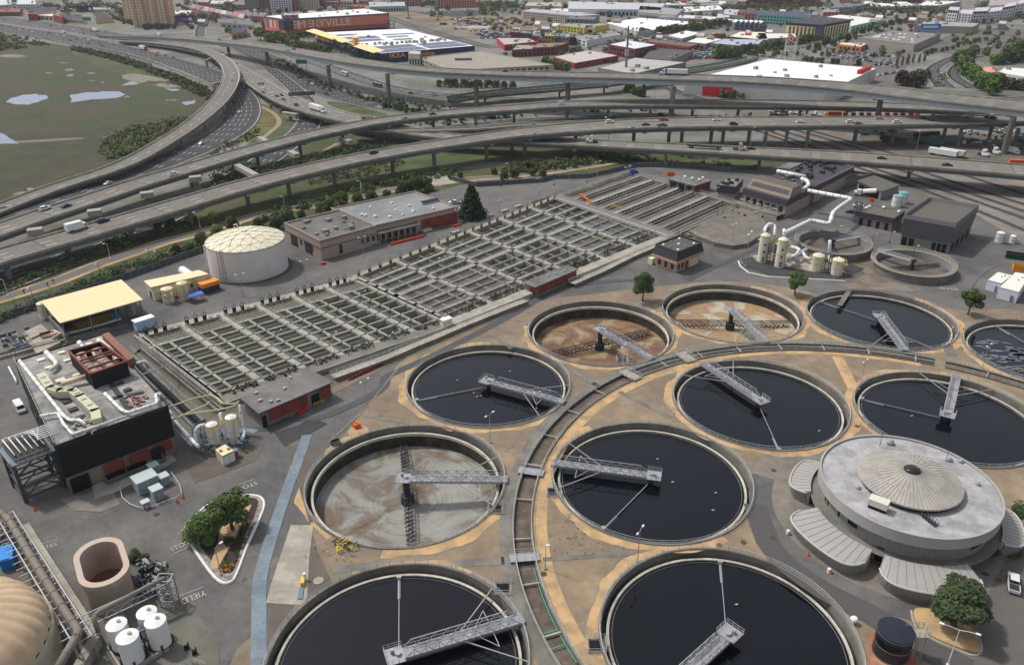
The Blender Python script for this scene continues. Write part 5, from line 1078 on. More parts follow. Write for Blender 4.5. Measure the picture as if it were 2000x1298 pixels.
f=fp([(284,549),(387,529),(405,536),(297,561)],5.2); T=bldg('narrow cream roofed control building left of the big white tank','building',f,5.2,M['cream'],mat('cream_roof'),par=0); b=MB(); b.prism(grow(f,.5),5.2,5.4,bottom=True); bu(b,'roof_slab',mat('cream_roof'),T); wins(T,f[3],f[2],2,3.2,5,.3,M['glass']); wins(T,f[0],f[3],.2,2.6,1,.4,M['dark'],'door')
tankc('left cream tank with yellow cage in front of the narrow cream building',G(331,590),1.9,5.0,M['cream'],cage=True); tankc('right cream tank with yellow cage in front of the narrow cream building',G(361,584),1.7,6,M['cream'],cage=True)
g=G(410,568); t=thing('generator','orange and black containerised generator beside the big white tank','generator',g); b=MB(); b.box(g+Zv(3.0),(3.4,6.5,1.4),R(-44)); bu(b,'hood',mat('generator_orange',(224,142,48),.6,.06,1),t); b=MB(); b.box(g+Zv(1.2),(3.2,6.2,2.3),R(-44)); bu(b,'engine_bay',M['dark'],t)
g=G(384,588); t=thing('blue_canopy','small blue canopy tent with a red frame by the cream tanks','tent',g); b=MB(); b.box(g+Zv(2.6),(5,3.2,.25),R(40)); bu(b,'roof',mat('blue_tarp',(66,106,190),.7,.06,1),t)
for dx,dy in ((-2.2,-1.3),(2.2,-1.3),(2.2,1.3),(-2.2,1.3)): b=MB(); v=V_((dx,dy,0)); v.rotate(Matrix.Rotation(R(40),3,'Z')); b.box(g+v+Zv(1.25),(.12,.12,2.5)); bu(b,'leg',M['red'],t)
t=thing('horizontal_tank','white horizontal cylinder tank behind the narrow cream building','tank',G(362,533)); b=MB(); b.tube([G(356,527,1.6),G(372,538,1.6)],1.5,18); bu(b,'shell',M['white'],t); b=MB(); b.box(G(358,529,.5),(2,1,1),R(40)); b.box(G(370,537,.5),(2,1,1),R(40)); bu(b,'saddle',M['conc'],t)
g=G(383,579,.1); b=MB(); g=G(373,573); b.box(g+Zv(.8),(2,2,1.6),R(44)); bu(b,'air_conditioner',M['galv'],label='square grey air conditioner between the right cream tank and the generator',cat='air conditioner')
g=G(286,650); t=thing('electrical_cabinet','light blue electrical cabinet at the far left corner of the basins','electrical cabinet',g+Zv(0)); b=MB(); b.box(g+Zv(3.4),(5.8,2.4,3.0),R(46)); bu(b,'cabinet',mat('light_blue_paint',(158,184,212),.6,.05,1),t); b=MB(); b.box(g+Zv(5),(6.2,2.9,.25),R(46)); bu(b,'roof',M['white'],t); b=MB(); b.box(g+Zv(.95),(5.2,2,1.9),R(46)); bu(b,'plinth',M['conc'],t)
g=G(872,643); t=thing('electrical_cabinet','white ribbed equipment cabinet on the near deck where the two basin blocks meet','electrical cabinet',g); b=MB(); b.box(g+Zv(2.4),(3.4,1.9,2.6),R(40)); bu(b,'cabinet',M['cream'],t); b=MB(); b.box(g+Zv(3.8),(3.7,2.2,.2),R(40)); bu(b,'roof',M['white'],t)
dband=mat('dark_fascia',(70,64,72),.7,.07,1); stripes(dband,1.2,0,.88,.15)
H0,H1,H2=G(1450,402),G(1532,426),G(1596,392); H3=H0+H2-H1; hw=mat('pinkish_block_wall',(160,144,134),.88,.07,.7)
T=bldg('big screening building with a sloped window front, dark fascia band and white duct','building',[H0,H1,H2,H3],8.2,hw,M['tin'],par=0)
O=grow([H0,H1,H2,H3],.9); b=MB(); b.prism(O,5.6,8.3,bottom=True); bu(b,'fascia',dband,T)
U=[H0.lerp(H2,.1),H1.lerp(H3,.06),H2.lerp(H0,.42),H3.lerp(H1,.3)]; U=[H0.lerp(H3,.05),H1.lerp(H2,.05),H1.lerp(H2,.42),H0.lerp(H3,.42)]; V=[H0.lerp(H3,.17),H1.lerp(H2,.17),H1.lerp(H2,.40),H0.lerp(H3,.40)]; c_=(U[0]+U[1])/2; V=[v+(c_-v)*0.06 for v in V]; b=MB()
for i in range(4): j=(i+1)%4; b.quad(U[i]+Zv(8.3),U[j]+Zv(8.3),V[j]+Zv(12),V[i]+Zv(12))
bu(b,'sloped_upper_wall',mat('tan_sloped',(150,134,124),.85,.06,.8),T); b=MB(); b.prism(V,11.8,12.05); bu(b,'upper_roof',mat('gravel_roof_d',(110,106,98),.95,.14,.7),T)
for k in range(12):
    u0=.06+.075*k; z0,z1=.3,.72; A_=lambda u,w_:(U[0].lerp(U[1],u)+Zv(8.3)).lerp(V[0].lerp(V[1],u)+Zv(12),w_)+V_((-.05,-.1,.08)); b=MB(); b.quad(A_(u0,z0),A_(u0+.066,z0),A_(u0+.066,z1),A_(u0,z1)); bu(b,'window',mat('grey_glass',(78,76,72),.6,.08,1,spec=.1),T)
wins(T,H0,H1,.5,4.8,6,.6,M['glass'],'opening'); roofbits(T,[H3,H2,H1.lerp(H2,.5),H0.lerp(H3,.5)],8.4,14,3,M['tin'],1,2.6)
b=MB(); n_=(H1-H0).normalized(); m_=V_((n_.y,-n_.x,0)); b.beam(H0+m_*3+Zv(2),H1+m_*3+Zv(2),6,.4); 
bu(b,'terrace',M['conc'],T); b=MB(); rail(b,[H0+m_*5.8+Zv(2.2),H1+m_*5.8+Zv(2.2)],1.1,2,.06); bu(b,'handrail',M['rail'],T)
b=MB(); b.beam(H0+m_*5.9+Zv(.9),H1+m_*5.9+Zv(.9),.3,1.9); bu(b,'terrace_wall',hw,T)
i=0
for k in range(5):
    g=H0.lerp(H1,.1+.19*k)+m_*3.6+Zv(2.2); t=thing('gate_frame','small white gate frame on the terrace of the screening building, %s from left'%nth(k),'gate frame',g,'gate frames on the screening terrace'); b=MB()
    for s in (-1.1,1.1): b.box(g+n_*s+Zv(1),(.18,.18,2))
    b.beam(g-n_*1.3+Zv(2),g+n_*1.3+Zv(2),.5,.5); bu(b,'frame',M['conc_l'],t); b=MB(); b.tube([g,g+Zv(4.2)],.06,5); bu(b,'spindle',M['rail'],t)
f=fp([(1400,361),(1419,347),(1452,350),(1437,365)],6.5); T=bldg('low dark banded annex left of the screening building','building',f,6.5,dband,M['tin'],par=.3,z0=3.0); b=MB(); b.prism(grow(f,-1.2),0,3,top=False); bu(b,'base_wall',hw,T); roofbits(T,f,6.5,6,4,M['dark'],1,2)
R3=[H3.lerp(H2,.05),H2,H2+(H2-H1)*1.15,H3.lerp(H2,.05)+(H2-H1)*1.15]; T=bldg('rear hall with wide dark fascia and cluttered flat roof behind the screening building','building',R3,8,hw,mat('workshop_roof'),par=0); b=MB(); b.prism(grow(R3,.6),5.5,8.05,bottom=True); bu(b,'fascia',dband,T); b=MB(); 
for i in range(4): b.beam(grow(R3,.6)[i]+Zv(8.3),grow(R3,.6)[(i+1)%4]+Zv(8.3),.4,.6)
bu(b,'parapet',M['tin'],T); roofbits(T,R3,8.2,18,6,M['dark'],1,3)
for f_,lb in (([(1588,345),(1640,349),(1706,341),(1660,333)],'long low garage row in front of the viaduct column'),([(1676,354),(1707,343),(1756,362),(1722,374)],'low open fronted garage beside the vacuum truck')):
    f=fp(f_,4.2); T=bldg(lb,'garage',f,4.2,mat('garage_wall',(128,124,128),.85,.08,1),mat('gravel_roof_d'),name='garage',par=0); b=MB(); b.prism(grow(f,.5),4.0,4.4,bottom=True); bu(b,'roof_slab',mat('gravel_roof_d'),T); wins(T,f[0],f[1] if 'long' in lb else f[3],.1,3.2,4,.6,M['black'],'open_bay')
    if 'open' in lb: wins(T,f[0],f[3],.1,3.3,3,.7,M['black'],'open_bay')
f=fp([(1673,412),(1692,398),(1768,412),(1747,427)],5.8); T=bldg('low flat roofed building with dark fascia joined to the grey cube building','building',f,5.8,mat('dark_fascia'),mat('gravel_roof_d'),par=.3,z0=3.6); b=MB(); b.prism(grow(f,-.3),0,3.6,top=False); bu(b,'base_wall',M['conc'],T); I_=grow(f,-.3); wins(T,I_[0],I_[3],.1,3.2,4,.4,M['black'],'doorway')
for x,y in ((1692,407),(1698,404),(1726,406),(1756,414)): b=MB(); b.lathe(G(x,y,5.9),[(.7,0),(.75,.4),(.4,.8),(.01,.9)],12); bu(b,'roof_vent',M['white'],T)
K0,K1,K2=G(1757,478),G(1850,496),G(1893,459); K3=K0+K2-K1; gcl=mat('grey_ribbed_cladding',(104,101,109),.6,.06,.6); stripes(gcl,2.5,30,.9,.2)
T=bldg('large grey cube shaped building with ribbed metal cladding at the right','building',[K0,K1,K2,K3],4.6,mat('cube_concrete',(132,130,122),.85,.09,.8),M['tin'],par=0)
lo=grow([K0,K1,K2,K3],.2); hi=grow([K0,K1,K2,K3],1.2); b=MB()
for i in range(4): j=(i+1)%4; b.quad(lo[i]+Zv(4.4),lo[j]+Zv(4.4),hi[j]+Zv(11.2),hi[i]+Zv(11.2))
bu(b,'cladding',gcl,T); b=MB(); hi2=grow([K0,K1,K2,K3],.9)
for i in range(4): j=(i+1)%4; b.quad(hi[i]+Zv(11.2),hi[j]+Zv(11.2),hi2[j]+Zv(12.8),hi2[i]+Zv(12.8)); b.quad(hi2[i]+Zv(12.8),hi2[j]+Zv(12.8),lo[j]+Zv(11),lo[i]+Zv(11))
bu(b,'parapet_band',mat('grey_parapet',(128,125,130),.6,.06,.6),T); b=MB(); b.prism(lo,10.6,11.3); bu(b,'roof',mat('gravel_roof_d'),T)
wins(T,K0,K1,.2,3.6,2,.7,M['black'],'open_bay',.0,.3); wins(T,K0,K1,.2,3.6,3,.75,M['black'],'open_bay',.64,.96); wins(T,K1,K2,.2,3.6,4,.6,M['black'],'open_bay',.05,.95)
def thick(lb,c,r,h,cang):
    T=thing('thickener_tank',lb,'round tank',(*c,0),'raised round thickener tanks'); c=V_((*c,0)); b=MB(); b.lathe(c,[(r,0),(r,h)],72); bu(b,'outer_wall',M['conc'],T,smooth=True)
    b=MB(); b.lathe(c,[(r,h),(r+.6,h),(r+.6,h+.12),(r-1.2,h+.12),(r-1.2,h-.4)],72); bu(b,'rim_walkway',mat('thickener_rim',(150,138,120),.85,.1,.8) if 'right' in lb else M['conc'],T)
    b=MB(); b.lathe(c,[(r-1.2,h-.4),(r-1.2,.6)],72); bu(b,'inner_wall',mat('pale_grey_wall',(128,130,134),.8,.1,.4),T,smooth=True); b=MB(); b.lathe(c,[(r-1.2,.6),(.01,.25)],72); bu(b,'floor',mat('thickener_floor',(116,110,102),.85,.14,.4,(98,90,80),.15),T)
    b=MB(); rail(b,[c+V_(((r+.5)*cos(2*PI*k/60),(r+.5)*sin(2*PI*k/60),h+.12)) for k in range(60)],1.1,2,.05,closed=True); bu(b,'handrail',M['rail'],T)
    a=R(cang); d=V_((cos(a),sin(a),0)); b=MB(); b.beam(c+Zv(h+.3),c+d*r+Zv(h+.3),1.4,.3); nn=V_((-d.y,d.x,0)); 
    for s in (-.7,.7): rail(b,[c+nn*s+Zv(h+.4),c+d*r+nn*s+Zv(h+.4)],1.1,2,.05)
    bu(b,'bridge',M['galv'],T); b=MB(); b.cyl(c,.5,h+.6,10); b.box(c+Zv(h+.8),(1.6,1.6,.8)); b.box(c+Zv(h*.4),(1.3,1.3,h*.6)); bu(b,'centre_drive',M['dark'],T)
    b=MB(); 
    for s in (1,-1): truss_arm(b,c,a+1.1 if s>0 else a+1.1+PI,.6,r-2.5,.8,1.6,1.2)
    bu(b,'rake_arm',M['dark'],T)
thick('raised round concrete thickener, left one of two, behind the white scrubber towers',(126.1,294.5),13.8,3,22); thick('raised round concrete thickener, right one of two, with beige rim below the cube building',(147.7,272.6),13.9,3,128)
for x,y,h in ((1630,480,8),(1703,478,4.5),(1737,474,4.5),(1780,515,7)):
    o=lamp_post(h,1,M['dark'],.8); o['label']='thin dark lamp post by the round thickeners, %s from the left'%nth((1630,1703,1737,1780).index(x)); o['group']='dark lamp posts by the thickeners'; o.location=G(x,y)
cy=mat('tower_cream',(222,216,198),.55,.07,.8,(206,196,170),.4)
for i,(x,y,r,h,lb) in enumerate(((1488,511,1.85,10.6,'tall cream scrubber tower with round ports, left of two'),(1522,521,1.85,10.8,'tall cream scrubber tower with round ports, right of two'),(1594,528,2.1,5.9,'short fat cream scrubber with yellow top rail, left of two'),(1633,536,2.1,5.7,'short fat cream scrubber with yellow top rail, nearest the thickener'))):
    g=G(x,y); t=tankc(lb,g,r,h,cy,cage=i>1,dome=.9,name='scrubber_tower',cat='scrubber'); 
    if i<2:
        for z in (1.2,2.2,4.6,7.4): 
            a=R(-100); p=g+V_(((r+.02)*cos(a),(r+.02)*sin(a),z)); b=MB(); e=V_((cos(a),sin(a),0)); b.tube([p-e*.1,p+e*.12],.38,12); bu(b,'port',M['black'],t)
        b=MB(); 
        for s in (0,): rail(b,[g+V_(((r+.9)*cos(R(q)),(r+.9)*sin(R(q)),h-2.2)) for q in range(-40,150,20)],1.2,1.2,.06)
        b.lathe(g,[(r,h-2.2),(r+.95,h-2.2)],24,a0=R(-40),a1=R(150)); bu(b,'platform',M['yel'],t)
path_pipe('white goose neck pipe on top of the left scrubber tower',[(1494,458,10.5),(1494,446,12.5),(1503,436,13.4),(1514,440,12.5),(1513,460,10)],.62); path_pipe('short vertical white stub pipe on the right scrubber tower',[(1531,462,10.8),(1532,447,13.2)],.6)
P_=path_pipe('great white duct running from the screening building roof down to the scrubber towers',[(1578,372,9.5),(1664,388,9.5),(1640,404,9.5),(1626,416,9.5),(1621,438,6.5),(1584,430,6.5),(1533,455,9)],.85,n=12)
path_pipe('white duct lying along the flat roof of the screening building',[(1518,334,9.8),(1573,345,9.8)],.85,n=12); path_pipe('white S bend duct dropping off the roof edge of the screening building',[(1566,349,10.4),(1577,353,10.4),(1580,362,9.6),(1571,368,9.2)],.85,n=12)
path_pipe('white duct between the tall towers and the short scrubbers, upper run',[(1543,480,4),(1563,487,4),(1556,495,3.5)],.6); path_pipe('white diagonal duct at ground level between the scrubbers',[(1540,505,3.2),(1575,487,3.2)],.65); path_pipe('white bent duct entering the left short scrubber',[(1568,494,3),(1576,505,2),(1588,505,2)],.6); path_pipe('white duct between the two short scrubbers with an end cap',[(1619,500,3.4),(1622,514,2.6),(1655,518,2.2)],.6)
path_pipe('upright white stack behind the short scrubbers',[(1620,500,2.5),(1621,470,9)],.6,n=12)
for (x,y,h,lb) in ((1671,434,9.2,'blue lattice tower holding up the great white duct by the low building'),(1580,400,8.6,'thin lattice tower under the white duct beside the screening building'),(1613,527,6,'dark blue lattice column between the two short scrubbers'),(1505,515,7.5,'black lattice column between the two tall scrubber towers')):
    g=G(x,y); t=thing('lattice_tower',lb,'lattice tower',g,'pipe support lattice towers'); b=MB(); s=1.1
    for dx,dy in ((-s,-s),(s,-s),(s,s),(-s,s)): b.box(g+V_((dx,dy,h/2)),(.22,.22,h))
    k=0; z=0
    while z<h-.5:
        for (p,q) in (((-s,-s),(s,-s)),((s,-s),(s,s)),((s,s),(-s,s)),((-s,s),(-s,-s))): b.beam(g+V_((*p,z+1)),g+V_((*q,z+1)),.14,.14); b.beam(g+V_((*p,z)),g+V_((*q,z+1)),.12,.12)
        z+=1.3
    bu(b,'frame',mat('blue_steel',(70,92,116),.6,.1,1) if 'blue' in lb else M['dark'],t)
g=G(1548,520); t=thing('curved_shelter','small shelter with a curved grey metal roof in front of the tall scrubber towers','shelter',g); b=MB()
prof=[(cos(a)*1.8,sin(a)*1.1) for a in [PI*k/8 for k in range(9)]]; d=V_((.75,-.66,0)); n_=V_((.66,.75,0)); Lp=[g-n_*2+d*x+Zv(1.9+z) for x,z in prof]; Rp=[p+n_*4 for p in Lp]; b.ribbon(Lp,Rp); bu(b,'roof',mat('lilac_grey_sheet',(140,140,152),.5,.06,1),t)
for s in (-1,1):
    for u in (-1.8,1.8): b=MB(); b.box(g+d*s*1.7+n_*u+Zv(1),(.12,.12,2)); bu(b,'leg',M['yel'],t)
i=0
for (x0,y0,x1,y1,n) in ((1467,503,1540,524,9),(1575,522,1652,540,8)):
    for k in range(n):
        g=G(x0+(x1-x0)*k/(n-1),y0+(y1-y0)*k/(n-1)); b=MB(); b.tube([g,g+Zv(1.1)],.12,6); b.cyl(g,.3,.06,8); bu(b,'bollard',M['yel'],label='yellow bollard in the row before the cream scrubbers, %s from the left'%nth(i),cat='bollard',group='yellow bollards by the scrubbers'); i+=1
for px_,h,lb in (([(1929,546),(1948.6,530.6),(1977,537),(1956,553)],3.8,'smaller white shed roofed box, left of the two white sheds'),([(1952,560),(1983,531),(2012,536),(1990,570)],4.2,'larger white shed with a ladder, cut by the right edge')):
    f=fp(px_,h); T=bldg(lb,'shed',f,h,mat('shed_white',(206,208,218),.6,.04,.8),mat('shed_roof',(218,216,206),.7,.05,.6),name='shed',par=.15); wins(T,f[0],f[3],.2,2.4,1,.5,M['bluegal'],'cabinet_door',.6,.9,.2); roofbits(T,f,h,3,2,smin=.3,smax=.7)
tankc('short white upright cylinder tank behind the yard corner at right, larger of two',G(1950,474),1.5,4.2); tankc('small white upright cylinder tank near the railway, right of the larger one',G(1976,475),1.1,3.0)
tankc('white chemical tank with turquoise top, front one by the cube building',G(1750,403),2.1,5,dome=.5,lidm=mat('turquoise_lid',(120,176,180),.6,.06,1)); tankc('white chemical tank with turquoise top, rear one by the cube building',G(1761,397),2.0,5.2,dome=.5,lidm=mat('turquoise_lid'))
def openbox(lb,g,s,rz,m,name='dumpster',cat='dumpster',inner=None):
    t=thing(name,lb,cat,g); b=MB(); a=V_((cos(rz),sin(rz),0)); n=V_((-a.y,a.x,0)); h=s[2]
    for u,w_,L_ in ((n*s[1]/2,.12,a*s[0]/2),(-n*s[1]/2,.12,a*s[0]/2),(a*s[0]/2,.12,n*s[1]/2),(-a*s[0]/2,.12,n*s[1]/2)): b.beam(g+u-L_+Zv(h/2),g+u+L_+Zv(h/2),.12,h)
    bu(b,'side_wall',m,t); b=MB(); b.box(g+Zv(h*.6),(s[0]-.15,s[1]-.15,.1),rz); bu(b,'load',inner or M['dark'],t); return t
openbox('dark green open dumpster full of scrap at the right edge behind the white sheds',G(1984,505),(7,3,2.2),R(-25),mat('dumpster_green',(16,70,52),.6,.08,1),inner=mat('scrap',(90,50,48),.8,.3,1))
t=openbox('bright orange skip container at the right edge above the white sheds',G(1998,530),(7,2.8,2.4),R(-25),mat('skip_orange',(222,140,40),.6,.06,1),inner=M['conc_l'])
openbox('small dark green bin on the path left of the rust ringed tank',G(656,868),(2,1.4,1.2),R(30),mat('dumpster_green'),name='bin',cat='bin')
openbox('orange open skip by the fence behind the parallel channels',G(1310,343),(4,2,1.6),R(0),M['orange']); openbox('blue skip by the fence at the top end of the parallel channels',G(1237,344),(3.5,3,3),R(20),mat('skip_blue',(36,70,140),.6,.06,1)); openbox('orange bin on the yard beside the vacuum truck',G(1700,393),(2.4,1.4,1.4),R(40),M['orange'])
ov=mat('oval_wall',(176,162,146),.88,.1,.8,(160,146,130),.2); c=V_((-76.2,112.6,0)); a_=V_((-.55,.835,0)).normalized(); n_=V_((-a_.y,a_.x,0))
def stad(L,r,z,k=14):
    P=[]
    for s in (1,-1):
        for i in range(k+1): t_=-PI/2+PI*i/k; P.append(c+a_*s*(L+r*cos(t_))+n_*s*r*sin(t_)+Zv(z))
    return P
T=thing('oval_tank','tall beige oval open concrete tank with a thick rim at the lower left','oval tank',c)
def loft(mb,A,B): 
    n=len(A); mb.add(A+B,[(i,(i+1)%n,n+(i+1)%n,n+i) for i in range(n)])
b=MB(); loft(b,stad(2.6,3.9,0),stad(2.6,3.9,6.6)); loft(b,stad(2.6,3.9,6.6),stad(2.8,4.3,7.0)); loft(b,stad(2.8,4.3,7.0),stad(2.8,4.3,8.0)); bu(b,'outer_wall',ov,T)
b=MB(); loft(b,stad(2.8,4.3,8.0),stad(2.5,3.3,8.0)); bu(b,'rim',mat('oval_rim_wall',(184,166,150),.88,.06,.8),T)
b=MB(); loft(b,stad(2.5,3.3,8.0),stad(2.5,3.3,1.2)); bu(b,'inner_wall',mat('oval_inner_wall',(190,172,164),.88,.1,.5,(172,150,140),.25),T); b=MB(); b.add(stad(2.5,3.3,1.2),[tuple(range(30))]); bu(b,'floor',mat('oval_floor',(160,104,66),.8,.3,.5,(110,88,70),.25),T)
b=MB()
for k in (0,1.6): b.tube([c+a_*(-1.5-k)+Zv(1.2),c+a_*(-1.5-k)+Zv(3.4)],.45,10)
bu(b,'black_pipe',M['black'],T)
t=thing('equipment_row','dense row of small grey fins and pipes on the ground right of the oval tank','machinery',G(285,1120)); random.seed(6)
for nm,m,k_ in (('cooler_fins',M['conc_l'],40),('machinery',M['bluegal'],50),('dark_machinery',M['dark'],50)):
    b=MB()
    for k in range(k_): p=G(ru(268,325),ru(1095,1160),ru(.2,2.2)); b.box(p,(ru(.15,1.2),ru(.15,.6),ru(.3,1.2)),R(random.choice((60,150))))
    bu(b,nm,m,t)
dc=V_((-92.5,91.5,0)); T=thing('digester_tank','beige digester dome with raised ribs on a pale concrete tank at the bottom left corner','digester',dc); dm=mat('beige_membrane',(202,176,144),.7,.07,.5,(188,162,132),.2)
b=MB(); b.lathe(dc,[(16.2,0),(16.2,7.4),(15.6,7.6)],72); bu(b,'tank_wall',mat('digester_wall',(172,164,142),.85,.12,.6,(148,142,122),.2),T,smooth=True); b=MB(); vs=[];fs=[]; NR=36*6; K=14
for j in range(K+1):
    ph=PI/2*j/K
    for i in range(NR):
        a=2*PI*i/NR; bul=1+.022*abs(sin(a*18))*cos(ph)**.3; r=15.5*cos(ph)*bul; vs.append((dc.x+r*cos(a),dc.y+r*sin(a),7.5+8.6*sin(ph)*bul))
for j in range(K):
    for i in range(NR): fs.append((j*NR+i,j*NR+(i+1)%NR,(j+1)*NR+(i+1)%NR,(j+1)*NR+i))
b.add(vs,fs); bu(b,'dome',dm,T,smooth=True); b=MB(); b.lathe(dc,[(15.7,7.45),(15.75,7.65),(15.55,7.7)],72); bu(b,'clamp_ring',M['dark'],T)
gp_=mat('grey_pipe',(142,132,122),.7,.08,.8)
T=path_pipe('thick grey brown pipe running down the left side toward the bottom with flanged joints',[(-20,990,6.5),(0,1000,6.5),(15,1010,6.5),(45,1060,6.5),(83,1123,6.5),(129,1196,6.5),(155,1233,6.5),(145,1250,6.5),(112,1305,6.5)],.72,gp_,n=12)
T=thing('pipe_trestle','steel trestle with many cross arms carrying the thick grey pipe','pipe trestle',G(80,1130)); b=MB(); A_=G(8,1005,5.4); B_=G(160,1250,5.4); d=(B_-A_).normalized(); n_=V_((-d.y,d.x,0))
for o_ in (-1.3,1.6): b.beam(A_+n_*o_,B_+n_*o_,.2,.3)
for k in range(22): q=A_.lerp(B_,k/21); b.beam(q+n_*1.6,q-n_*3.0,.14,.14)
for k in range(8):
    q=A_.lerp(B_,k/7)
    for o_ in (-1.3,1.6): b.box(q+n_*o_-Zv(2.7),(.3,.3,5.4))
bu(b,'frame',M['galv'],T)
T=thing('low_wall','long pale concrete culvert wall beside the grey pipe trestle','wall',G(110,1110)); b=MB(); A_=G(48,1025,2.2);B_=G(160,1200,2.2); b.beam(A_-Zv(1),B_-Zv(1),1.7,2.4); C_=G(185,1243,2.2); b.beam(B_-Zv(1),C_-Zv(1),1.7,2.4); b.beam(C_-Zv(1),G(155,1310,1.2),1.7,2.4); bu(b,'wall',M['conc_l'],T)
T=path_pipe('grey pipe elbowing from the thick pipe over to the steel stand by the oval tank',[(193,1235,4),(182,1205,6.6),(190,1195,6.6),(322,1127,6.6),(318,1135,4)],.4,gp_)
T=thing('pipe_bridge','inclined galvanised truss bridge carrying a pipe in front of the oval tank','pipe bridge',G(250,1180)); A_=G(152,1216,5.6);B_=G(328,1135,5.6); b=MB(); d=(B_-A_).normalized(); n_=V_((-d.y,d.x,0)); N=12
for o_ in (-.8,.8):
    for z in (0,1.4): b.beam(A_+n_*o_+Zv(z-1),B_+n_*o_+Zv(z-1),.16,.16)
    for k in range(N): b.beam(A_.lerp(B_,k/N)+n_*o_+Zv(-1 if k%2 else .4),A_.lerp(B_,(k+1)/N)+n_*o_+Zv(.4 if k%2 else -1),.1,.1)
bu(b,'truss',M['galv'],T); b=MB(); g=G(333,1178); 
for dx,dy in ((-1.3,-1),(1.3,-1),(1.3,1),(-1.3,1)): b.box(g+V_((dx,dy,3.2)),(.22,.22,6.4))
for z in (1.5,3.2,4.8,6.4):
    for (p,q) in (((-1.3,-1),(1.3,-1)),((1.3,-1),(1.3,1)),((1.3,1),(-1.3,1)),((-1.3,1),(-1.3,-1))): b.beam(g+V_((*p,z)),g+V_((*q,z)),.15,.15); b.beam(g+V_((*p,z)),g+V_((*q,z-1.5)),.1,.1)
bu(b,'stand',M['galv'],T)
T=path_pipe('grey vertical pipe descending in front of the oval tank with an elbow',[(205,1215,4),(240,1200,4),(248,1217,1)],.32,gp_)
for x,y,r,h,lb in ((317,1262,1.75,5.2,'white upright cylinder tank on dark legs, rightmost of the four at bottom left'),(299,1240,1.7,4.6,'white upright cylinder tank, rearmost of the four at bottom left'),(242,1266,1.7,4.9,'white upright cylinder tank, leftmost of the four at bottom left'),(264,1293,1.8,5.2,'white upright cylinder tank, nearest the bottom edge of the four')):
    g=G(x,y); t=tankc(lb,g+Zv(.9),r,h,M['white'],dome=.5,name='chemical_tank',grp='four white chemical tanks',ladder=False,band=False)
    for k in range(4): a=k*PI/2+.5; b=MB(); b.box(g+V_(((r+.1)*cos(a),(r+.1)*sin(a),1)),(.28,.28,2.0)); bu(b,'leg',M['dark'],t)
    b=MB(); b.cyl(g+V_((.3,.3,h+1.4)),.35,.18,10); bu(b,'hatch',M['conc_l'],t)
T=thing('service_walkway','steel service walkway and frame between the four white tanks','walkway',G(275,1262)); b=MB(); p=G(250,1238,3.4);q=G(305,1215,3.4); b.beam(p,q,1.2,.15); rail(b,[p+V_((0,.6,0)),q+V_((0,.6,0))],1.1,1.2,.05); rail(b,[p-V_((0,.6,0)),q-V_((0,.6,0))],1.1,1.2,.05); bu(b,'deck',M['bluegal'],T); b=MB(); g=G(283,1270)
for dx,dy in ((-.9,-.9),(.9,-.9),(.9,.9),(-.9,.9)): b.box(g+V_((dx,dy,2)),(.2,.2,4))
for z in (1,2,3,4): b.beam(g+V_((-.9,-.9,z)),g+V_((.9,-.9,z-1)),.1,.1); b.beam(g+V_((.9,-.9,z)),g+V_((.9,.9,z-1)),.1,.1); b.beam(g+V_((-.9,.9,z)),g+V_((-.9,-.9,z-1)),.1,.1)
bu(b,'frame',M['dark'],T)
b=MB(); W_=pxs([(212,1268),(245,1320),(330,1268),(300,1225)],.2); 
for i in range(4): b.beam(W_[i]+Zv(.4),W_[(i+1)%4]+Zv(.4),.3,.9)
bu(b,'bund_wall',M['conc_l'],label='low concrete bund wall around the four white tanks',cat='wall')
g=G(20,1098); t=thing('skip','bright blue covered skip beside the beige digester dome','skip',g); b=MB(); b.box(g+Zv(1.3),(2.4,5,2.6),R(28)); bu(b,'body',mat('bright_blue',(30,112,190),.6,.05,1),t); b=MB(); b.box(g+Zv(2.7),(2.2,4.6,.2),R(28)); bu(b,'cover',mat('bright_blue_l',(40,130,206),.6,.05,1),t)
b=MB(); random.seed(9)
for k in range(50): p=G(ru(-10,32),ru(1022,1075),ru(.2,2)); b.box(p,(ru(.2,1.4),ru(.2,.8),ru(.3,1.4)),R(28)+random.choice((0,1.57)))
bu(b,'machinery_cluster',M['conc'],label='cluster of grey machinery at the left edge behind the thick pipe',cat='machinery')
i=0
for x,y,lb in ((365,1268,'black gas bottle trolley on the pad at bottom left'),(380,1278,'small dark pump on the pad below the gas bottle trolley')):
    g=G(x,y); t=thing('trolley',lb,'trolley',g); b=MB(); b.box(g+Zv(.5),(.7,.5,1),.5); bu(b,'body',M['black'],t); b=MB(); b.tube([g+V_((.3,.3,0)),g+V_((.3,.3,1.6))],.12,6); bu(b,'bottle',M['dark'],t)
b=MB(); rail(b,pxs([(340,1310),(378,1293),(402,1300)],.2),1,1,.05); bu(b,'pad_railing',M['rail'],label='short grey railing on the tank pad at the bottom edge',cat='railing')
g=G(1737,1277); P4=pxs([(1699,1238),(1785,1245),(1790,1330),(1697,1330)],.3); b=MB(); b.prism(P4,.0,.45); bu(b,'red_pad',mat('terracotta_pad',(176,104,78),.85,.12,.6,(190,150,110),.2),kind='structure')
T=tankc('black cylindrical tank with a glossy band on a terracotta pad at the bottom right',g+Zv(.4),2.95,5.3,mat('black_tank',(38,44,54),.3,.06,.8),dome=.4,ladder=False)
b=MB(); b.lathe(g,[(2.98,2.9),(2.98,4.6)],40); bu(b,'glossy_band',mat('gloss_black',(12,13,15),.15,.0),T)
b=MB(); p=g+V_((3.2,-.4,0)); 
for dx,dy in ((0,-.7),(1.6,-.7),(1.6,.9),(0,.9)): b.box(p+V_((dx,dy,2.8)),(.12,.12,5.6))
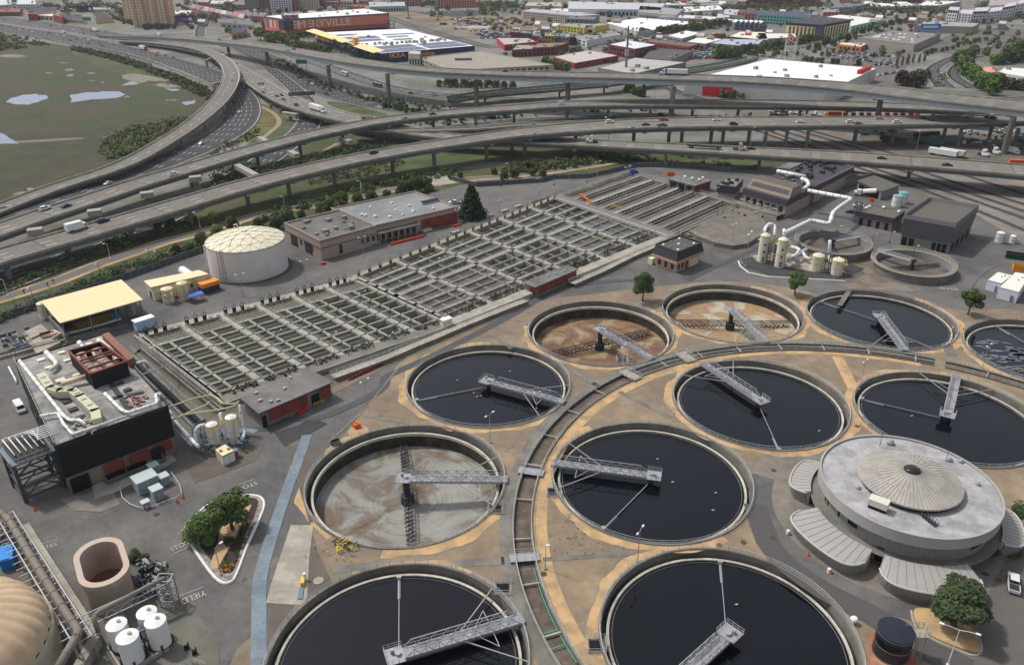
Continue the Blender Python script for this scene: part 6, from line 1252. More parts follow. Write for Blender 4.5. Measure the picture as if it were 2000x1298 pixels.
for z in range(1,11): b.beam(p+V_((0,-.7,z*.55)),p+V_((1.6,-.7,z*.55-.5)),.08,.08); b.beam(p+V_((0,.9,z*.55)),p+V_((1.6,.9,z*.55-.5)),.08,.08)
rail(b,[p+Vector(v) for v in ((-1.2,1.2,5.6),(1.8,1.2,5.6),(1.8,-1,5.6),(-.4,-1,5.6))],1.1,1,.05); b.box(p+V_((.8,0,5.6)),(2,2.2,.1)); bu(b,'access_stair',M['conc_l'],T)
g=G(1666,1218); t=thing('vent_post','white mushroom vent on a post at the rim of the bottom right tank','vent',g); b=MB(); b.lathe(g,[(.25,0),(.25,1.2),(.7,1.3),(.5,1.6),(.01,1.7)],14); bu(b,'cap',M['white'],t)
c=V_((82.3,133.4,0)); ccn=mat('ribbed_concrete',(150,148,142),.85,.06,.6); stripes(ccn,1,0,.93,.4,vert=False); cup=mat('smooth_concrete_band',(160,158,154),.8,.07,.3)
T=thing('round_control_building','round two storey concrete control building with ribbed cone roof at the lower right','building',c)
b=MB(); b.lathe(c,[(16.2,0),(16.2,7.1)],128); bu(b,'drum_wall',ccn,T,smooth=True); b=MB(); b.lathe(c,[(16.2,3.2),(18.4,3.2)],96); bu(b,'ledge_roof',M['conc'],T)
b=MB(); b.lathe(c,[(16.2,7.0),(17.5,7.1),(17.5,9.6),(17.1,9.6),(17.1,9.2)],128); bu(b,'upper_band',cup,T)
b=MB(); b.lathe(c,[(17.1,9.15),(9,9.15)],128); bu(b,'flat_roof',cracks(mat('pale_roof_membrane',(170,168,169),.9,.14,.6,(146,144,144),.18),.22,.02,.85),T)
b=MB(); b.lathe(c,[(9.5,9.15),(9.5,10.2)],96); bu(b,'clerestory',M['glass'],T); cone=mat('standing_seam_roof',(168,162,153),.6,.1,.5,(150,146,140),.3); b=MB(); b.lathe(c,[(9.5,10.1),(10.1,10.15),(10.1,10.5),(6.2,11.5),(1.6,12.6)],96); bu(b,'cone_roof',cone,T)
b=MB()
for k in range(72): a=2*PI*k/72; e=V_((cos(a),sin(a),0)); r1=1.6 if k%2==0 else 6.2; b.beam(c+e*10.05+Zv(10.53),c+e*6.2+Zv(11.53),.06,.06); (k%2==0) and b.beam(c+e*6.2+Zv(11.53),c+e*1.6+Zv(12.63),.06,.06)
bu(b,'roof_seams',mat('seam_grey',(146,141,134),.6,.05,1),T)  # raised seams in a darker grey than the roof sheets
b=MB(); b.lathe(c,[(1.6,12.5),(1.6,12.9),(1.2,13.2),(.01,13.35)],24); bu(b,'skylight',mat('dark_skylight',(54,48,46),.2,.1,1),T,smooth=True)
def wing(a0,a1,ro,lb):
    n=24; cc=c; zo,zi=3.1,3.9; rr=lambda u:ro-3.4*(abs(2*u-1)**7)   # rounded ends
    A=[];I=[];B_=[]
    for k in range(n+1):
        u=k/n; a=R(a0+(a1-a0)*u); e=V_((cos(a),sin(a),0)); A.append(cc+e*rr(u)+Zv(zo)); I.append(cc+e*18.4+Zv(zi)); B_.append(cc+e*(rr(u)-.9))
    b=MB(); b.ribbon(A,[p-Zv(.6) for p in A]); b.ribbon([p-Zv(.6) for p in A],B_[:]); w_=bu(b,'wing_wall',ccn,T)
    b=MB()
    for q,p,i_ in ((A[0],B_[0],I[0]),(A[-1],B_[-1],I[-1])): b.add([q,V_((p.x,p.y,0)),V_((i_.x,i_.y,0)),i_],[(0,1,2,3)])
    bu(b,'wing_end',cup,T)
    b=MB(); b.ribbon(A,I); bu(b,'wing_roof',mat('metal_wing_roof',(158,154,150),.5,.05,.5),T)
    b=MB()
    for k in range(0,n+1,2): b.beam(A[k]+Zv(.03),I[k]+Zv(.03),.07,.06)
    bu(b,'wing_seams',mat('seam_grey'),T); b=MB(); b.tube([p+Zv(.1) for p in A],.22,5); bu(b,'wing_fascia',mat('pale_fascia',(182,180,178),.6,.05,1),T)
wing(183,229,25.4,''); wing(236,284,25.4,''); wing(128,166,22.8,''); wing(322,360,22.6,'')
b=MB(); b.lathe(c,[(16.25,0.1),(16.25,3.6)],12,a0=R(229.8),a1=R(235)); bu(b,'entrance',M['black'],T)
for a0,a1,z0,z1 in ((293,303,4.6,6.3),(304,311,4.6,6.3),(176,179,4.2,6.6),(181,183.5,4.2,6.6),(206,214,4.9,6.2),(140,160,1,2.6),(196,198,4.6,6)): b=MB(); b.lathe(c,[(16.26,z0),(16.26,z1)],10,a0=R(a0),a1=R(a1)); bu(b,'window',M['glass'],T)
g=G(1714,992,9.2); t=thing('air_handling_unit','white rooftop air handler on the flat roof ring of the round building','air handler',g); b=MB(); b.box(g+Zv(1.5),(3.6,2.2,1.4),R(-38)); bu(b,'casing',mat('unit_cream',(206,202,190),.6,.05,1),t); b=MB(); b.box(g+Zv(.5),(3.4,2.0,.7),R(-38)); bu(b,'louvre',M['black'],t)
for x,y,s,lb in ((1738,866,1.1,'small grey fan unit at the back of the round building roof'),(1910,946,.6,'white domed vent at the right of the round building roof'),(1676,953,.6,'white domed vent left of the cone on the round building roof'),(1876,902,.7,'grey vent cowl at the right rear of the round building roof'),(1854,899,.8,'squat machinery with mast base behind the cone roof')):
    g=G(x,y,9.2); b=MB(); b.lathe(g,[(s*.7,0),(s*.8,s*.5),(s*.5,s),(.01,s*1.1)],12); bu(b,'roof_vent',M['galv'],label=lb,cat='roof vent')
for x,y,lb in ((1718,872,'thin whip antenna standing left behind the cone roof'),(1847,900,'thin whip antenna standing right behind the cone roof')):
    g=G(x,y,9.2); b=MB(); b.tube([g,g+Zv(9)],[.06,.03],5); bu(b,'antenna',M['dark'],label=lb,cat='antenna')
t=thing('roof_ladder','steel roof access stair with rails on the near side of the round roof','roof stair',G(1812,1012,9.2)); g=G(1812,1015,9.2); b=MB(); d=V_((.35,-.94,0)); n_=V_((.94,.35,0))
for s in (-.5,.5): rail(b,[g+n_*s-d*1.5,g+n_*s+d*2],1.1,.7,.05)
b.beam(g-d*1.5+Zv(.3),g+d*2+Zv(.3),.9,.1); bu(b,'stair',M['dark'],t)
t=thing('steel_beams','stack of dark red steel beams lying beside the basin walkway','steel beams',G(715,730)); 
for k in range(4): b=MB(); a=G(680+k*2,742-k*1.5,.3+.1*k);q=G(748,712-k*1.2,.3+.1*k); b.beam(a,q,.5,.4); bu(b,'beam',mat('oxide_red',(112,36,32),.7,.1,1),t)
def barrier(lb,x,y,rz,L=2.0,m=None):
    g=G(x,y); t=thing('barrier',lb,'barrier',g); b=MB(); d=V_((cos(rz),sin(rz),0))
    for z in (.5,.95): b.beam(g-d*L/2+Zv(z),g+d*L/2+Zv(z),.08,.16)
    for s in (-1,1): b.box(g+d*s*L/2+Zv(.5),(.12,.12,1.0))
    bu(b,'panel',m or M['white'],t)
barrier('yellow and white low barrier next to the red forklift by the brick pump house',623,790,R(40),3,M['yel']); barrier('white barrier closing the open doorway of the near pump house',610,785,R(100),2)
g=G(590,806); t=thing('forklift','small red forklift cart parked by the near brick pump house','forklift',g); b=MB(); b.box(g+Zv(.6),(3.2,1.3,.6),R(65)); v=V_((.55,1.05,0)); b.box(g+v+Zv(1.3),(1.2,1.2,1.2),R(65)); bu(b,'body',M['red'],t); 
for dx in (-.5,.5):
    for dy in (-1.1,1.1): b=MB(); b.box(g+V_((dx+dy*.4,dy*.9,.3)),(.3,.6,.6),R(-25)); bu(b,'wheel',M['tyre'],t)
t=thing('hydrant_box','orange red valve box with pipe on a sandy pad near the rust ringed tank','valve box',G(697,835)); g=G(697,835); b=MB(); b.box(g+Zv(.7),(1.6,1.2,1.2),R(40)); bu(b,'box',M['orange'],t); b=MB(); b.tube([g+V_((-1,0,0)),g+V_((-.9,0,1.6)),g+V_((.3,.2,1.4))],.12,6); bu(b,'pipe',M['orange'],t); b=MB(); b.cyl(G(700,842,.12),2.6,.06,24); bu(b,'pad',sand,t)
t=thing('drum_mixer','yellow and black pipe manifold at the foot of the rust ringed tank','pipe manifold',G(672,1065)); random.seed(2)
for nm,m,x0 in (('yellow_valves',M['yel'],(648,690)),('dark_pipes',M['dark'],(655,700))):
    b=MB()
    for k in range(18): p=G(ru(*x0),1058+ru(-8,16),ru(.2,1.2)); b.tube([p,p+V_((ru(-1.2,1.2),ru(-1,1),ru(-.1,.6)))],.12,5)
    bu(b,nm,m,t)
for k,(x,y) in enumerate(((597,1088),(614,1070),(630,1076),(636,1062),(641,1084),(656,1093),(671,1095),(686,1098))):
    g=G(x,y); b=MB(); b.tube([g,g+Zv(1.0)],.1,6); bu(b,'bollard',M['cream'],label='cream pipe bollard below the rust ringed tank, %s from the left'%nth(k),cat='bollard',group='cream bollards')
t=thing('pump_unit','yellow and white pump unit on the concrete lot left of the bottom left tank','pump',G(592,1140)); g=G(592,1140); b=MB(); b.box(g+Zv(.6),(.7,1.8,1.1),R(10)); bu(b,'motor',M['yel'],t); b=MB(); b.tube([g+V_((.2,.9,0)),g+V_((.2,.9,1.9))],.3,8); bu(b,'cylinder',M['white'],t); b=MB(); b.box(g+V_((.2,-2.6,.25)),(.9,3,.3),R(8)); bu(b,'grate',M['bluegal'],t)
def cone_(lb,x,y,s=1):
    g=G(x,y); t=thing('traffic_cone',lb,'traffic cone',g,'orange traffic cones'); b=MB(); b.lathe(g,[(.28*s,.05),(.05*s,.9*s),(.01,.9*s)],10); bu(b,'cone',M['orange'],t); b=MB(); b.box(g+Zv(.03),(.7*s,.7*s,.06)); bu(b,'foot',M['orange'],t)
for x,y,lb in ((1795,585,'traffic cone at the back rim of the navy tank, left one'),(1803,586,'traffic cone at the back rim of the navy tank, right one'),(1924,607,'traffic cone right of the small tree near the right edge'),(1994,622,'traffic cone cut by the right edge above the foam tank'),(1881,645,'traffic cone between navy tank and foam tank'),(1577,1085,'traffic cone on the kerb outside the left wing of the round building'),(1621,1120,'traffic cone at the entrance kerb of the round building'),(347,982,'traffic cone at the end of the white transformer rail'),(358,973,'taller traffic cone beside the transformer rail end'),(69,997,'traffic cone at the foot of the steel tower')): cone_(lb,x,y,1.3)
for x,y,lb in ((1538,1043,'white round bollard on the kerb left of the round building'),(1618,1118,'white round bollard at the entrance kerb of the round building')): b=MB(); b.cyl(G(x,y),.35,1.1,12); bu(b,'white_bollard',M['white'],label=lb,cat='bollard')
for k,(x,y,L_,lb) in enumerate(((800,470,16,'long red water filled barrier row before the workshop porch'),(640,515,3.5,'short red barrier at the workshop corner near the lamp'),(898,441,5,'red barrier pair at the right end of the workshop'))):
    g=G(x,y); a=R(38); d=V_((cos(a),sin(a),0)); t=thing('barrier_row',lb,'barrier',g,'red plastic barriers')
    for j in range(max(1,int(L_/2))): b=MB(); q=g+d*(j*2-L_/2); b.prism([q+d*u+V_((-d.y,d.x,0))*v for u,v in ((-.95,-.3),(.95,-.3),(.95,.3),(-.95,.3))],0,1.0); bu(b,'segment',mat('barrier_red',(196,62,48),.6,.08,1),t)
for k,(x,y,m,lb) in enumerate(((833,451,M['cream'],'small cream trailer by the brick end of the workshop'),(890,456,mat('blue_machine'),'blue drum trolley behind the basins near the conifer'),(955,424,M['galv'],'grey flat panel stack behind the right basin, left one'),(985,414,M['galv'],'grey flat panel stack behind the right basin, middle one'),(1012,405,M['galv'],'grey flat panel stack behind the right basin, right one'),(1048,396,M['red'],'low dark red skip by the parking lot edge'),(1064,392,mat('dumpster_green'),'low green skip by the parking lot edge'),(735,478,M['conc'],'flat concrete manhole slab before the workshop porch'))):
    g=G(x,y); t=thing('crate',lb,'crate',g); b=MB(); b.box(g+Zv(.5),(4.5,1.8,.9),R(44)); bu(b,'body',m,t); b=MB(); b.box(g+Zv(1.0),(4.0,1.4,.12),R(44)); bu(b,'top',M['dark'] if k in(5,6) else M['conc_l'],t)
random.seed(21); b=MB()
for k in range(46): p=G(ru(1395,1490),ru(398,425),ru(.3,2)); b.box(p,(ru(.3,1.6),ru(.2,1),ru(.3,1.2)),R(random.choice((0,45,90))))
bu(b,'yard_machinery',M['conc_d'],label='grey pumps and pipe gear between the channels and the screening building',cat='machinery')
t=thing('rust_pipework','rusty brown pipe tangle at the near corner of the parallel channels','pipework',G(1336,455)); b=MB()
for k in range(14): p=G(1336+ru(-10,12),458+ru(-8,8),ru(.3,2.5)); b.tube([p,p+V_((ru(-1.5,1.5),ru(-1.5,1.5),ru(0,1)))],.2,6)
bu(b,'pipework',mat('rust_brown',(150,96,56),.8,.15,1),t)
T=thing('retaining_wall','curved stained concrete retaining wall round the raised lot by the pavilion','wall',G(1400,475)); b=MB(); W_=pxs([(1345,452),(1362,462),(1395,474),(1430,480),(1460,476),(1482,462),(1500,440)],1.6); b.ribbon([p-Zv(1.6) for p in W_],W_); S_=grow(W_,-.4); bu(b,'wall',M['conc'],T); b=MB(); rail(b,W_,1.4,1.6,.06); bu(b,'handrail',M['rail'],T); b=MB(); b.prism(W_+pxs([(1480,415),(1440,405),(1380,430)],1.6),1.3,1.62); bu(b,'raised_lot',mat('grey_lot',(132,126,116),.92,.12,.6,(116,110,102),.2),T)
lp=lamp_post(9,2); i=0
for x,y,h,lb in ((957,865,8.2,'twin head light pole left of the curved channel behind the rust ringed tank'),(1245,1097,8,'twin head light pole on the sand between the two black tanks'),(1215,712,6,'twin head light pole beside the reddish drained tank'),(1048,798,5,'twin head light pole at the bridge end of the left black tank'),(1680,752,7.5,'twin head light pole between inner ring tanks left of the round building'),(1918,720,7.5,'twin head light pole before the foam covered tank'),(1850,676,6,'light pole at the near rim of the navy tank'),(717,796,8.2,'slim light pole at the dirt corner near the pump house road'),(598,550,8,'twin head light pole between the white tank and workshop'),(976,421,7,'light pole at the edge of the parking lot right of the conifer'),(1054,399,7,'second light pole at the parking lot edge'),(1052,380,8,'light pole on the parking island'),(895,444,8,'light pole at the brick end of the workshop'),(1456,521,13,'tall light pole at the kerb left of the cream scrubber towers'),(1429,480,9,'light pole on the curved retaining wall by the pavilion'),(1628,545,8,'light pole in front of the short scrubbers'),(475,578,8,'thin light pole behind the left basin near the white tank'),(337,613,7,'thin light pole behind the left basin near the light blue cabinet'),(710,502,8,'thin light pole at the barrier before the workshop')):
    place(lp,G(x,y),R(ru(20,60)),lb,'twin head light poles',(h/9)); i+=1
bp=lamp_post(13,2,M['rail'],1.4); i=0
for x,y,h in sorted(((320,745,11),(480,650,9),(550,700,9),(656,712,10),(712,620,9),(778,700,9),(866,560,11),(1000,530,10),(1100,460,9),(1210,435,9),(838,655,9),(913,620,8),(1014,583,9),(1186,490,8),(1273,475,7),(1165,372,14),(1222,383,14),(1110,368,10),(1227,365,10),(1278,380,9),(1339,397,9),(1347,430,9),(1396,405,9),(1290,414,9),(1232,398,9))):
    place(bp,G(x,y),R(45),'slim light pole standing on the basin deck, %s from the left'%nth(i),'light poles on the basin decks',(h/13)); i+=1
wp=lamp_post(6.2,1,M['white'],.8); i=0
for x,y,s in ((16,578,1.0),(216,506,1.0),(391,444,1.0),(557,410,1.0),(706,381,1.1),(860,364,1.0),(994,345,1.1)):
    place(wp,G(x,y),R(200),'white single arm lamp post on the bike path, %s from the left'%nth(i),'white lamp posts along the bike path',s); i+=1
dp_=lamp_post(7,1,mat('post_green_grey',(86,94,90),.7,.1,1),.5); i=0
for x,y in ((70,600),(200,551),(297,522),(313,524),(478,470),(978,365),(1082,362),(1146,357)):
    place(dp_,G(x,y),R(230),'thin dark lamp post inside the plant fence, %s from the left'%nth(i),'dark lamp posts along the fence',1); i+=1
t=lamp_post(8.5,2,M['white'],2.4); t.location=G(1850,1300); t.rotation_euler=(0,0,R(-25)); t['label']='white curved double arm street lamp at the bottom right edge'; t['group']='street lamp'
t=lamp_post(7,1,M['conc_l'],1.2); t.location=G(432,1124); t.rotation_euler=(0,0,R(60)); t['label']='curved lamp post on the planted traffic island'
t=lamp_post(6,1,M['conc_l'],.1); t.location=G(1065,1112); t['label']='short pole with a white ball lamp beside the lower channel'
T=thing('perimeter_fence','long grey chain link fence between the bike path and the plant','fence',G(300,520)); FP=[(0,625),(85,600),(160,575),(290,530),(415,485)]; FP2=[(880,352),(930,365),(1000,360),(1060,356),(1080,350),(1150,348),(1240,327),(1330,325),(1430,335),(1480,330)]
fm=mat('fence_mesh',(92,98,100),.8,.12,1.5); 
for Lx in (FP,FP2):
    W_=pxs(Lx,0); b=MB(); b.ribbon([p+Zv(.05) for p in W_],[p+Zv(2.3) for p in W_]); bu(b,'fence_mesh',fm,T); b=MB(); rail(b,W_,2.35,3,.05,mid=False); bu(b,'fence_posts',M['galv'],T)
def car(kind,col,x,y,z,rz,lb,grp='vehicles parked in the plant',small=False): return place(vehicle(kind,col,small),G(x,y,z),R(rz),lb,grp)
car('pickup_truck','white',1978,1143,.22,62,'white pickup with utility lights parked right of the round building')
car('van','white',40,800,.1,-48,'white van parked in the gap left of the black building')
car('pickup_truck','white',888,398,.12,190,'white pickup parked beside the big conifer'); car('sedan','white',1676,404,.1,150,'white saloon car behind the blue lattice tower'); car('sedan','dark blue',1662,416,.1,150,'blue car parked beside the blue lattice tower')
g=G(1692,384); t=thing('vacuum_truck','white and black vacuum tanker truck with raised tank by the garages','truck',g); a=R(150); d=V_((cos(a),sin(a),0))
def put(mb,x,y,z,s): q=g+d*x+V_((-d.y,d.x,0))*y; mb.box(q+Zv(z),s,a)
b=MB(); put(b,4.8,0,1.4,(1.6,2.2,1.3)); put(b,3.4,0,1.9,(1.8,2.3,2.3)); bu(b,'cab',M['white'],t); b=MB(); b.tube([g+d*1.8+Zv(2.2),g-d*4+Zv(3.4)],1.2,14); bu(b,'tank',M['white'],t); b=MB(); put(b,0,0,.9,(10,1.2,.4)); put(b,-2,0,1.4,(5,2.3,.8)); bu(b,'chassis',M['black'],t)
for x_ in (4.5,-1.6,-3.0):
    for y_ in (-1.05,1.05): b=MB(); q=g+d*x_+V_((-d.y,d.x,0))*y_; n__=V_((-d.y,d.x,0)); b.tube([q-n__*.2+Zv(.52),q+n__*.2+Zv(.52)],.52,12); bu(b,'wheel',M['tyre'],t)
g=G(1480,420); t=thing('utility_trailer','small pale blue pump trailer in the pit by the screening building','trailer',g); b=MB(); b.box(g+Zv(1),(2.6,1.6,1.1),.2); bu(b,'body',tm,t); b=MB(); b.box(g+Zv(.35),(4.4,1.2,.15),.2); bu(b,'chassis',M['dark'],t)
for s in (-.8,.8): b=MB(); b.tube([g+V_((0,s-.1,.35)),g+V_((0,s+.1,.35))],.35,10); bu(b,'wheel',M['tyre'],t)
ROADS={}
def cline(P,step=7):
    out=[]
    for q in P:
        g=G(q[0],q[1],q[2]); out.append((g.x,g.y,q[2],q[3]))
    return crom(out,step)
def frame(C):
    F=[]
    for i,c in enumerate(C):
        a=C[max(i-1,0)];d=C[min(i+1,len(C)-1)]; t=V_((d[0]-a[0],d[1]-a[1],0)).normalized(); F.append((Vector(c[:3]),V_((-t.y,t.x,0)),t,c[3]))
    return F
def off(F,o,dz=0,rel=False): return [p+n*(o*w/2 if rel else o)+Zv(dz) for p,n,t,w in F]
def marks(F,parent,dashes,solids,dz=.03,wd=.34):
    b=MB()
    for u in (-.62,-.45,-.13,.06,.38,.56,.7): A=off(F,u,.012,True); h=.6; b.ribbon([p+f[1]*h for p,f in zip(A,F)],[p-f[1]*h for p,f in zip(A,F)])
    wm=mat('tyre_darkened_lane',(130,124,117),.9,.2,.4) if parent else mat('tyre_worn_asphalt',(66,66,67),.9,.2,.4)
    bu(b,'tyre_wear',wm,parent) if parent else setting(b,'tyre_wear',wm)
    for nm,m,L_ in (('lane_marking',M['line'],solids),('edge_marking',M['yline'],[])):
        b=MB()
        for o in L_: A=off(F,o,dz,True); b.ribbon([p+f[1]*wd/2 for p,f in zip(A,F)],[p-f[1]*wd/2 for p,f in zip(A,F)])
        if nm=='lane_marking':
            for o in dashes:
                A=off(F,o,dz,True)
                for i in range(0,len(A)-1,2):
                    p=A[i];q=A[i].lerp(A[i+1],.55); n=F[i][1]*wd*.5; b.quad(p-n,q-n,q+n,p+n)
        if b.v: bu(b,nm,m,parent) if parent else setting(b,nm,m)
def road(key,P,m,dashes=(-.3,.05,.4),solids=(-.9,.9),name='road',step=7):
    C=cline(P,step); F=frame(C); ROADS[key]=F; b=MB(); b.ribbon(off(F,1,0,True),off(F,-1,0,True)); setting(b,name,m); marks(F,None,dashes,solids)
    return F
def viaduct(key,label,P,m,piers=(),gd=1.9,dashes=(-.35,0,.35),steel=None,pw=1.9,double=False,cap=True,step=7,group='highway viaducts'):
    C=cline(P,step); F=frame(C); ROADS[key]=F; T=thing('viaduct',label,'viaduct',(F[len(F)//2][0].x,F[len(F)//2][0].y,0),group)
    b=MB(); b.ribbon(off(F,1,0,True),off(F,-1,0,True)); b.ribbon(off(F,-1,-.5,True),off(F,1,-.5,True)); b.ribbon(off(F,-1,0,True),off(F,-1,-.5,True)); b.ribbon(off(F,1,-.5,True),off(F,1,0,True)); bu(b,'deck',m,T)
    for s in (-1,1):
        b=MB(); O=off(F,s,.95,True); I=[p-f[1]*s*.4 for p,f in zip(O,F)]; lo=[p-Zv(1.25) for p in O]; li=[p-Zv(.95) for p in I]
        b.ribbon(O,I); b.ribbon(O,lo); b.ribbon(I,li); bu(b,'parapet',M['conc_l'],T)
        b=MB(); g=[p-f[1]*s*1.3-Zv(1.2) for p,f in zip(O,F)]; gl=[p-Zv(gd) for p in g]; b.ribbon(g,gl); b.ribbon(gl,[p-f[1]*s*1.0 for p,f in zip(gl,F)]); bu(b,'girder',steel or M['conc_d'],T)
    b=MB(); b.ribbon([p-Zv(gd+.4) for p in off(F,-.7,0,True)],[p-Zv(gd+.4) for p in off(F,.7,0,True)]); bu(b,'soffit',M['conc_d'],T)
    marks(F,T,dashes,(-.86,.86))
    b=MB()    # deck joints
    for i in range(4,len(F)-1,6): p,n,t,w=F[i]; b.beam(p+n*w*.47+Zv(.02),p-n*w*.47+Zv(.02),.35,.03)
    bu(b,'deck_joint',M['asph_d'],T)
    for (x,y) in piers:
        g=G(x,y); best=min(F,key=lambda f:(f[0].x-g.x)**2+(f[0].y-g.y)**2); p,n,t,w=best; top=p.z-gd-.45
        if top<1: continue
        pc=V_((g.x,g.y,0)); b=MB(); q=V_((p.x,p.y,0)); 
        if double:
            for s in (-.27,.27): qq=q+n*w*s; b.tube([qq,qq+Zv(top)],pw/2,8)
        else: b.tube([pc,pc+Zv(top-.3)],pw/2,8) if (pc-q).length<w*.6 else b.tube([q,q+Zv(top)],pw/2,8)
        pr=bu(b,'pier',M['conc'],T)
        if cap: b=MB(); b.beam(q+n*w*.42+Zv(top),q-n*w*.42+Zv(top),pw*.9,1.3); bu(b,'pier_cap',M['conc_l'],pr)
    return F
RC,RD=M['road_c'],M['road_d']
rc2=cracks(mat('flyover_concrete',(136,131,125),.88,.1,.5,(120,116,111),.05),.1,.005,.88); stl=mat('pale_blue_steel',(168,176,182),.6,.06,.5); stl2=mat('dark_green_steel',(98,108,112),.6,.08,.5)
road('G1',[(-200,20,.3,44),(-30,50,.3,44),(100,70,.3,42),(200,89,.3,38),(300,113,.3,34),(380,136,.3,32),(436,162,.3,30),(466,190,.3,27),(474,216,.3,26),(462,242,.3,26),(430,266,.3,26),(380,291,.3,26),(320,315,.3,26),(240,345,.3,26),(150,378,.3,26),(50,409,.3,26),(-80,440,.3,26)],RD,(-.55,-.3,-.05,.2,.45),(-.92,.92))
road('G0',[(-200,10,.25,44),(-30,33,.25,44),(100,51,.25,42),(200,66,.25,34),(262,76,.25,26),(330,92,.25,22),(400,109,.3,20),(448,126,2,20)],mat('freeway_mid',(96,94,93),.88,.1,.4),(-.5,-.2,.1,.4),(-.92,.92))
b=MB(); F=frame(cline([(-200,26,.3,1),(-30,43,.3,1),(100,61,.3,1),(200,77,.3,1),(262,87,.3,1)])); b.ribbon(off(F,4),off(F,-4)); setting(b,'median',mat('freeway_concrete')); 
b=MB(); F=frame(cline([(-30,61,.3,1),(91,77,.3,1),(182,93,.3,1),(260,109,.3,1),(330,132,.3,1),(380,151,.3,1),(418,170,.3,1)])); O=off(F,.3,1.0); I=off(F,-.3,1.0); b.ribbon(O,I); b.ribbon([p-Zv(.9) for p in I],I); b.ribbon(O,[p-Zv(.9) for p in O]); bu(b,'freeway_barrier',M['conc_l'],label='long pale concrete barrier between the freeway and the marsh',cat='barrier')
road('G2',[(470,92,.3,24),(505,108,.3,30),(540,126,.3,34),(580,150,.3,34),(625,172,.3,28),(700,198,.3,22),(780,213,.3,16),(850,222,.3,13),(950,232,.3,10)],RD,(-.4,-.1,.2,.5))
road('G3',[(520,128,.35,12),(560,160,.35,13),(592,190,.35,14),(606,216,.35,16),(600,245,.35,18),(570,274,.35,18),(530,304,.35,18),(470,343,.35,19),(400,384,.35,20),(300,430,.35,21),(200,472,.35,22),(100,512,.35,22),(0,550,.35,22),(-100,590,.35,22)],RD,(-.4,0,.4))
road('G4',[(545,100,.3,16),(620,124,.3,20),(680,146,.3,22),(760,171,.3,20),(850,184,.3,18),(940,190,.3,16),(1060,196,.3,14)],mat('city_asphalt',(100,98,96),.9,.1,.5),(-.4,.4),(-.9,0,.9))
road('H1',[(640,262,.3,10),(760,256,.3,10),(870,248,.3,10),(1000,236,.3,12),(1100,231,.3,12),(1200,226,.3,12),(1320,222,.3,12)],RC,(0,))
road('R1',[(1846,170,.3,20),(1828,150,.3,16),(1822,135,.3,14),(1850,118,.3,14),(1890,105,.3,14),(1950,88,.3,14),(2060,60,.3,14)],mat('city_asphalt'),(0,)); road('R2',[(1900,172,.3,14),(1870,155,.3,13),(1862,142,.3,12),(1872,128,.3,12),(1900,112,.3,12)],mat('city_asphalt'),(0,))
road('S1',[(390,70,.3,14),(392,55,.3,15),(400,46,.3,16),(402,30,.3,14),(398,12,.3,12)],mat('city_asphalt'),(0,))
road('S2',[(1240,175,.3,12),(1300,172,.3,12),(1330,182,.3,13),(1400,200,.3,12),(1500,205,.3,12)],M['conc_d'],(0,))
viaduct('L','curving loop ramp sweeping round above the dark freeway at the upper left',[(240,81,3,12),(305,84,5,12),(370,92,7,12),(409,102,8,12.5),(440,121,9,13),(452,145,9,13.5),(446,170,9,13),(425,200,8,13),(385,236,6.5,12),(330,273,5.5,12),(270,308,4.5,12),(215,332,4,12),(100,370,2.5,12),(0,408,1.6,12),(-80,440,1.2,12)],RC,[(357,287),(402,255),(300,300),(441,232),(385,105),(432,128)],1.6,(-.05,),stl2,1.6)
viaduct('D','wide grey ramp full of queuing cars joining the right lower viaduct',[(440,122,1.5,18),(490,152,3.5,19),(530,178,5,20),(580,203,6.2,20),(640,222,6.6,19),(700,236,6.8,18),(770,251,7,15),(870,267,7.2,13),(1000,273,7.5,15),(1100,278,7.8,15),(1175,282,8,15),(1250,286,8.5,15),(1375,292,9,16),(1500,299,9.3,18),(1675,309,9.6,20),(1850,322,10,21),(2010,335,10,22),(2150,348,10,22)],RC,[(515,205),(530,212),(548,222),(590,232),(630,240),(663,246),(700,252),(760,272),(1299,325),(1481,331),(1767,367),(1120,300),(1000,296)],1.9,(-.4,0,.4),stl2,1.9)
viaduct('H2','low ramp between the two long viaducts merging into the nearer one',[(690,254,6,8),(800,256,7,8),(930,252,9,8),(1010,246,10.5,8),(1100,242,11.5,8),(1200,239,12.2,8),(1290,237,12.4,8)],RC,[(940,270),(1010,262)],1.6,(),stl2,1.5)
viaduct('A','long upper highway viaduct crossing the whole picture from the left edge',[(-70,474,7.5,15),(0,450,7.5,15),(91,418,8,15),(157,397,8,15),(217,377,8.2,15),(277,357,8.5,15),(375,328,9,15),(500,291,10,15),(625,260,10.5,15),(750,236,11,15.5),(870,222,11,16),(1000,212,10.5,17),(1097,205,10.3,18),(1250,202,10,20),(1500,203,10,22),(1675,206,10,20),(1810,211,10,18),(1930,218,10,16)],RC,[(376,366),(460,340),(548,332),(634,313),(712,297),(787,285),(862,266),(930,256),(1004,243),(1107,240),(1187,236),(1269,235),(1351,233),(1440,232),(1560,236),(1650,240)],2,(-.3,.25),stl2,2.0)
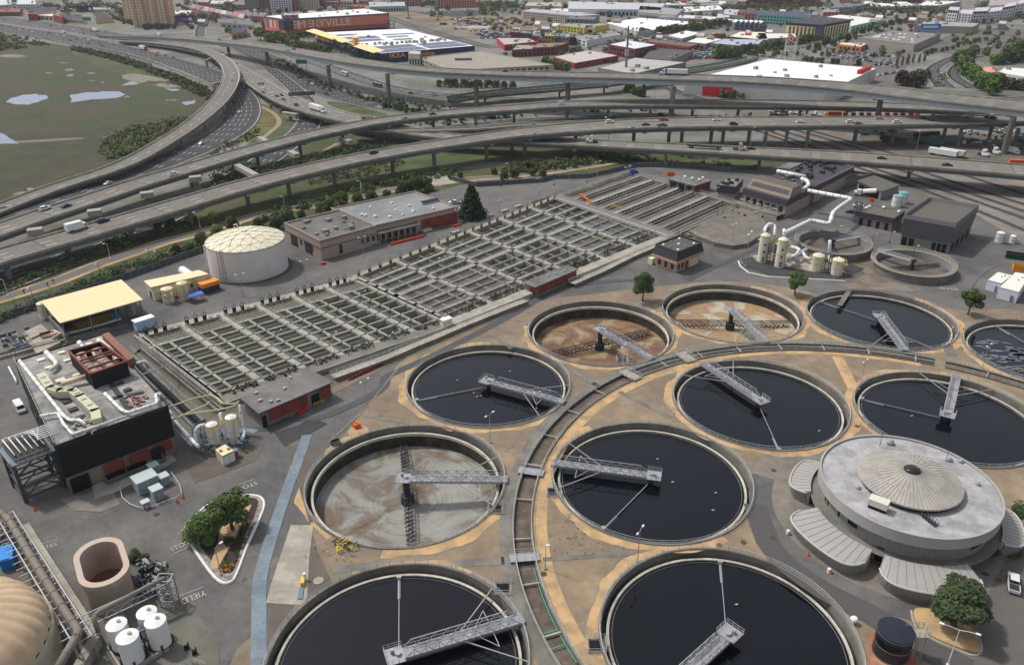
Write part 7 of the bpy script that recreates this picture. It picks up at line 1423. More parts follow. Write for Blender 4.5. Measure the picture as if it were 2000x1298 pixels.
viaduct('B','nearest long highway viaduct with a white box truck, above the bike path',[(-70,527,6.8,16),(0,502,7,16),(125,466,7.3,16),(250,430,7.8,16),(375,393,8.8,16),(500,357,9.8,16),(650,321,10.5,16),(765,298,11,16),(875,280,11.8,16.5),(1000,262,12.3,18),(1125,250,12.8,22),(1250,243,13,25),(1375,240,13,26),(1500,239,13,26),(1675,238,13,24),(1850,236,13,22),(2010,232,13,20),(2150,228,13,20)],RC,[(20,545),(135,500),(260,470),(375,440),(485,400),(591,390),(691,369),(788,347),(884,339),(976,328),(1060,316),(1154,319),(1237,280),(1305,285),(1330,286),(1387,285),(1410,286),(1460,288),(1492,292),(1533,290),(1574,290),(1668,285),(1705,298),(1770,293),(1840,280),(1870,285),(1930,275),(1980,285)],2,(-.3,.25),stl2,2.1)
viaduct('F','highest flyover on tall columns crossing above all the other roads',[(200,70,2,14),(300,72,6,14),(370,76,10,15),(430,81.5,13,15),(500,89,16,16),(571,99,19,17),(649,113,21.5,18),(740,127,22.5,19),(850,138,23,20),(980,144,23.8,21),(1110,147.5,24.5,22),(1240,150,25.3,23),(1360,153,25.6,24),(1490,158,25.6,25),(1580,164,25.3,27),(1675,172,25,28),(1800,187,24.5,28),(1900,198,24.3,29),(2010,210,24,30),(2150,228,24,30)],rc2,[(448,110),(500,130),(645,172),(760,195),(931,209),(1090,230),(1310,235),(1668,272),(1960,300)],3.0,(-.5,-.15,.2,.5),stl,3.4)
teal=mat('teal_fence',(78,124,120),.7,.1,1)
F=viaduct('E','low overpass with teal green fences behind the highest flyover',[(880,196,4,12),(930,187,5.5,12),(1050,176,6.5,12),(1130,169,6.8,12),(1200,162,7,12),(1300,146,7,12),(1400,130,6.5,12),(1470,115,4,12)],M['conc'],[(965,215),(1120,200),(1210,190)],1.5,(0,),M['conc'],1.5)
T_=bpy.data.objects[[o.name for o in COL.objects if o.get('label','').startswith('low overpass')][0]]
for s in (-1,1): b=MB(); A=off(F,s,1.0,True); b.ribbon(A,[p+Zv(.9) for p in A]); rail(b,A,2.2,6,.12,mid=False); bu(b,'teal_fence',teal,T_)
road('RP',[(1700,212,.3,10),(1850,206,.3,14),(1950,196,.3,16),(2060,188,.3,18)],M['conc'],(),(-.95,))
def portal(lb,x0,y0,x1,y1,h):
    a,c=G(x0,y0),G(x1,y1); T=thing('portal_frame',lb,'portal frame',a,'concrete portal frames'); 
    for p in (a,c): b=MB(); b.box(p+Zv(h/2),(1.8,1.8,h)); bu(b,'column',M['conc_l'],T)
    b=MB(); b.beam(a+Zv(h),c+Zv(h),2.2,2.0); bu(b,'crossbeam',M['conc_l'],T)
portal('concrete portal frame carrying the loop ramp, nearest the marsh',420,181,478,172,6.5); portal('concrete portal frame carrying the loop ramp, in the middle of the bend',405,132,446,118,6.2)
b0=mat('block_concrete',(156,150,138),.85,.1,.8)
for i,(x,y,zt,lb) in enumerate(((69,452,8.3,'first from the left edge'),(185,415,8.8,'second from the left edge'),(287,380,9.2,'third from the left edge'),(382,349,9.6,'fourth from the left edge'))):
    g=G(x,y,zt-1.2); g=V_((g.x,g.y,0)); T=thing('pier_stub',"concrete pier block in the gap between the long viaducts, "+lb,'bridge pier',g,'pier blocks between the viaducts'); b=MB(); b.box(g+Zv(zt-1.2),(5.4,3.6,2.4),R(25)); bu(b,'cap',b0,T); b=MB(); b.tube([g,g+Zv(zt-2.4)],1.2,8); bu(b,'column',M['conc'],T)
for i,(x0,y0,x1,y1,zt,lb) in enumerate(((462,320,500,340,8,'long stub cap beam sticking out beside the upper viaduct at the dark ramp'),(566,293,580,300,9.6,'square capped pier block right of the dark ramp between the viaducts'),(506,266,524,276,5,'low concrete block on the green verge behind the upper viaduct'),(552,218,580,222,5.5,'concrete abutment block under the ramp with the white semi truck'),(666,268,684,274,7,'pale block under the upper viaduct near the meadow'))):
    a=G(x0,y0,zt);c=G(x1,y1,zt); T=thing('pier_stub',lb,'bridge pier',V_((a.x,a.y,0)),'pier blocks between the viaducts'); b=MB(); b.beam(a-Zv(1.2),c-Zv(1.2),3.2,2.2); bu(b,'cap',b0,T); m_=(a+c)/2; b=MB(); b.tube([V_((m_.x,m_.y,0)),V_((m_.x,m_.y,zt-2.2))],1.3,8); bu(b,'column',M['conc'],T)
rb=mat('sleeper_bed',(84,78,74),.95,.2,1.2,(100,96,92),.2); steelr=mat('rail_steel',(70,66,64),.5,.1,1)
for i,P_ in enumerate(([(1470,252),(1560,285),(1660,322),(1840,385),(2040,466)],[(1480,248),(1580,284),(1700,327),(1860,378),(2040,441)],[(1490,244),(1620,285),(1775,338),(1900,380),(2040,426)],[(1500,240),(1660,285),(1830,345),(2040,412)],[(1520,238),(1700,288),(1860,335),(2040,392)])):
    T=thing('railway_track','railway track in the yard at right, %s counted from the plant side'%nth(i),'railway track',G(*P_[1]),'railway tracks'); F=frame(crom([(*G(x,y)[:2],.12,3.2) for x,y in P_],8)); b=MB(); b.ribbon(off(F,1,0,True),off(F,-1,0,True)); bu(b,'sleeper_bed',rb,T); b=MB()
    for s in (-.75,.75): A=off(F,s,.2); b.ribbon([p+f[1]*.09 for p,f in zip(A,F)],[p-f[1]*.09 for p,f in zip(A,F)]); b.ribbon([p-f[1]*.09 for p,f in zip(A,F)],[p-f[1]*.09-Zv(.2) for p,f in zip(A,F)])
    bu(b,'rails',steelr,T)
for i,P_ in enumerate(([(758,35),(800,52),(900,80),(960,95)],[(764,33),(810,50),(910,78),(972,94)])): T=thing('railway_track','railway track behind the blue and yellow store, %s one'%('nearer','farther')[i],'railway track',G(*P_[1]),'railway tracks'); F=frame(crom([(*G(x,y)[:2],.12,3.2) for x,y in P_],12)); b=MB(); b.ribbon(off(F,1.6,0,True),off(F,-1.6,0,True)); bu(b,'sleeper_bed',rb,T); b=MB(); A=off(F,.7,.1); b.ribbon(off(F,.9,.1),off(F,.6,.1)); b.ribbon(off(F,-.6,.1),off(F,-.9,.1)); bu(b,'rails',steelr,T)
RN={'A':'on the upper long viaduct','B':'on the nearest long viaduct','D':'on the ramp below the flyover','F':'on the highest flyover','L':'on the loop ramp','G1':'on the dark freeway by the marsh','G0':'on the far freeway lanes','G2':'on the dark road under the flyover','G4':'on the city road before the blue store','H1':'on the road between the viaducts','H2':'on the low merging ramp','R1':'on the curved avenue at right','S1':'on the street by the apartment tower','G3':'on the dark road under the near viaduct'}
_cnt={}
def drive(rd,kind,col,x,y,rev=False,extra=None,small=None):
    F=ROADS[rd]; z=F[0][0].z
    for _ in range(4):
        g=G(x,y,z); p,n,t,w=min(F,key=lambda f:(f[0].x-g.x)**2+(f[0].y-g.y)**2); z=p.z
    o_=(g-p).dot(n); o_=max(-w/2+1.8,min(w/2-1.8,o_)); pos=p+n*o_+t*((g-p).dot(t)); a=math.atan2(t.y,t.x)+(PI if rev else 0)
    k=(rd,kind,col); _cnt.setdefault(k,[]).append((x,None)); sm=small if small is not None else (pos.y>620)
    kn={'sedan':'saloon car','suv':'SUV','hatchback':'hatchback','pickup_truck':'pickup','van':'van','box_truck':'box truck','semi_truck':'semi truck','bus':'bus','tractor_truck':'truck tractor'}[kind]
    o=place(vehicle(kind,col,sm),pos+Zv(.03),a,'x','vehicles on the highways'); _cnt[k][-1]=(x,o,kn,col,RN[rd],extra)
    return o
for l in '''A suv white 64 405;A sedan dark_blue 130 404;A pickup_truck white 340 343;B suv black 197 432;B suv dark_blue 730 300;B sedan silver 1045 264;A sedan dark_green 792 234;A sedan maroon 845 224;A suv white 1097 204;B suv white 1191 240;B pickup_truck red 1296 236;B sedan black 1261 245;B pickup_truck dark_green 1293 247;B sedan silver 1240 254;B sedan white 1400 236;B suv black 1433 244;B sedan white 1563 240;B suv white 1661 240;B sedan red 1676 243;B sedan silver 1717 233;B suv white 1752 240;B sedan black 1805 232;B sedan black 1822 236;B sedan white 1887 229;B suv black 1929 230;B suv black 1938 232;D sedan black 1467 292;D sedan black 1722 311;D sedan black 1850 324;H1 sedan black 1201 231;H1 suv black 1290 225;G2 sedan white 740 211;G2 suv maroon 638 185;G2 sedan silver 577 137;G2 sedan grey 562 136;G2 sedan black 570 142;G2 sedan grey 602 165;G2 sedan white 610 165;G2 sedan black 584 152;F suv black 574 98;F sedan dark_blue 563 101;F sedan black 988 141;F sedan black 430 80;F sedan white 484 87;D sedan grey 506 165;D sedan black 513 165;D sedan white 513 173;D sedan silver 519 178;D sedan white 527 183;D sedan black 512 183;D sedan black 541 189;D sedan black 550 187;D sedan black 554 196;D suv black 579 207;D suv dark_green 735 232;D sedan black 712 233;G4 sedan dark_blue 798 184;G4 pickup_truck light_blue 850 187;L sedan white 457 146;L sedan silver 453 157;G1 sedan white 467 220;G1 sedan black 458 202;G1 sedan white 393 282;G1 sedan white 211 360;G1 suv black 5 412;G1 sedan white 309 101;G1 sedan black 306 110;G1 sedan grey 342 107;G1 sedan silver 350 111;G1 sedan grey 368 110;G1 sedan silver 216 86;G1 sedan black 200 90;G1 sedan white 271 93;H2 sedan silver 1043 244;R1 sedan grey 1840 140;G3 sedan black 640 228;G1 sedan silver 152 75;G1 sedan silver 145 71;G1 sedan white 157 75;G1 sedan silver 127 74;G1 sedan white 126 70;G1 sedan white 111 69;G1 sedan silver 117 74;G1 suv white 64 63;G1 sedan black 97 66;G1 sedan white 52 58;G1 sedan dark_green 47 57;G1 sedan white 38 59;G1 sedan dark_blue 33 56;G1 sedan black 18 53;G1 sedan black 137 80;G1 sedan grey 181 80;G1 sedan white 173 79;G1 sedan black 173 86;G1 sedan grey 193 84;G1 sedan maroon 150 77;G1 sedan maroon 4 51;G0 sedan white 143 59;G0 sedan white 144 65;G0 sedan black 155 67;G0 sedan silver 105 50;G0 sedan black 99 51;G0 sedan white 71 52;G0 sedan black 162 58;G0 suv white 227 64;G0 sedan black 207 64;G0 sedan silver 181 67;G0 sedan grey 187 70;G0 sedan white 43 37;G0 sedan white 37 41;G0 sedan black 56 44;G0 sedan black 68 39;G0 sedan silver 12 42;G0 sedan white 10 47;G0 sedan white 27 35;G0 sedan white 118 50;G0 suv grey 9 39;G0 sedan black 254 71;G0 sedan silver 267 68'''.split(';'):
    rd,k,c,x,y=l.strip().split(); drive(rd,k,c.replace('_',' '),float(x),float(y),rev=(rd in('B','G0','D') and False))
o=drive('B','box_truck','white',153,449); o=drive('D','semi_truck','white',622,218); o=drive('F','semi_truck','white',1314,146,rev=True); o=drive('G1','semi_truck','red',292,97); o=drive('G1','van','yellow',327,103); o=drive('G0','semi_truck','green',184,62,rev=True); o=drive('F','box_truck','red',322,70,rev=True)
drive('D','tractor_truck','white',1175,280,rev=True); drive('G4','bus','white',674,147); drive('G4','bus','grey',738,170); drive('G1','hatchback','yellow',127,67); drive('G1','box_truck','yellow',130,66); drive('D','tractor_truck','beige',1423,292)
for k,L_ in _cnt.items():
    L_.sort(key=lambda q:q[0])
    for i,(x,o,kn,col,rn,ex) in enumerate(L_): o['label']='%s %s %s'%(col,kn,rn)+(', %s such from the left'%nth(i) if len(L_)>1 else '')
g=Vector(ROADS['D'][0][0]); F=ROADS['D']; p,n,t,w=min(F,key=lambda f:abs(f[0].x-G(1375,292,9).x)); T=thing('flatbed_trailer','long empty black flatbed trailer on the ramp behind the beige tractor','trailer',p); b=MB(); b.beam(p-t*9+n*2+Zv(1.3),p+t*9+n*2+Zv(1.3),2.5,.35); bu(b,'bed',M['black'],T)
for u in (-7.5,-6.2,7): b=MB(); q=p+t*u+n*2; b.tube([q-n*1.2+Zv(.5),q+n*1.2+Zv(.5)],.5,10); bu(b,'wheel',M['tyre'],T)
sgn=mat('sign_green',(20,140,90),.6,.05,1)
def sign(lb,x,y,h,w_,ht,rz,txt=None,m=None,legs=2):
    g=G(x,y); T=thing('road_sign',lb,'road sign',g); a=V_((cos(rz),sin(rz),0)); b=MB()
    b.beam(g-a*w_/2+Zv(h),g+a*w_/2+Zv(h),.2,ht); bu(b,'panel',m or sgn,T)
    for s in ((-1,1) if legs==2 else (0,)): b=MB(); b.tube([g+a*s*w_*.4,g+a*s*w_*.4+Zv(h)],.22,6); bu(b,'post',M['galv'],T)
    return T,g,a
sign('big green overhead road sign in front of the flyover near the blue store',591,140,8.5,10,3.6,0); sign('green road sign beside the far freeway below the dark billboard',174,58,13,12,4.5,R(-10))
T,g,a=sign('long grey sign gantry seen from behind across the ramp with queuing cars',592,205,8,19,2.6,R(18),m=M['conc_d'])
T,g,a=sign('thin grey sign gantry across the far freeway lanes',236,88,7.5,24,1.5,R(-15),m=M['galv'])
def billboard(lb,x,y,h,w_,ht,rz,m,words,tm,sz):
    T,g,a=sign(lb,x,y,h,w_,ht,rz,m=m,legs=2); T['category']='billboard'; T.name='billboard'; ORG[T.name]=g
    text(words,g+V_((a.y,-a.x,0))*.2+Zv(h),sz,(R(90),0,rz),tm,T,ext=.02)
    b=MB(); b.add([g+V_((a.y,-a.x,0))*.15+a*(w_*.3)+V_((cos(q)*w_*.11*a.x,cos(q)*w_*.11*a.y,h+sin(q)*ht*.3)) for q in [k*PI/8 for k in range(16)]],[tuple(range(16))]); bu(b,'emblem',mat('emblem_pale',(200,186,200),.6,.05,1),T)
billboard('dark blue billboard with a pale round emblem beyond the far freeway',173,48,20,24,8,R(-8),mat('billboard_navy',(26,32,66),.5,.1,.3),'',M['white'],4)
billboard('purple and blue billboard with white script beside the apartment tower',363,53,10,27,8,R(-6),mat('billboard_purple',(50,42,92),.5,.15,.3,(70,40,100),.1),'Lotto',mat('pink_letters',(214,130,190),.6,.04,1),5.5)
hl=lamp_post(10,1,M['conc_l'],2.2,name='street_lamp',cat='street lamp'); i=0
for x,y,s in sorted(((389,162,1),(236,103,.9),(279,118,.9),(184,92,.9),(316,123,.8),(692,190,1.1),(706,225,1),(748,215,1.6),(822,188,1),(832,210,.9),(545,160,1),(768,170,.9),(792,212,.8),(910,212,.6),(1188,283,1.5),(1463,300,1.4),(1788,300,1.2),(1195,195,1),(1279,192,1),(875,125,.9),(950,128,.9),(1124,235,1.1))):
    place(hl,G(x,y),R(ru(0,360)),'tall highway street lamp among the roads, %s from the left'%nth(i),'street lamps in the interchange',s); i+=1
def container(lb,x,y,L,rz,m,white=False,h=2.8,z=0,wh=True):
    g=G(x,y); T=thing('freight_trailer' if wh else 'shipping_container',lb,'trailer' if wh else 'container',g,'trailers and containers in the truck yard'); a=V_((cos(rz),sin(rz),0)); n=V_((-a.y,a.x,0)); z0=1.1 if wh else .1
    b=MB(); b.box(g+Zv(z0+h/2),(L,2.5,h),rz); bu(b,'box',m,T); b=MB(); b.box(g+a*(L/2+.04)+Zv(z0+h/2),(.08,2.2,h*.9),rz); bu(b,'door',M['conc'],T)
    if wh:
        for u in (-L*.38,-L*.3): b=MB(); q=g+a*u; b.tube([q-n*1.2+Zv(.5),q+n*1.2+Zv(.5)],.5,10); bu(b,'wheel',M['tyre'],T)
cred,cteal,cdk=mat('container_red',(128,44,40),.7,.1,.6),mat('container_teal',(48,96,88),.7,.1,.6),mat('container_dark',(62,58,62),.7,.1,.6)
container('orange rail container leftmost under the upper viaduct at right',1629,226,9,R(-5),mat('container_orange',(206,96,40),.7,.08,.6),wh=False)
for i,x in enumerate((1650,1666,1682,1696,1716,1732,1748,1762,1778,1790)): container('freight container in the row under the upper viaduct, %s from the left'%nth(i+1),x,227,9,R(70),(cred,cdk,cdk,cred,cdk,cred,cred,cdk,cred,mat('container_orange'))[i],wh=False)
container('long red trailer under the near viaduct in the truck yard',1808,270,16,R(8),cred); container('long teal green trailer parked diagonally in the truck yard',1815,283,14,R(-52),cteal); container('grey blue trailer beside the teal trailer in the truck yard',1842,278,16,R(0),mat('container_grey',(110,128,132),.7,.08,.6)); container('dark trailer at the left of the truck yard under the viaduct',1745,280,16,R(-45),cdk)
container('white freight trailer nearest the ramp in the truck yard, left of two',1840,305,15,R(-45),M['white']); container('white freight trailer nearest the ramp in the truck yard, right of two',1858,305,13,R(-45),mat('offwhite_box',(206,204,196),.6,.08,.6)); container('low red container at the right edge behind the ramp',1985,322,8,R(-10),mat('container_orange'),wh=False)
i=0
for k,c,x,y,rz in sorted((('tractor_truck','white',1904,300,-70),('tractor_truck','white',1925,296,-68),('box_truck','white',1978,300,-60),('sedan','dark blue',1722,262,20),('sedan','black',1690,264,10),('sedan','silver',1680,260,10),('pickup_truck','dark blue',1743,258,0),('box_truck','white',1830,225,-10),('sedan','black',1850,228,0),('sedan','grey',1862,229,0),('sedan','black',1880,310,-30),('sedan','white',1943,258,0),('sedan','white',1958,256,0),('sedan','silver',1970,262,0),('sedan','white',1985,255,0),('sedan','white',1905,280,30),('sedan','red',1992,275,90),('sedan','grey',1895,274,30)),key=lambda q:q[2]):
    place(vehicle(k,c),G(x,y),R(rz),'%s %s parked in the truck yard under the viaducts, %s vehicle from the left'%(c,{'tractor_truck':'truck tractor','box_truck':'box truck','sedan':'car','pickup_truck':'pickup'}[k],nth(i)),'vehicles in the truck yard'); i+=1
def person(lb,x,y,rz,top,legs):
    g=G(x,y,.12); me=bpy.data.meshes.new('person'); V=[(0,0,.95),(0,0,1.25),(0,0,1.45),(0,0,1.56),(0,.02,1.7),(.1,0,.9),(.12,.12,.5),(.12,0,.06),(.12,.16,.03),(-.1,0,.9),(-.12,-.1,.48),(-.12,-.28,.08),(-.12,-.14,.03),(.2,0,1.42),(.26,-.08,1.12),(.26,.05,.88),(-.2,0,1.42),(-.26,.1,1.14),(-.25,.26,.95)]
    E=[(0,1),(1,2),(2,3),(3,4),(0,5),(5,6),(6,7),(7,8),(0,9),(9,10),(10,11),(11,12),(2,13),(13,14),(14,15),(2,16),(16,17),(17,18)]; rad=[.15,.15,.16,.06,.11,.1,.075,.05,.045,.1,.075,.05,.045,.07,.05,.035,.07,.05,.035]
    me.from_pydata(V,E,[]); o=bpy.data.objects.new('person',me); _link(o,None,g); o.rotation_euler=(0,0,rz); m=o.modifiers.new('s','SKIN'); me.skin_vertices.new() if not me.skin_vertices else None
    for v,r_ in zip(me.skin_vertices[0].data,rad): v.radius=(r_,r_)
    me.skin_vertices[0].data[0].use_root=True; o.modifiers.new('u','SUBSURF').levels=1; me.materials.append(legs); tag(o,lb,'person','walkers on the bike path')
    b=MB(); b.lathe(g,[(.19,.88),(.2,1.1),(.23,1.4),(.1,1.5)],10); bu(b,'jacket',top,o,org=g); b=MB(); b.lathe(g+Zv(1.68),[(.12,-.02),(.13,.06),(.08,.14),(.01,.16)],8); bu(b,'hair',M['black'],o,org=g)
person('person in dark clothes walking on the bike path, left of the pair',94,560,R(70),M['black'],M['dark']); person('person in dark clothes walking on the bike path, right of the pair',105,553,R(70),mat('dark_blue_coat',(34,38,54),.8,.05,1),M['black']); person('lone person on the bike path further left, near the edge',48,574,R(70),M['dark'],M['black'])
CB={}
def wallm(c): return mat('city_wall_%d_%d_%d'%c,c,.85,.08,.3)
def roofm(c): return mat('city_roof_%d_%d_%d'%c,c,.9,.1,.12)
def city(key,lb,cat,h,wc,rc,px,win='',wm=None,par=.5,bits=0,base=False):
    f=fp(px,0 if base else h); T=bldg(lb,cat,f,h,wallm(wc),roofm(rc),name='building',par=par); CB[key]=(T,f,h)
    for w_ in win.split():
        e,n,r=w_.split(','); i,j={'f':(0,1),'r':(1,2),'l':(3,0),'b':(2,3)}[e]; n,r=int(n),int(r); sh=(h-.8)/r
        wins(T,f[i],f[j],.9,.9+sh*.55,n,.55,wm,rows=r,gap=sh*.45,proud=.06,thick=.1)
    if bits: roofbits(T,f,h,bits,len(lb),M['conc_l'],1.5,4)
    return T,f
W,CRM,GRY=(200,200,204),(206,190,160),(140,138,136)
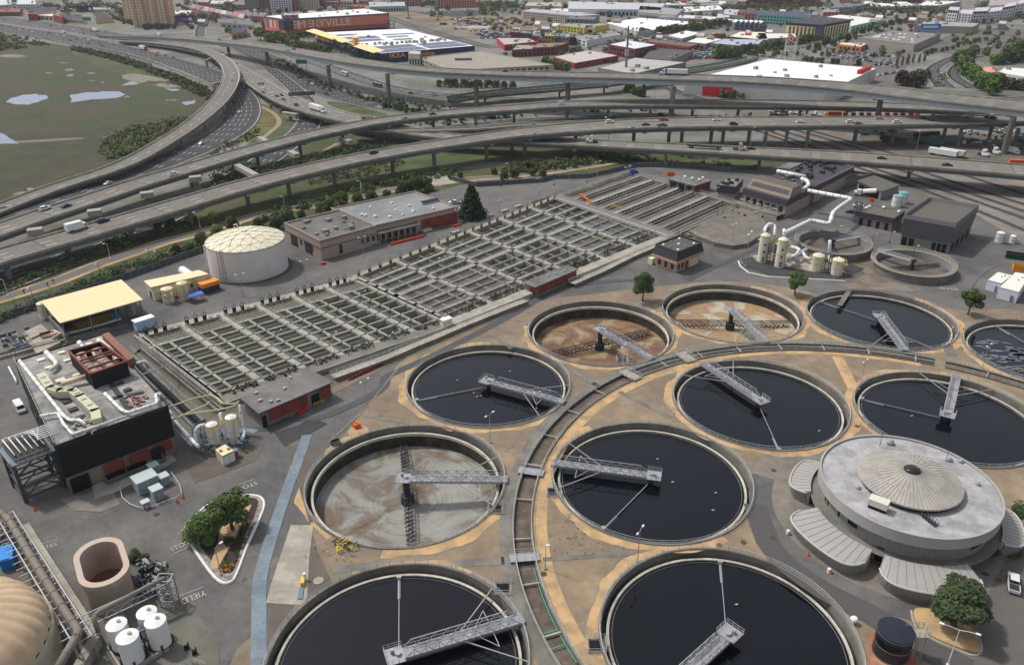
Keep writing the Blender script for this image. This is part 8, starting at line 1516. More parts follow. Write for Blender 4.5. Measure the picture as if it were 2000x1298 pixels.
for l in '''w1|white stepped apartment block in the top left corner|building|11|200,202,208|190,192,196|-12,12 22,9 20,-4 -12,-2|f,6,3
w2|white block with dark windows near the top left corner|building|10|206,206,212|196,196,200|32,9 70,9 68,-2 36,-3|f,7,3
w3|long low russet shop building at the left edge of the far freeway|shop|6|120,68,56|132,84,72|-10,24 38,24 42,17 -5,15|f,9,1
w4|shopping hall with big dark roof behind the far freeway|shop|9|190,160,132|54,57,68|58,26 112,22 106,14 46,18|
w5|brick red shop front block, left one beside the freeway|shop|9|140,58,50|150,80,72|54,28 72,28 71,24 56,23|
w6|white roofed cream shop between the two brick red blocks|shop|6|204,186,152|214,212,206|70,30 104,32 118,26 76,25|f,4,1
w7|brick red shop front block, right one beside the freeway|shop|9|140,58,50|150,80,72|103,30 121,34 123,30 108,27|
w8|long cream walled shop with dark roof along the far freeway|shop|6|204,184,148|62,64,74|121,35 166,39 160,28 120,29|f,9,1
w9|cream shop with dark hipped roof by the billboard|shop|7|200,180,142|58,62,74|186,37 220,34 202,23 186,27|
w10|pale building among trees behind the dark hipped roof|building|9|186,174,156|160,156,150|180,19 216,19 216,15 182,15|f,6,2
y1|yellow walled low hall with white roof right of the apartment tower|building|6|204,176,112|208,208,206|341,28 372,31 374,21 341,21|f,4,1
s1|long stucco lodge with grey roof beside the street|building|6|156,144,132|108,110,112|429,44 496,50 486,36 424,37|f,6,1
s2|tan lodge with dark blue solar roof beside the flyover|building|7|178,142,112|52,58,80|452,66 483,61 481,53 453,56|f,3,1
a1|grey green apartment block behind the salmon store, leftmost|apartment block|20|120,128,118|120,120,118|480,22 507,23 507,12 482,11|f,5,6|B
a2|dark brick apartment block behind the salmon store|apartment block|21|120,86,84|118,110,108|508,23 529,23 529,12 509,12|f,4,6|B
a3|white apartment block behind the salmon store|apartment block|20|196,202,206|168,168,168|530,23 571,22 570,11 531,12|f,8,6|B
a4|rose coloured apartment block behind the salmon store|apartment block|19|158,96,92|150,130,126|572,21 583,21 583,11 573,11|f,2,6|B
a5|cream apartment block behind the salmon store, rightmost|apartment block|18|192,184,160|170,168,160|584,20 625,20 624,10 585,11|f,8,6|B
r1|red office with rows of dark windows behind the white store roof|building|12|170,58,50|110,108,106|623,15 697,14 692,5 625,6|f,14,3|B
r2|low orange red hall behind the salmon store roof|building|6|182,84,62|150,90,74|686,13 712,14 712,9 688,9|
g1|teal grey warehouse beyond the salmon store|warehouse|8|146,170,172|164,168,168|722,14 792,12 790,4 720,4|f,12,1
p1|pink apartment slab at the top behind the truck lot, left one|apartment block|14|178,128,122|150,110,104|770,13 824,12 822,4 772,4|f,9,4|B
p2|salmon apartment slab at the top behind the trees, right one|apartment block|15|190,128,108|160,112,98|853,17 930,15 928,5 855,5|f,14,4|B
l3|long three storey pink white factory with a full grid of windows|building|10|190,172,166|168,166,178|1018,22 1130,32 1172,29 1040,17|f,24,3 r,6,3
g2|slate grey block stacked behind the yellow building|building|12|98,112,118|112,110,116|1104,37 1160,39 1166,33 1115,31|f,6,3
y2|yellow building with square windows in the middle distance|building|7|198,184,78|150,148,140|1088,49 1141,55 1190,48 1130,43|f,8,2
w11|small white cube beside the yellow building|building|7|214,216,218|206,206,206|1142,54 1162,54 1161,51 1143,50|f,1,1
t1|dark red town house in the row before the dirt plot|house|8|112,42,44|120,110,108|998,63 1015,64 1015,58 999,57|f,2,2
t2|slate grey town house in the row before the dirt plot|house|8|76,82,92|120,120,122|1016,65 1039,66 1040,60 1018,60|f,3,2
t3|white town house in the row before the dirt plot|house|8|206,212,216|160,160,160|1040,67 1055,68 1054,61 1042,61|f,2,2
t4|ochre town house in the row of coloured fronts|house|8|158,126,66|170,160,140|1063,70 1083,71 1083,64 1065,64|f,3,2
t5|dark teal town house in the row of coloured fronts|house|8|76,96,100|120,126,128|1084,71 1097,72 1097,65 1085,65|f,2,2
t6|grey town house in the row of coloured fronts|house|8|134,132,130|150,148,146|1098,72 1112,73 1113,66 1099,66|f,2,2
t7|charcoal narrow town house at the end of the coloured row|house|9|56,54,60|100,98,100|1113,73 1121,73 1122,67 1114,67|f,1,2
w12|white hall with a shallow grey roof behind the palms|warehouse|7|206,208,212|138,136,132|1120,72 1146,80 1212,68 1195,60|f,3,2
m1|bright red painted hall with white lettering beside the rail line|warehouse|6|184,40,46|170,164,160|985,88 1048,82 1032,75 970,74|f,8,1
b1|dark brick house with rusty roof by the parking garage|building|8|112,56,46|136,112,104|1040,94 1084,92 1112,83 1050,85|f,6,2
b2|grey roofed brick row beside the red painted hall|building|7|124,62,52|150,144,140|1000,98 1040,96 1048,88 1010,88|f,5,1
r3|flat roofed shop with white canopy and red bays before the flyover|shop|5|150,40,38|178,174,170|1080,111 1122,124 1208,109 1150,98|r,8,1 f,2,1
m2|maroon framed office with two white roof levels|building|10|112,54,60|206,208,212|1188,87 1240,96 1283,88 1228,79|f,9,2 r,6,2
g3|large flat grey warehouse just behind the highest flyover|warehouse|6|124,124,110|168,166,162|1168,133 1236,145 1340,122 1240,113|
w13|huge bright white warehouse roof in the middle distance|warehouse|5|176,174,170|222,222,226|1182,45 1245,62 1402,47 1250,35|
w14|white roofed warehouse behind the huge white one|warehouse|6|184,180,180|206,204,208|1285,33 1440,41 1412,34 1310,28|f,16,1
a6|grey stone hall with arched windows and sawtooth skylights|building|9|168,162,154|150,148,148|1246,24 1320,30 1336,18 1250,12|f,14,1
w15|row of white barrel roofs beyond the dark round trees|warehouse|6|204,204,200|216,214,208|1335,24 1412,19 1404,11 1335,14|
o1|two storey grey green office with a white flat roof|office|8|140,146,138|218,216,212|1303,70 1332,76 1369,65 1340,60|f,5,2 r,8,1
o2|grey office extension with white roof and rooftop units|office|6|122,126,130|214,212,206|1340,82 1378,86 1412,77 1368,71|f,4,1|-|3
b3|long brick building with dark gravel roof|building|5|150,62,44|106,96,90|1262,82 1345,92 1369,86 1272,76|f,12,1
b4|brown hipped old workshops before the container yard|workshop|6|126,130,124|88,80,78|1256,113 1310,118 1355,99 1275,94|f,5,1
d1|lilac grey roofed shed before the big cream roof|warehouse|6|120,122,128|166,170,186|1388,85 1475,92 1492,78 1424,72|f,8,1
d2|large cream roof hall left of the beige office|warehouse|6|160,100,50|220,214,198|1412,76 1500,78 1494,63 1446,62|
d3|green grey shed with pale roof in the far middle|warehouse|8|128,134,124|176,176,180|1412,28 1455,32 1456,20 1416,18|
d4|dark navy workshop among white roofs|workshop|7|40,44,60|188,188,190|1398,36 1426,34 1424,26 1402,27|
v1|long teal and rose apartment block with dark roof|apartment block|12|106,164,158|72,80,96|1478,28 1582,34 1582,24 1486,21|f,16,3
v2|rosy brick apartment end beside the teal block|apartment block|12|150,90,88|90,84,86|1440,24 1477,27 1484,21 1446,19|f,5,3
k1|maroon office complex along the top edge|office|13|110,60,66|96,90,92|1462,16 1602,12 1600,3 1465,4|f,20,3|B
k2|dark red flat building at the top edge|office|10|116,48,50|106,80,80|1712,8 1800,6 1796,0 1712,0|f,10,2|B
q1|grey glass school building with dark canted roof|school|9|140,150,160|110,114,118|1620,16 1665,14 1700,8 1640,6|f,7,2
q2|salmon pink studio with a pale green dome|studio|8|192,108,104|150,150,146|1608,24 1640,24 1638,18 1608,19|f,4,2
q3|white flat school hall behind palm trees|school|6|196,196,198|222,222,224|1672,14 1790,12 1770,4 1690,3|f,12,1
q4|pale blue grey hall with white roof left of the white apartments|warehouse|7|150,158,166|214,214,216|1788,12 1835,11 1878,3 1810,2|f,7,1 r,8,1
m3|mint walled hall with big white roof behind the beige office|warehouse|7|152,196,176|216,212,204|1662,52 1725,38 1640,29 1596,36|r,6,1 f,8,1
u1|sand grey superstore with round white roof lights|store|7|150,142,132|126,120,116|1675,74 1786,88 1838,66 1740,60|
u2|second sand grey superstore behind the first|store|8|148,142,134|156,152,150|1787,50 1900,53 1914,46 1822,41|
h1|small orange diner with cream roof in the parking lot|diner|5|206,116,56|206,196,180|1637,87 1682,92 1694,85 1642,83|f,5,1
j1|house with a salmon hipped roof among the trees at right|house|5|186,160,140|204,146,122|1914,142 1942,142 1948,131 1922,130|f,3,1
j2|white three storey hotel with dark window squares at the right edge|hotel|9|204,204,198|216,214,208|1948,142 2010,152 2030,135 1962,132|f,6,2 l,3,2
x1|long blue grey warehouse with trucks at the top middle|warehouse|9|168,178,188|178,180,184|1110,18 1290,20 1300,7 1110,3|f,22,1
x2|beige store building partly behind dark cypress trees|store|8|176,156,120|170,166,156|1025,12 1098,13 1096,5 1030,5|f,6,1
x3|white roofed shed row left of the huge white roof|warehouse|5|178,172,164|210,208,200|1080,26 1165,25 1170,17 1075,17|
x4|white low buildings at the top right of the middle|warehouse|6|196,194,190|206,206,210|1300,10 1420,9 1416,2 1302,2|f,14,1
x5|grey hall with pale roof beyond the teal apartments|building|8|160,156,150|176,174,172|1340,6 1400,5 1398,-2 1345,-2|f,8,1
x6|white store roof right of the trees along the avenue|store|6|170,140,110|212,210,206|1480,77 1556,73 1552,66 1480,65|
x7|far white house row at the top right corner|apartment block|12|196,192,196|160,150,150|1930,12 2010,8 2010,-3 1935,-3|f,10,3'''.split('\n'):
    q=l.split('|'); px=[tuple(float(v) for v in c.split(',')) for c in q[6].split()]; c3=lambda s:tuple(int(v) for v in s.split(','))
    city(q[0],q[1],q[2],float(q[3]),c3(q[4]),c3(q[5]),px,q[7],bits=int(q[9]) if len(q)>9 else (4 if q[2] in('warehouse','store') else 2),base=len(q)>8 and q[8]=='B')
for i,(px,h,wc,lb) in enumerate((([(262,54),(300,52),(302,40),(262,42)],52,(222,204,180),'tall cream apartment tower with brick orange balcony strips, left half'),([(300,53),(346,46),(338,36),(302,40)],46,(216,196,168),'stepped cream and orange apartment tower, right half'),([(246,46),(262,47),(262,40),(247,40)],38,(204,180,152),'low left step of the cream apartment tower'))):
    T,f=city('tw%d'%i,lb,'apartment tower',h,wc,(190,170,150),px,'',base=True); n=(6,6,2)[i]; wins(T,f[0],f[1],1.7,3.1,n,.38,mat('tower_window',(84,78,74),.3,.1,.5),rows=(14,13,11)[i],gap=2.05,proud=.08)
    if i<2:
        for a_,e_ in ((.18,.3),(.62,.74)): wins(T,f[0],f[1],.5,h-3,1,1,mat('tower_orange',(200,144,112),.8,.08,.4),'balcony_strip',a_,e_,.5,1.0)
def fascia(key,i,j,u,z,body,size,m,par=None,xs=1.0):
    T,f,h=CB[key]; d,nn=outn(f[i],f[j],T['_c']); p=f[i]*(1-u)+f[j]*u; p=V_((p.x,p.y,z))+nn*.25
    return text(body,p,size,(R(90),0,math.atan2(d.y,d.x)),m,T,ext=.08,xs=xs)
def panel(key,i,j,a,e,z0,z1,m,name='sign_panel',proud=.15,th=.25): T,f,h=CB[key]; wins(T,f[i],f[j],z0,z1,1,1,m,name,a,e,proud,th)
T,f=city('em','long salmon coloured cinema building with white roof and giant pale letters','cinema',21,(210,122,98),(222,222,224),[(555,38),(760,26),(712,17),(515,32)],bits=8)
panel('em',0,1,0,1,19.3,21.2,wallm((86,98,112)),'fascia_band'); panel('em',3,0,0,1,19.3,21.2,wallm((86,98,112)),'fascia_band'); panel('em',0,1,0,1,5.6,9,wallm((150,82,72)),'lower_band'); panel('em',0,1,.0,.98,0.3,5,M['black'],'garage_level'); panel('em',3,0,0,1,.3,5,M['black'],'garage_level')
panel('em',0,1,.0,.075,8.5,19,mat('dark_screen',(26,34,44),.3,.2,.3,(90,100,108),.15),'corner_screen',.3,.5); panel('em',3,0,.72,1,8.5,19,mat('dark_screen'),'corner_screen',.3,.5)
fascia('em',0,1,.335,13.8,'EMERYVILLE',11.5,mat('pale_letters',(232,208,178),.8,.05,.5),xs=1.28)
for k,(a_,c) in enumerate(((.12,(216,216,222)),(.2,(90,60,110)),(.27,(80,70,120)))): panel('em',0,1,a_,a_+.01,8.5,18.5,wallm(c),'banner',.3)
for k,a_ in enumerate((.1,.3,.5)): panel('em',3,0,a_,a_+.08,9,18,wallm(((140,110,150),(216,216,220),(226,190,160))[k]),'banner',.3)
g=f[0]+V_((6,6,21)); b=MB(); b.box(V_((g.x,g.y,23.2)),(20,3,4.5),math.atan2((f[1]-f[0]).y,(f[1]-f[0]).x)); bu(b,'roof_sign',mat('maroon_sign',(96,26,40),.6,.1,.5,(190,180,190),.6),T)
t=thing('fire_stair','open white steel stair frame at the right end of the salmon cinema building','stair tower',G(757,60)); b=MB(); g=G(757,60)
for dx in (-9,-3,3,9):
    for dy in (-3,3): b.box(g+V_((dx,dy,6)),(.6,.6,12))
for z in (4,8,12): b.box(g+Zv(z),(19,7,.4)); b.beam(g+V_((-9,-3,z-4)),g+V_((9,-3,z)),.5,.5)
bu(b,'frame',M['conc_l'],t)
nv=(28,40,92); T,f=city('ik','huge navy blue furniture store with white roof, solar panels and yellow letters','store',9,nv,(220,222,224),[(745,105),(927,90),(792,56),(615,64)],bits=6)
ykl=mat('yellow_letters',(240,180,60),.6,.04,.5); fascia('ik',0,1,.16,5.9,'IKEA',6.2,ykl,xs=1.35); fascia('ik',3,0,.88,5.6,'IKEA',5,ykl,xs=1.3); fascia('ik',0,1,.45,5.6,'furnishings',5.2,ykl); panel('ik',3,0,.01,.30,3,8.6,ykl,'yellow_sign'); fascia('ik',3,0,.08,5.8,'IKEA',4.2,wallm(nv)); fascia('ik',3,0,.2,5.8,'furnishings',3.4,wallm(nv))
aw=mat('amber_awning',(242,204,144),.6,.04,.5); b=MB(); a=f[3];c=f[0]; d,nn=outn(a,c,T['_c'])
for (u0,u1,wd,lb) in ((0,.62,11,'w'),(.78,1.05,12,'e')): q0=a.lerp(c,u0);q1=a.lerp(c,u1); b.add([q0+nn*.3+Zv(4.2),q1+nn*.3+Zv(4.2),q1+nn*wd+Zv(2.6),q0+nn*wd+Zv(2.6)],[(0,1,2,3)])
bu(b,'awning',aw,T)
b=MB()
for k in range(5): q=a.lerp(c,.70)+nn*3+Zv(1.2+k*1.9); b.beam(q-d*7,q+d*7,5,.6)
bu(b,'yellow_stair',ykl,T)
sol=mat('roof_solar',(66,76,108),.3,.08,.4)
def Q(u,v,z=9.15): p=(f[0]*(1-u)+f[1]*u)*(1-v)+(f[3]*(1-u)+f[2]*u)*v; return V_((p.x,p.y,z))
for (u0,u1,v0,v1) in ((.03,.5,.03,.13),(.04,.5,.15,.25),(.54,.97,.04,.13),(.56,.97,.15,.24),(.04,.4,.48,.56),(.05,.45,.6,.7),(.5,.7,.45,.5),(.52,.75,.58,.63),(.55,.9,.7,.74),(.1,.3,.78,.84)): b=MB(); b.quad(Q(u0,v0),Q(u1,v0),Q(u1,v1),Q(u0,v1)); bu(b,'solar_array',sol,T)
b=MB(); random.seed(3)
for k in range(46): p=Q(ru(.05,.95),.27+ru(0,.08),10); s=ru(1,3); b.box(p,(s,s,1.8),.3)
bu(b,'rooftop_units',M['conc_l'],T)
T,f=city('pg','beige parking garage with an empty roof deck behind the flyover','parking garage',6.5,(176,166,142),(150,142,130),[(880,139),(1082,128),(935,100),(818,113)],'l,11,2 f,16,2 r,10,2',wm=M['black'],par=.9)
b=MB(); p=G(905,116,6.6); b.box(p,(16,14,.1),.1); bu(b,'ramp_opening',M['black'],T)
T,f=city('st','white stair tower at the corner of the beige parking garage','stair tower',11,(200,196,180),(190,186,176),[(797,105),(820,106),(822,101),(800,100)],'f,4,1')
T,f=city('tg','large white store with a red bull eye emblem behind the flyover at right','store',10,(190,188,184),(226,224,222),[(1338,158),(1612,181),(1712,134),(1500,115)],bits=10)
rdm=mat('store_red',(192,24,36),.5,.05,.5); panel('tg',0,1,.14,.36,0.4,9,rdm,'red_wall',.2); panel('tg',1,2,.72,.95,8.5,13,rdm,'red_block',-4,3)
def bull(T,p,nn,r):
    d=V_((-nn.y,nn.x,0)); 
    for i,(rr,m,k) in enumerate(((r,rdm,.1),(r*.72,M['white'],.2),(r*.36,rdm,.3))):
        b=MB(); b.add([p+nn*k+d*(rr*cos(t_))+Zv(rr*sin(t_)) for t_ in [j*PI/14 for j in range(28)]],[tuple(range(28))]); bu(b,'emblem',m,T)
d,nn=outn(f[1],f[2],T['_c']); bull(T,f[1].lerp(f[2],.85)*1+Zv(-3.6),nn,2.6)
g=G(1541,116,0); t=thing('sign_tower','white lattice sign tower with two red round emblems above the white store roof','sign tower',g); b=MB()
for dx in (-5,5):
    for dy in (-2,2): b.box(g+V_((dx,dy,10)),(.5,.5,20))
for z in (8,12,16,20): b.box(g+V_((0,-2,z)),(10.5,.4,.5)); b.box(g+V_((0,2,z)),(10.5,.4,.5))
for x_ in (-2.5,0,2.5): b.box(g+V_((x_,-2,11)),(.35,.35,8))
bu(b,'lattice',M['white'],t); bull(t,g+V_((-1.8,-2.6,19.5)),V_((0,-1,0)),3.4); bull(t,g+V_((4.2,-2.2,19.8)),V_((.7,-.7,0)).normalized(),3.0)
T,f=city('bo','cream office block with dark roof slab and tall dark window strips','office',17,(216,204,152),(98,94,98),[(1537,45),(1605,50),(1662,40),(1595,33)],bits=8,par=0)
b=MB(); b.prism(grow(f,2.2),17,17.8,bottom=True); bu(b,'roof_slab',wallm((66,62,70)),T)
panel('bo',0,1,.0,.84,14.6,16.8,wallm((70,66,64)),'attic_band'); panel('bo',0,1,.84,1,1,16.8,mat('blue_glass',(70,86,104),.2,.15,.4),'corner_glass',.4); panel('bo',1,2,0,.1,1,16.8,mat('blue_glass'),'corner_glass',.4); panel('bo',1,2,.1,1,14.6,16.8,wallm((70,66,64)),'attic_band')
wins(T,f[0],f[1],3,13.5,7,.42,M['glass'],a=.06,e=.84,proud=.1); wins(T,f[1],f[2],2,13.5,9,.45,M['glass'],a=.12,e=.98,proud=.1)
T,f,h=CB['u1']; random.seed(7)
for k in range(18): u,v=ru(.12,.9),ru(.15,.85); p=(f[0]*(1-u)+f[1]*u)*(1-v)+(f[3]*(1-u)+f[2]*u)*v; b=MB(); b.lathe(V_((p.x,p.y,h)),[(2,0),(1.6,.6),(.01,.8)],10); bu(b,'roof_light',M['white'],T)
blu=mat('sign_blue',(60,120,200),.6,.06,.5)
for x,y,h_,w_,ht,rz,lb in ((1811,84,17,24,6,.1,'tall dark steel portal with a blue sign at the superstore entrance'),(1826,80,9,10,5,.8,'tilted blue sign on the superstore corner'),(1769,94,5,9,4,.1,'small blue sign board on the superstore wall')): T,g,a=sign(lb,x,y,h_,w_,ht,rz,m=blu); b=MB(); b.beam(g-a*w_*.35+V_((a.y,-a.x,0))*.2+Zv(h_),g+a*w_*.35+V_((a.y,-a.x,0))*.2+Zv(h_),.1,ht*.35); bu(b,'white_strip',M['white'],T)
for i,(px,h,lb) in enumerate((([(1846,44),(1866,46),(1870,38),(1850,37)],16,'leftmost'),([(1868,46),(1894,48),(1898,39),(1872,38)],13,'second from left'),([(1896,48),(1922,47),(1928,38),(1900,39)],16,'third from left'),([(1924,46),(1950,42),(1958,33),(1930,36)],14,'fourth from left'),([(1952,41),(1976,36),(1982,27),(1960,31)],17,'fifth from left'),([(1978,35),(2010,29),(2014,20),(1986,25)],18,'at the right edge'))):
    T,f=city('ap%d'%i,'white apartment block with maroon roof edge in the stepped row, %s'%lb,'apartment block',h,(204,200,206),(188,184,188),px,'f,4,4 r,3,4',base=True); k='ap%d'%i
    if i%2==0: panel(k,0,1,0,1,h-1.8,h+.2,wallm((104,50,54)),'roof_edge',.3)
for i in range(6):
    x=1438+i*9.5; y=58+i*.5; g=G(x,y); T=thing('gabled_house','slate blue house with white gable roof in the sawtooth row, %s from the left'%nth(i),'house',g,'sawtooth houses'); b=MB(); s=4.6
    prof=[(-s,0),(s,0),(s,9),(0,11.5),(-s,9)]; vs=[g+V_((x_,-8,z)) for x_,z in prof]+[g+V_((x_,8,z)) for x_,z in prof]; b.add(vs,[(0,1,2,3,4),(9,8,7,6,5),(1,6,7,2),(5,0,4,9)]); bu(b,'wall',wallm((96,106,118)),T); b=MB(); up=Zv(.25); b.add([vs[2]+up,vs[7]+up,vs[8]+up,vs[3]+up],[(0,1,2,3)]); b.add([vs[3]+up,vs[8]+up,vs[9]+up,vs[4]+up],[(0,1,2,3)]); bu(b,'roof',roofm((214,216,222)),T)
    for u in (-2.2,2.2): b=MB(); b.box(g+V_((u,-8.1,5.5)),(2,.2,2)); bu(b,'window',M['glass'],T)
random.seed(11); PC=((170,120,120),(150,156,160),(190,180,178),(128,132,138),(184,96,96),(176,160,140))
for i in range(9): x,y=372+i*11.5,15+i*2.3; city('rh%d'%i,'gabled pastel row house in the dense block right of the tower, %s from the left'%nth(i),'house',9,PC[i%6],PC[(i+3)%6],[(x,y),(x+11,y+2),(x+14,y-5),(x+3,y-7)],'f,3,2',par=.2)
for i,x in enumerate((462,474,486,498,510)): city('rj%d'%i,'pink and grey row house near the salmon cinema, %s from the left'%nth(i),'house',8,PC[(i*2+4)%6],(120,112,112),[(x-6,28+i),(x+5,29+i),(x+6,22+i),(x-4,21+i)],'f,2,2',par=.2)
for i in range(16):
    x=(385,410,436,452,632,664,700,745,830,950,985,1210,1330,1440,1640,1740)[i]; y=(4,7,3,9,3,2,1,1,0,1,2,0,0,2,-1,-1)[i]; city('fl%d'%i,'small far building near the top edge, %s from the left'%nth(i),'building',ru(6,12),random.choice(PC),random.choice(((196,194,190),(150,146,142),(120,116,114))),[(x,y),(x+ru(14,30),y+1),(x+28,y-5),(x+4,y-6)],'f,4,2',par=.3)
cl=mat('parking_asphalt'); ca=mat('city_asphalt')
S('dirt',[(758,26),(800,22),(880,34),(990,28),(1020,42),(1060,48),(1050,60),(990,70),(930,72),(880,58),(770,36)],.1,mat('building_plot',(150,134,108),.95,.2,.08,(118,108,96),.02))
S('parking_lot',[(808,26),(850,22),(940,20),(960,28),(890,34)],.12,M['asph_d']); S('parking_lot',[(1600,110),(1640,82),(1680,80),(1800,96),(1770,130),(1760,168),(1700,168),(1712,134)],.1,ca); S('parking_lot',[(1790,100),(1850,70),(1930,62),(2010,58),(2010,110),(1900,108)],.1,cl)
for P_ in ([(1100,96,12),(1200,76,12),(1300,56,12),(1420,50,12),(1500,44,12)],[(1410,108,14),(1520,90,14),(1600,76,14),(1680,60,14),(1760,46,14),(1850,30,12)],[(960,90,10),(1040,104,12),(1100,128,12),(1160,142,12)],[(600,60,8),(500,60,10),(430,75,10)]): ribpath(P_,'street',ca,.13)
S('parking_lot',[(1360,104),(1380,98),(1405,96),(1420,108),(1390,116),(1330,118),(1320,110)],.12,cl)
i=0; random.seed(17)
def lot(n,x0,y0,x1,y1,lb,rz=0):
    for k in range(n):
        c=random.choice(('white','silver','grey','black','white','maroon','dark blue')); u=k/max(1,n-1)
        place(vehicle(random.choice(('sedan','suv')),c,True),G(x0+(x1-x0)*u,y0+(y1-y0)*u,.15),R(rz+random.choice((0,180))+ru(-3,3)),'%s car parked %s, %s from the left'%(c,lb,nth(k)),'cars in city parking lots')
lot(9,1714,148,1752,142,'in the front row beside the white store',65); lot(8,1712,128,1740,124,'in the second row beside the white store',65); lot(7,1685,120,1760,126,'in the lot behind palm trees',65); lot(5,1630,110,1690,114,'near the orange diner',10); lot(7,1850,92,1960,66,'in the wide lot at right',40); lot(8,1320,112,1400,110,'in the container yard',20); lot(8,928,68,985,74,'beside the rail line and red hall',10); lot(5,1062,114,1076,132,'by the beige garage ramp',30); lot(6,1560,96,1598,86,'along the tree lined avenue',60)
for k in range(17): x=816+k*7.6; place(vehicle('van','white',True),G(x,23.5+(k%3)*1.6+k*.12,.15),R(88),'white van in the fenced lot behind the dirt plot, %s from the left'%nth(k),'white vans in the far lot')
lot(12,1640,104,1745,112,'in the upper row by the diner',80); lot(10,1660,112,1752,132,'in the middle row by the diner',80); lot(9,1880,100,1990,84,'in the near part of the wide lot',40); lot(10,1280,106,1380,112,'in the lower row of the container yard',15); lot(7,1600,74,1650,68,'beside the cream office',40); lot(8,1130,92,1195,76,'on the palm lined street',50); lot(7,1930,60,2000,48,'in the far right lot',30); lot(6,640,26,700,24,'before the red office',10); lot(8,1480,110,1525,114,'along the white store back',20)
cm_=[wallm((206,206,206)),M['dark'],wallm((120,60,50)),mat('blue_machine'),wallm((176,156,120)),M['conc_d']]
def clutter(px,n,s,hh,seed,name='yard_clutter'):
    rnd=random.Random(seed); P=pxs(px,0); pl=[(p.x,p.y) for p in P]; xs=[p[0] for p in pl]; ys=[p[1] for p in pl]; b=MB(); c=0
    while c<n:
        x,y=rnd.uniform(min(xs),max(xs)),rnd.uniform(min(ys),max(ys))
        if inpoly(x,y,pl): c+=1; h=hh*rnd.uniform(.3,1); b.box((x,y,h/2+.1),(s*rnd.uniform(.4,1.5),s*rnd.uniform(.4,1),h),rnd.random()*3,rnd.randrange(6))
    bu(b,name,cm_,kind='stuff')
clutter([(1280,104),(1350,98),(1410,104),(1400,116),(1300,118)],190,3,2.5,1); clutter([(880,36),(1000,34),(1050,52),(960,68),(890,60)],150,4,2.5,2); clutter([(1500,218),(1620,222),(1620,232),(1500,232)],50,2.5,2,3); clutter([(1870,250),(2000,250),(2000,282),(1880,290)],60,2,2,4); clutter([(930,66),(1000,66),(1010,78),(940,76)],90,4,2.5,5); clutter([(1000,60),(1180,60),(1180,92),(1000,92)],90,4,3,6); clutter([(1180,66),(1500,66),(1500,108),(1180,112)],200,4,3,7); clutter([(0,8),(240,10),(240,26),(0,22)],120,6,5,8); clutter([(360,6),(700,6),(700,28),(460,30)],160,6,7,9); clutter([(1160,10),(1460,10),(1460,34),(1180,34)],160,6,5,10); clutter([(1560,20),(1860,20),(1860,46),(1600,40)],90,5,5,11); clutter([(1600,104),(1760,104),(1760,134),(1640,130)],70,1.6,1.6,12); clutter([(1020,205),(1300,200),(1500,206),(1300,216),(1020,224)],80,2.5,1.5,13)
ye=mat('digger_yellow',(206,156,50),.6,.06,1)
for k,(x,y) in enumerate(((855,40),(884,39),(966,50),(958,57),(1046,46))):
    g=G(x,y); T=thing('excavator','yellow excavator on the dirt plot, %s from the left'%nth(k),'excavator',g,'excavators'); b=MB(); b.box(g+Zv(2),(5,3,2),k); bu(b,'cab',ye,T); b=MB(); b.tube([g+V_((1,0,2)),g+V_((4,1,6)),g+V_((7,1,3))],.5,5); bu(b,'boom',ye,T); b=MB(); b.box(g+Zv(.5),(5,3.4,1),k); bu(b,'tracks',M['dark'],T)
for x,y,h,lb in ((798,37,36,'dark drill mast standing on the dirt plot, left one'),(858,35,52,'taller dark drill mast standing on the dirt plot, right one')): g=G(x,y); t=thing('drill_mast',lb,'drill rig',g); b=MB(); b.box(g+Zv(h*.35),(1.1,1.1,h*.7)); bu(b,'mast',M['dark'],t); b=MB(); b.box(g+Zv(1.5),(7,4,3)); bu(b,'carrier',M['conc_l'],t)
for x,y,s,m,lb in ((932,46,(32,10,2),mat('tarp_blue',(52,62,96),.7,.2,.5),'blue tarpaulin heap on the dirt plot'),(936,57,(30,8,3),M['white'],'long white tent on the dirt plot'),(897,56,(7,4,3),M['white'],'white site cabin on the dirt plot, left one'),(908,57,(7,4,3),M['white'],'white site cabin on the dirt plot, right one'),(866,49,(10,4,2.5),mat('dumpster_green'),'green container on the dirt plot'),(1318,108,(18,5,3),mat('awning_blue',(110,170,200),.6,.08,1),'pale blue awning in the junk yard behind the flyover'),(1385,108,(20,5,3),mat('awning_blue'),'second pale blue awning in the junk yard')): b=MB(); g=G(x,y); b.prism([g+Vector(v) for v in ((-s[0]/2,-s[1]/2,0),(s[0]/2,-s[1]/2,0),(s[0]/2,s[1]/2,0),(-s[0]/2,s[1]/2,0))],0,s[2]*.5); b.prism([g+Vector(v) for v in ((-s[0]/2,0,0),(s[0]/2,0,0),(s[0]/2,s[1]/2,0),(-s[0]/2,s[1]/2,0))],s[2]*.5,s[2]); bu(b,'site_object',m,label=lb,cat='tarpaulin' if 'tarp' in lb else 'tent' if 'tent' in lb else 'awning' if 'awning' in lb else 'container')
cp=lamp_post(14,1,M['conc_l'],1.5,name='street_lamp',cat='street lamp')
for k,(x,y,s) in enumerate(((362,100,1),(1075,118,1),(1190,115,1),(1295,100,1),(1240,90,1),(1448,110,1),(1430,92,1.1),(1672,112,1),(1712,100,1),(1733,140,1.2),(1748,150,1.2),(1768,118,1),(1800,122,1.1),(1843,108,1),(1585,92,.8),(1634,115,.8),(1500,108,.8),(952,132,1),(1000,125,.9),(1030,122,.9),(1145,52,1.1),(1210,40,1))): place(cp,G(x,y),R(ru(0,360)),'tall thin city lamp beyond the flyover, %s listed'%nth(k) if 0 else 'tall thin city lamp post beyond the flyover, %s in the row'%nth(k),'city lamp posts',s)
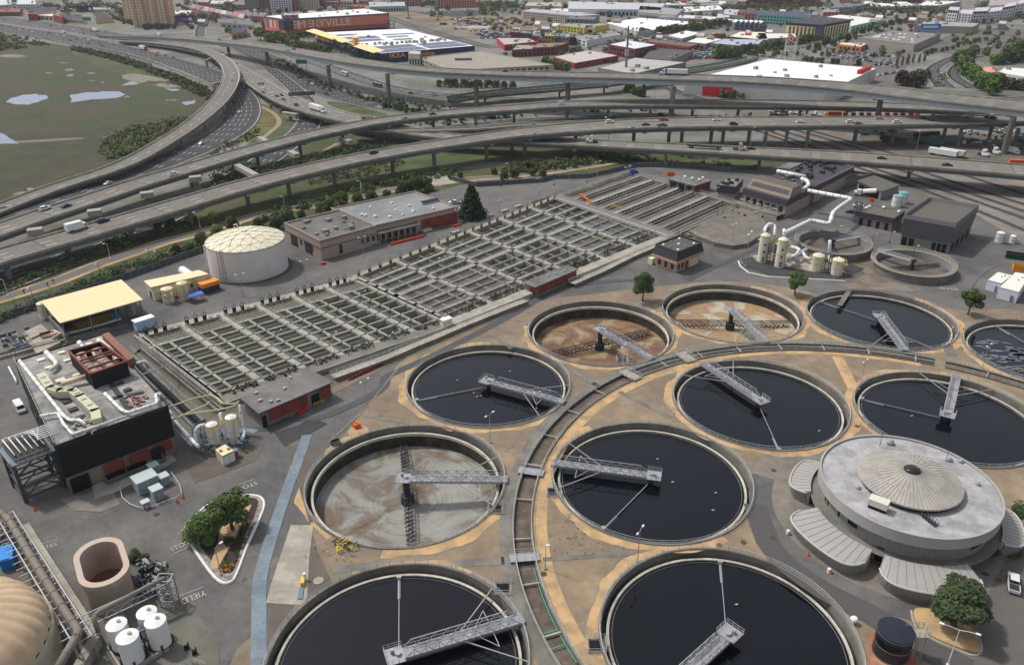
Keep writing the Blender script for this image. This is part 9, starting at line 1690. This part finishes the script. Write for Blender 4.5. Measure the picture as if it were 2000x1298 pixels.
T=thing('billboard_pole','tall pale monopole mast standing before the maroon office','mast',G(1222,145)); b=MB(); g=G(1222,145); b.tube([g,g+Zv(40)],[1.2,.7],8); bu(b,'mast',M['bluegal'],T); b=MB(); b.box(g+Zv(18),(3.4,3.4,5)); bu(b,'cabinet',M['galv'],T)
TP={}
def T_(kind,leaf,n,s,seed=1): 
    k=(kind,leaf,n)
    if k not in TP: TP[k]=tree(kind,leaf,n,seed,s,{'palm':'palm_tree','conifer':'pine_tree','shrub':'shrub'}.get(kind,'tree'))
    return TP[k]
def put_(kind,leaf,n,s,x,y,sc,lb,grp=None,seed=1): return place(T_(kind,leaf,n,s,seed),G(x,y,.1),R(ru(0,360)),lb,grp,sc if isinstance(sc,tuple) else (sc,sc,sc*ru(.9,1.1)))
random.seed(33)
put_('conifer','conifer',3600,.42,922,424,(1.6,1.6,1.25),'big dark green conifer on a round bed beside the brick end of the workshop')
put_('broad','green',4600,.21,1255,588,1.28,'small round topped tree on the dirt below the pink pavilion'); put_('broad','green',4600,.21,1552,577,1.15,'small airy tree on the dirt between rusty tank and navy tank'); put_('broad','green',4600,.21,1890,614,1.1,'small round tree near the right edge below the stop marking')
put_('broad','dark',7500,.21,1862,1222,(1.75,1.75,1.2),'broad leafy tree beside the right lower wing of the round building'); put_('broad','green',4600,.21,455,1035,(1.5,1.5,1.2),'bright green tree at the top of the planted traffic island'); put_('round','green',5000,.24,397,1058,1.0,'dark rounded tree at the left corner of the planted traffic island')
for x,y,s,lb in ((447,1058,.85,'round clipped shrub in the middle of the traffic island'),(262,1092,1.0,'dark shrub behind the oval tank, left one'),(277,1096,1.0,'dark shrub behind the oval tank, right one'),(1938,1078,1.1,'shrub in the mulch bed right of the round building, left one'),(1962,1076,1.2,'shrub in the mulch bed right of the round building, middle one'),(1982,1084,.9,'shrub in the mulch bed right of the round building, right one'),(1990,1000,1.2,'shrub at the right edge behind the right wing')): put_('shrub','dark',900,.16,x,y,s,lb,'shrubs')
massed('flowering_plants',[(430,1120),(440,1085),(470,1020),(500,1000),(490,1040),(462,1105),(448,1122)],('maroon','bright'),.2,.5,1.2,.12,1,z=.3,rad=.35,n_=14)
b=massed('flowering_plants',[(430,1118),(440,1100),(452,1098),(460,1108),(448,1120)],('grass',),.2,.5,2.5,.14,4,z=.3,rad=.3,n_=14); b.data.materials.clear(); b.data.materials.append(mat('orange_flowers',(222,150,40),.7,.2,2))
massed('weeds',[(1070,1040),(1110,1000),(1140,1010),(1200,1050),(1240,1070),(1150,1085),(1080,1080)],('olive',),.1,.3,.5,.13,2,rad=.35,n_=10)
for i,(x,y,s,l) in enumerate(((395,478,1.0,'olive'),(425,462,1.15,'olive'),(372,494,.8,'dark'),(345,496,.75,'dark'),(455,446,1.1,'dark'),(418,438,1.1,'olive'),(540,447,1.2,'dark'),(565,437,1.2,'dark'),(505,447,1.0,'dark'),(645,408,1.2,'green'),(670,400,1.2,'green'),(700,397,1.1,'green'),(725,392,1.1,'dark'),(755,388,.9,'dark'),(788,381,1.5,'dark'),(812,376,1.5,'dark'),(835,372,1.2,'dark'),(625,415,1.0,'green'),(590,428,.8,'dark'),(332,440,.9,'dark'),(310,452,.9,'dark'),(985,352,.9,'dark'),(1005,346,.9,'dark'),(880,350,.6,'dark'),(900,348,.6,'dark'),(1040,342,.7,'olive'),(1060,344,.8,'olive'),(1030,330,.9,'dark'),(965,340,.7,'dark'))):
    put_('round',l,1500,.42,x,y,s*.8,'bushy %s tree between the bike path and the plant, %s from the left'%({'olive':'olive','dark':'dark','green':'mid green'}[l],nth(i)),'trees along the bike path')
massed('shrubbery',[(0,618),(60,594),(140,562),(225,528),(258,516),(330,492),(410,468),(412,482),(330,506),(225,545),(120,585),(20,625),(-60,650),(-60,630)],('dark','green','dark'),1,3,.34,.38,3,rad=2)
massed('shrubbery',[(-50,600),(0,576),(90,540),(180,506),(260,478),(330,455),(380,440),(385,425),(300,455),(190,492),(100,528),(0,562),(-60,585)],('green','dark','dark'),.8,2.6,.5,.38,4,rad=2)
massed('shrubbery',[(190,294),(212,270),(262,250),(330,238),(372,230),(352,250),(310,278),(262,302),(215,312)],('dark','green','olive'),1,3.5,.16,.55,5,rad=2.4)
massed('shrubbery',[(138,92),(200,102),(262,119),(330,143),(392,167),(425,186),(420,205),(395,190),(330,158),(262,131),(196,112),(140,99)],('dark','olive'),1,3,.07,.75,6,rad=2.6)
massed('shrubbery',[(-60,66),(0,68),(40,72),(95,84),(100,90),(60,94),(0,100),(-60,104)],('dark','olive','green'),1,4,.012,1.1,7,rad=3.5)
massed('shrubbery',[(405,305),(440,282),(480,262),(505,252),(512,262),(470,285),(425,308)],('dark',),.8,2.5,.08,.45,8); massed('shrubbery',[(500,440),(560,420),(640,395),(760,365),(880,345),(900,335),(780,345),(640,378),(540,405)],('dark','green'),1,3.5,.16,.5,9,rad=2.2)
massed('reeds',[(590,345),(640,335),(700,322),(760,312),(790,318),(750,340),(680,352),(610,362)],('grass',),.8,1.8,.12,.35,10); massed('reeds',[(1280,316),(1330,318),(1400,316),(1440,322),(1380,330),(1300,326)],('grass','olive'),.8,1.8,.12,.35,11)
massed('shrubbery',[(980,345),(1080,332),(1180,318),(1190,300),(1080,315),(985,325)],('dark','olive'),1,3.5,.16,.5,12,rad=2.2); massed('shrubbery',[(1290,298),(1400,290),(1540,292),(1600,300),(1500,312),(1340,310)],('dark','dark','brown'),1,3.5,.12,.55,13,rad=2.3)
massed('shrubbery',[(640,165),(720,185),(830,205),(930,215),(1000,222),(990,232),(860,228),(740,205),(650,178)],('dark','olive'),1,3,.04,.6,14); massed('shrubbery',[(700,240),(860,238),(1000,228),(1080,224),(1000,232),(880,248)],('dark','green'),1,3,.03,.6,15)
massed('shrubbery',[(520,116),(545,128),(590,155),(640,180),(660,184),(640,166),(600,142),(560,118)],('dark','olive'),1,3,.04,.6,16)
FAR=MB(); rf=random.Random(2)
def fart(x,y,sc): g=G(x,y); r=2.6*sc; leaves(FAR,[(g.x,g.y,r*1.2,r,r,r*1.1),(g.x+r*.7,g.y,r,r*.8,r*.8,r*.9)],110,.95*sc**.5,rf,.8); FAR.m[-1]=0
def ru2(j): return rf.uniform(-j,j)
def belt(n,x0,y0,x1,y1,kinds,leafs,sc,lb,jit=1.5):
    if y0+y1<94 and kinds[0]!='palm':
        for k in range(n): u=(k+.5)/n; fart(x0+(x1-x0)*u+ru2(jit),y0+(y1-y0)*u+ru2(jit)*.6,sc*rf.uniform(.85,1.2))
        return
    for k in range(n):
        u=(k+.5)/n; l=random.choice(leafs); kd=random.choice(kinds); nm={'palm':'palm','conifer':'dark cone shaped tree','tall':'narrow tree','broad':'tree','round':'tree'}[kd]
        put_(kd,l,{'palm':1,'conifer':700,'tall':420,'broad':480,'round':480}[kd],.7,x0+(x1-x0)*u+ru(-jit,jit),y0+(y1-y0)*u+ru(-jit,jit)*.6,sc*ru(.85,1.2),'%s %s, %s from the left'%(nm,lb,nth(k)),'city trees')
G1_=('green','dark');O1=('olive','green')
belt(16,212,34,268,52,('round',),('brown','dark'),1.0,'in the brown row below the apartment tower'); belt(7,80,14,180,24,('round',),G1_,1.5,'behind the dark roofed shops'); belt(6,155,12,232,20,('round',),('dark',),1.8,'in the dark clump left of the tower'); belt(4,225,26,245,28,('round',),O1,1.6,'at the left foot of the tower')
belt(6,280,58,345,56,('round',),G1_,1.1,'at the foot of the tower beside the freeway'); belt(7,345,40,402,40,('round',),('dark','brown'),1.7,'left of the street beside the tower'); belt(3,410,40,425,44,('round',),('dark',),2.2,'in the dense clump right of the street'); belt(3,428,30,460,28,('round',),('dark',),2.6,'in front of the pastel houses'); belt(5,440,62,480,74,('round',),G1_,.9,'around the tan lodge')
belt(12,500,78,582,88,('round','broad'),O1,1.7,'between salmon cinema and flyover'); belt(10,560,92,640,104,('round',),('olive',),1.4,'in the olive row behind the flyover'); belt(10,590,84,690,112,('palm',),('bright',),1.35,'before the amber awning of the store'); belt(8,640,100,735,122,('palm','round'),('olive','dark'),1.2,'at the corner of the navy store'); belt(5,720,124,770,126,('palm',),('bright',),1.0,'in the front of the navy store'); belt(4,800,120,835,130,('palm',),('olive',),1.2,'beside the white stair tower')
belt(9,560,128,640,170,('round',),('dark','olive'),.5,'on the dark bank under the flyover'); belt(10,850,170,1010,172,('round',),('brown','dark','green'),1.0,'in the row below the parking garage'); belt(8,700,192,800,212,('round',),('dark',),.45,'between the ramps under the flyover'); belt(8,745,208,835,228,('round',),('dark','green'),.6,'on the grass wedge between ramps')
belt(9,830,12,1000,16,('round',),('bright','green','dark'),2.0,'behind the far white vans'); belt(5,935,22,1005,26,('round',),('bright','dark'),1.6,'at the corner of the dirt plot'); belt(4,1000,14,1030,20,('conifer',),('dark',),1.3,'in the dark cypress group'); belt(4,1050,20,1075,24,('tall','round'),('bright','green'),1.5,'behind the long pink factory'); belt(2,1098,17,1106,17,('conifer',),('dark',),1.5,'beside the blue grey warehouse')
belt(12,995,72,1110,80,('palm','round'),('olive','green'),1.1,'among the coloured town houses'); belt(10,1000,100,1085,108,('round',),('olive','green'),1.1,'by the brick house near the garage'); belt(6,1062,130,1110,142,('round',),O1,1.2,'beside the flyover by the garage corner'); belt(16,1150,82,1270,66,('palm','round'),('olive',),1.15,'in the palm row before the maroon office'); belt(12,1120,100,1200,124,('round',),O1,.6,'in the planters by the red bayed shop',.8)
belt(24,1280,68,1440,50,('round','broad'),('olive','green'),1.35,'in the long row beside the huge white roof'); belt(6,1242,24,1262,30,('round',),('dark',),1.2,'left of the arched stone hall'); belt(4,1300,12,1320,14,('round',),('dark',),2.2,'in the tall dark clump at the top'); belt(3,1315,30,1350,30,('round',),('dark','brown'),1.6,'in front of the barrel roofs'); belt(2,1388,12,1394,12,('round',),('dark',),2.4,'in the tallest dark pair at the top'); belt(12,1410,18,1560,22,('round',),O1,1.7,'in the band below the maroon offices'); belt(10,1470,12,1700,22,('round',),('olive','green','dark'),1.8,'above the teal apartments')
belt(7,1395,114,1440,112,('round',),('green',),1.7,'in the green clump behind the white store'); belt(4,1445,104,1490,104,('round',),('green','dark'),1.5,'left of the sign tower'); belt(14,1490,100,1605,78,('round',),('dark','green'),1.25,'along the avenue before the cream office'); belt(14,1590,100,1790,40,('round','broad'),('green','dark'),1.3,'along the avenue beside the superstore'); belt(12,1560,120,1680,130,('palm','round'),('olive','dark'),.9,'in the palm row above the white store roof'); belt(10,1600,108,1700,96,('tall','round'),O1,.6,'in the parking lot by the diner',3)
belt(14,1690,22,1860,30,('round',),('dark','green'),2.0,'in the deep green band left of the white apartments'); belt(10,1700,12,1750,16,('palm','round'),('dark','olive'),1.4,'before the white school hall'); belt(10,1860,60,1990,30,('round',),('dark','green'),1.3,'below the white apartments'); belt(12,1800,110,1930,78,('round',),('green','olive'),.75,'on the islands of the wide lot',3); belt(6,1745,130,1810,120,('tall',),('olive',),.8,'beside the curved avenue')
belt(5,1755,166,1800,172,('round',),('maroon','dark'),1.6,'in the dark clump left of the curved avenue'); belt(4,1790,160,1812,150,('round',),('green',),1.2,'at the bend of the curved avenue'); belt(16,1868,128,1935,186,('round',),('bright','green'),1.8,'in the tall row right of the curved avenue',5); belt(6,1870,122,1900,110,('round',),('green',),1.5,'behind the tall row by the avenue'); belt(7,1930,172,2010,178,('round',),('maroon','green','dark'),1.5,'before the white hotel'); belt(8,1940,126,2010,118,('round',),('dark','bright'),1.7,'behind the white hotel',4); belt(6,1960,112,2010,96,('round',),('bright','green'),1.8,'at the right edge above the hotel')
belt(8,1225,180,1260,190,('round','tall'),('bright','dark'),1.0,'under the flyover near the overpass'); belt(6,1408,190,1450,196,('round',),('green','brown'),.9,'before the red wall of the white store'); belt(5,860,236,1000,228,('tall','round'),('dark','green'),.9,'behind the upper long viaduct')
massed('shrubbery',[(1825,168),(1828,155),(1836,146),(1850,140),(1856,148),(1848,160),(1842,170)],('bright','olive'),.5,1.5,.06,.5,20)
for k in range(230):
    x=rf.uniform(-20,2020); y=rf.uniform(-6,16) if k%3 else rf.uniform(12,36)
    if 240<x<350 or (1015<x<1180 and y>16) or (540<x<760): continue
    fart(x,y,rf.uniform(1.1,2.1))
FT=[grow([V_((q.x,q.y,0)) for q in v[1]],9) for v in CB.values()]
def free(x,y):
    g=G(x,y); return not any(inpoly(g.x,g.y,[(q.x,q.y) for q in F_]) for F_ in FT)
P_=[]
while len(P_)<48:
    x=rf.uniform(970,1960) if len(P_)%4 else rf.uniform(360,640); y=rf.uniform(20,98) if x>900 else rf.uniform(18,44)
    if x>1560 and y>50 or (400<x<470): continue
    if free(x,y) and free(x+16,y+2) and free(x+12,y-5): P_.append((x,y)); FT.append(grow([G(x-2,y+2),G(x+16,y+3),G(x+17,y-6),G(x,y-7)],4))
for i,(x,y) in enumerate(sorted(P_)): w_=rf.uniform(9,17); city('z%d'%i,'small plain flat roofed building in the far town, %s from the left'%nth(i),'building',rf.uniform(4,9),rf.choice(PC+((200,198,194),(150,62,48),(110,120,130))),rf.choice(((206,204,200),(176,172,168),(132,128,122))),[(x,y),(x+w_,y+1),(x+w_+2,y-4.5),(x+3,y-5.5)],'f,%d,2'%rf.randint(3,6),par=.3)
k=0
while k<330:
    x=rf.uniform(960,2010) if k%3 else rf.uniform(240,640); y=rf.uniform(18,112) if x>900 else rf.uniform(12,58)
    if (1770<x and 88<y and 1900>x) or (1340<x<1720 and y>112) or (400<x<425): continue
    if free(x,y): fart(x,y,rf.uniform(.5,1.15)); k+=1
build(FAR,'far_trees',LF['olive'],kind='stuff')
massed('shrubbery',[(440,300),(520,330),(640,300),(700,285),(760,290),(660,318),(560,350),(470,380),(400,400),(330,430),(250,468),(190,498),(200,480),(300,430),(400,372)],('dark','green','dark'),1,3.5,.09,.5,23,rad=2.2)
massed('shrubbery',[(980,330),(1100,318),(1250,300),(1290,312),(1180,320),(1000,345)],('dark','green'),1,3.5,.09,.5,24,rad=2.2)
massed('shrubbery',[(1120,240),(1300,232),(1480,226),(1480,232),(1300,240),(1120,250)],('dark','olive'),1,3,.05,.5,25)
hz=bpy.data.materials.new('haze'); hz.use_nodes=True; t=hz.node_tree; t.nodes.remove(t.nodes['Principled BSDF']); v=t.nodes.new('ShaderNodeVolumePrincipled'); v.inputs['Color'].default_value=(.86,.9,.96,1); v.inputs['Density'].default_value=.00006; v.inputs['Anisotropy'].default_value=.2; t.links.new(v.outputs[0],t.nodes['Material Output'].inputs['Volume'])
b=MB(); b.box((250,3125,61),(8900,7150,138)); setting(b,'haze',hz,'stuff')
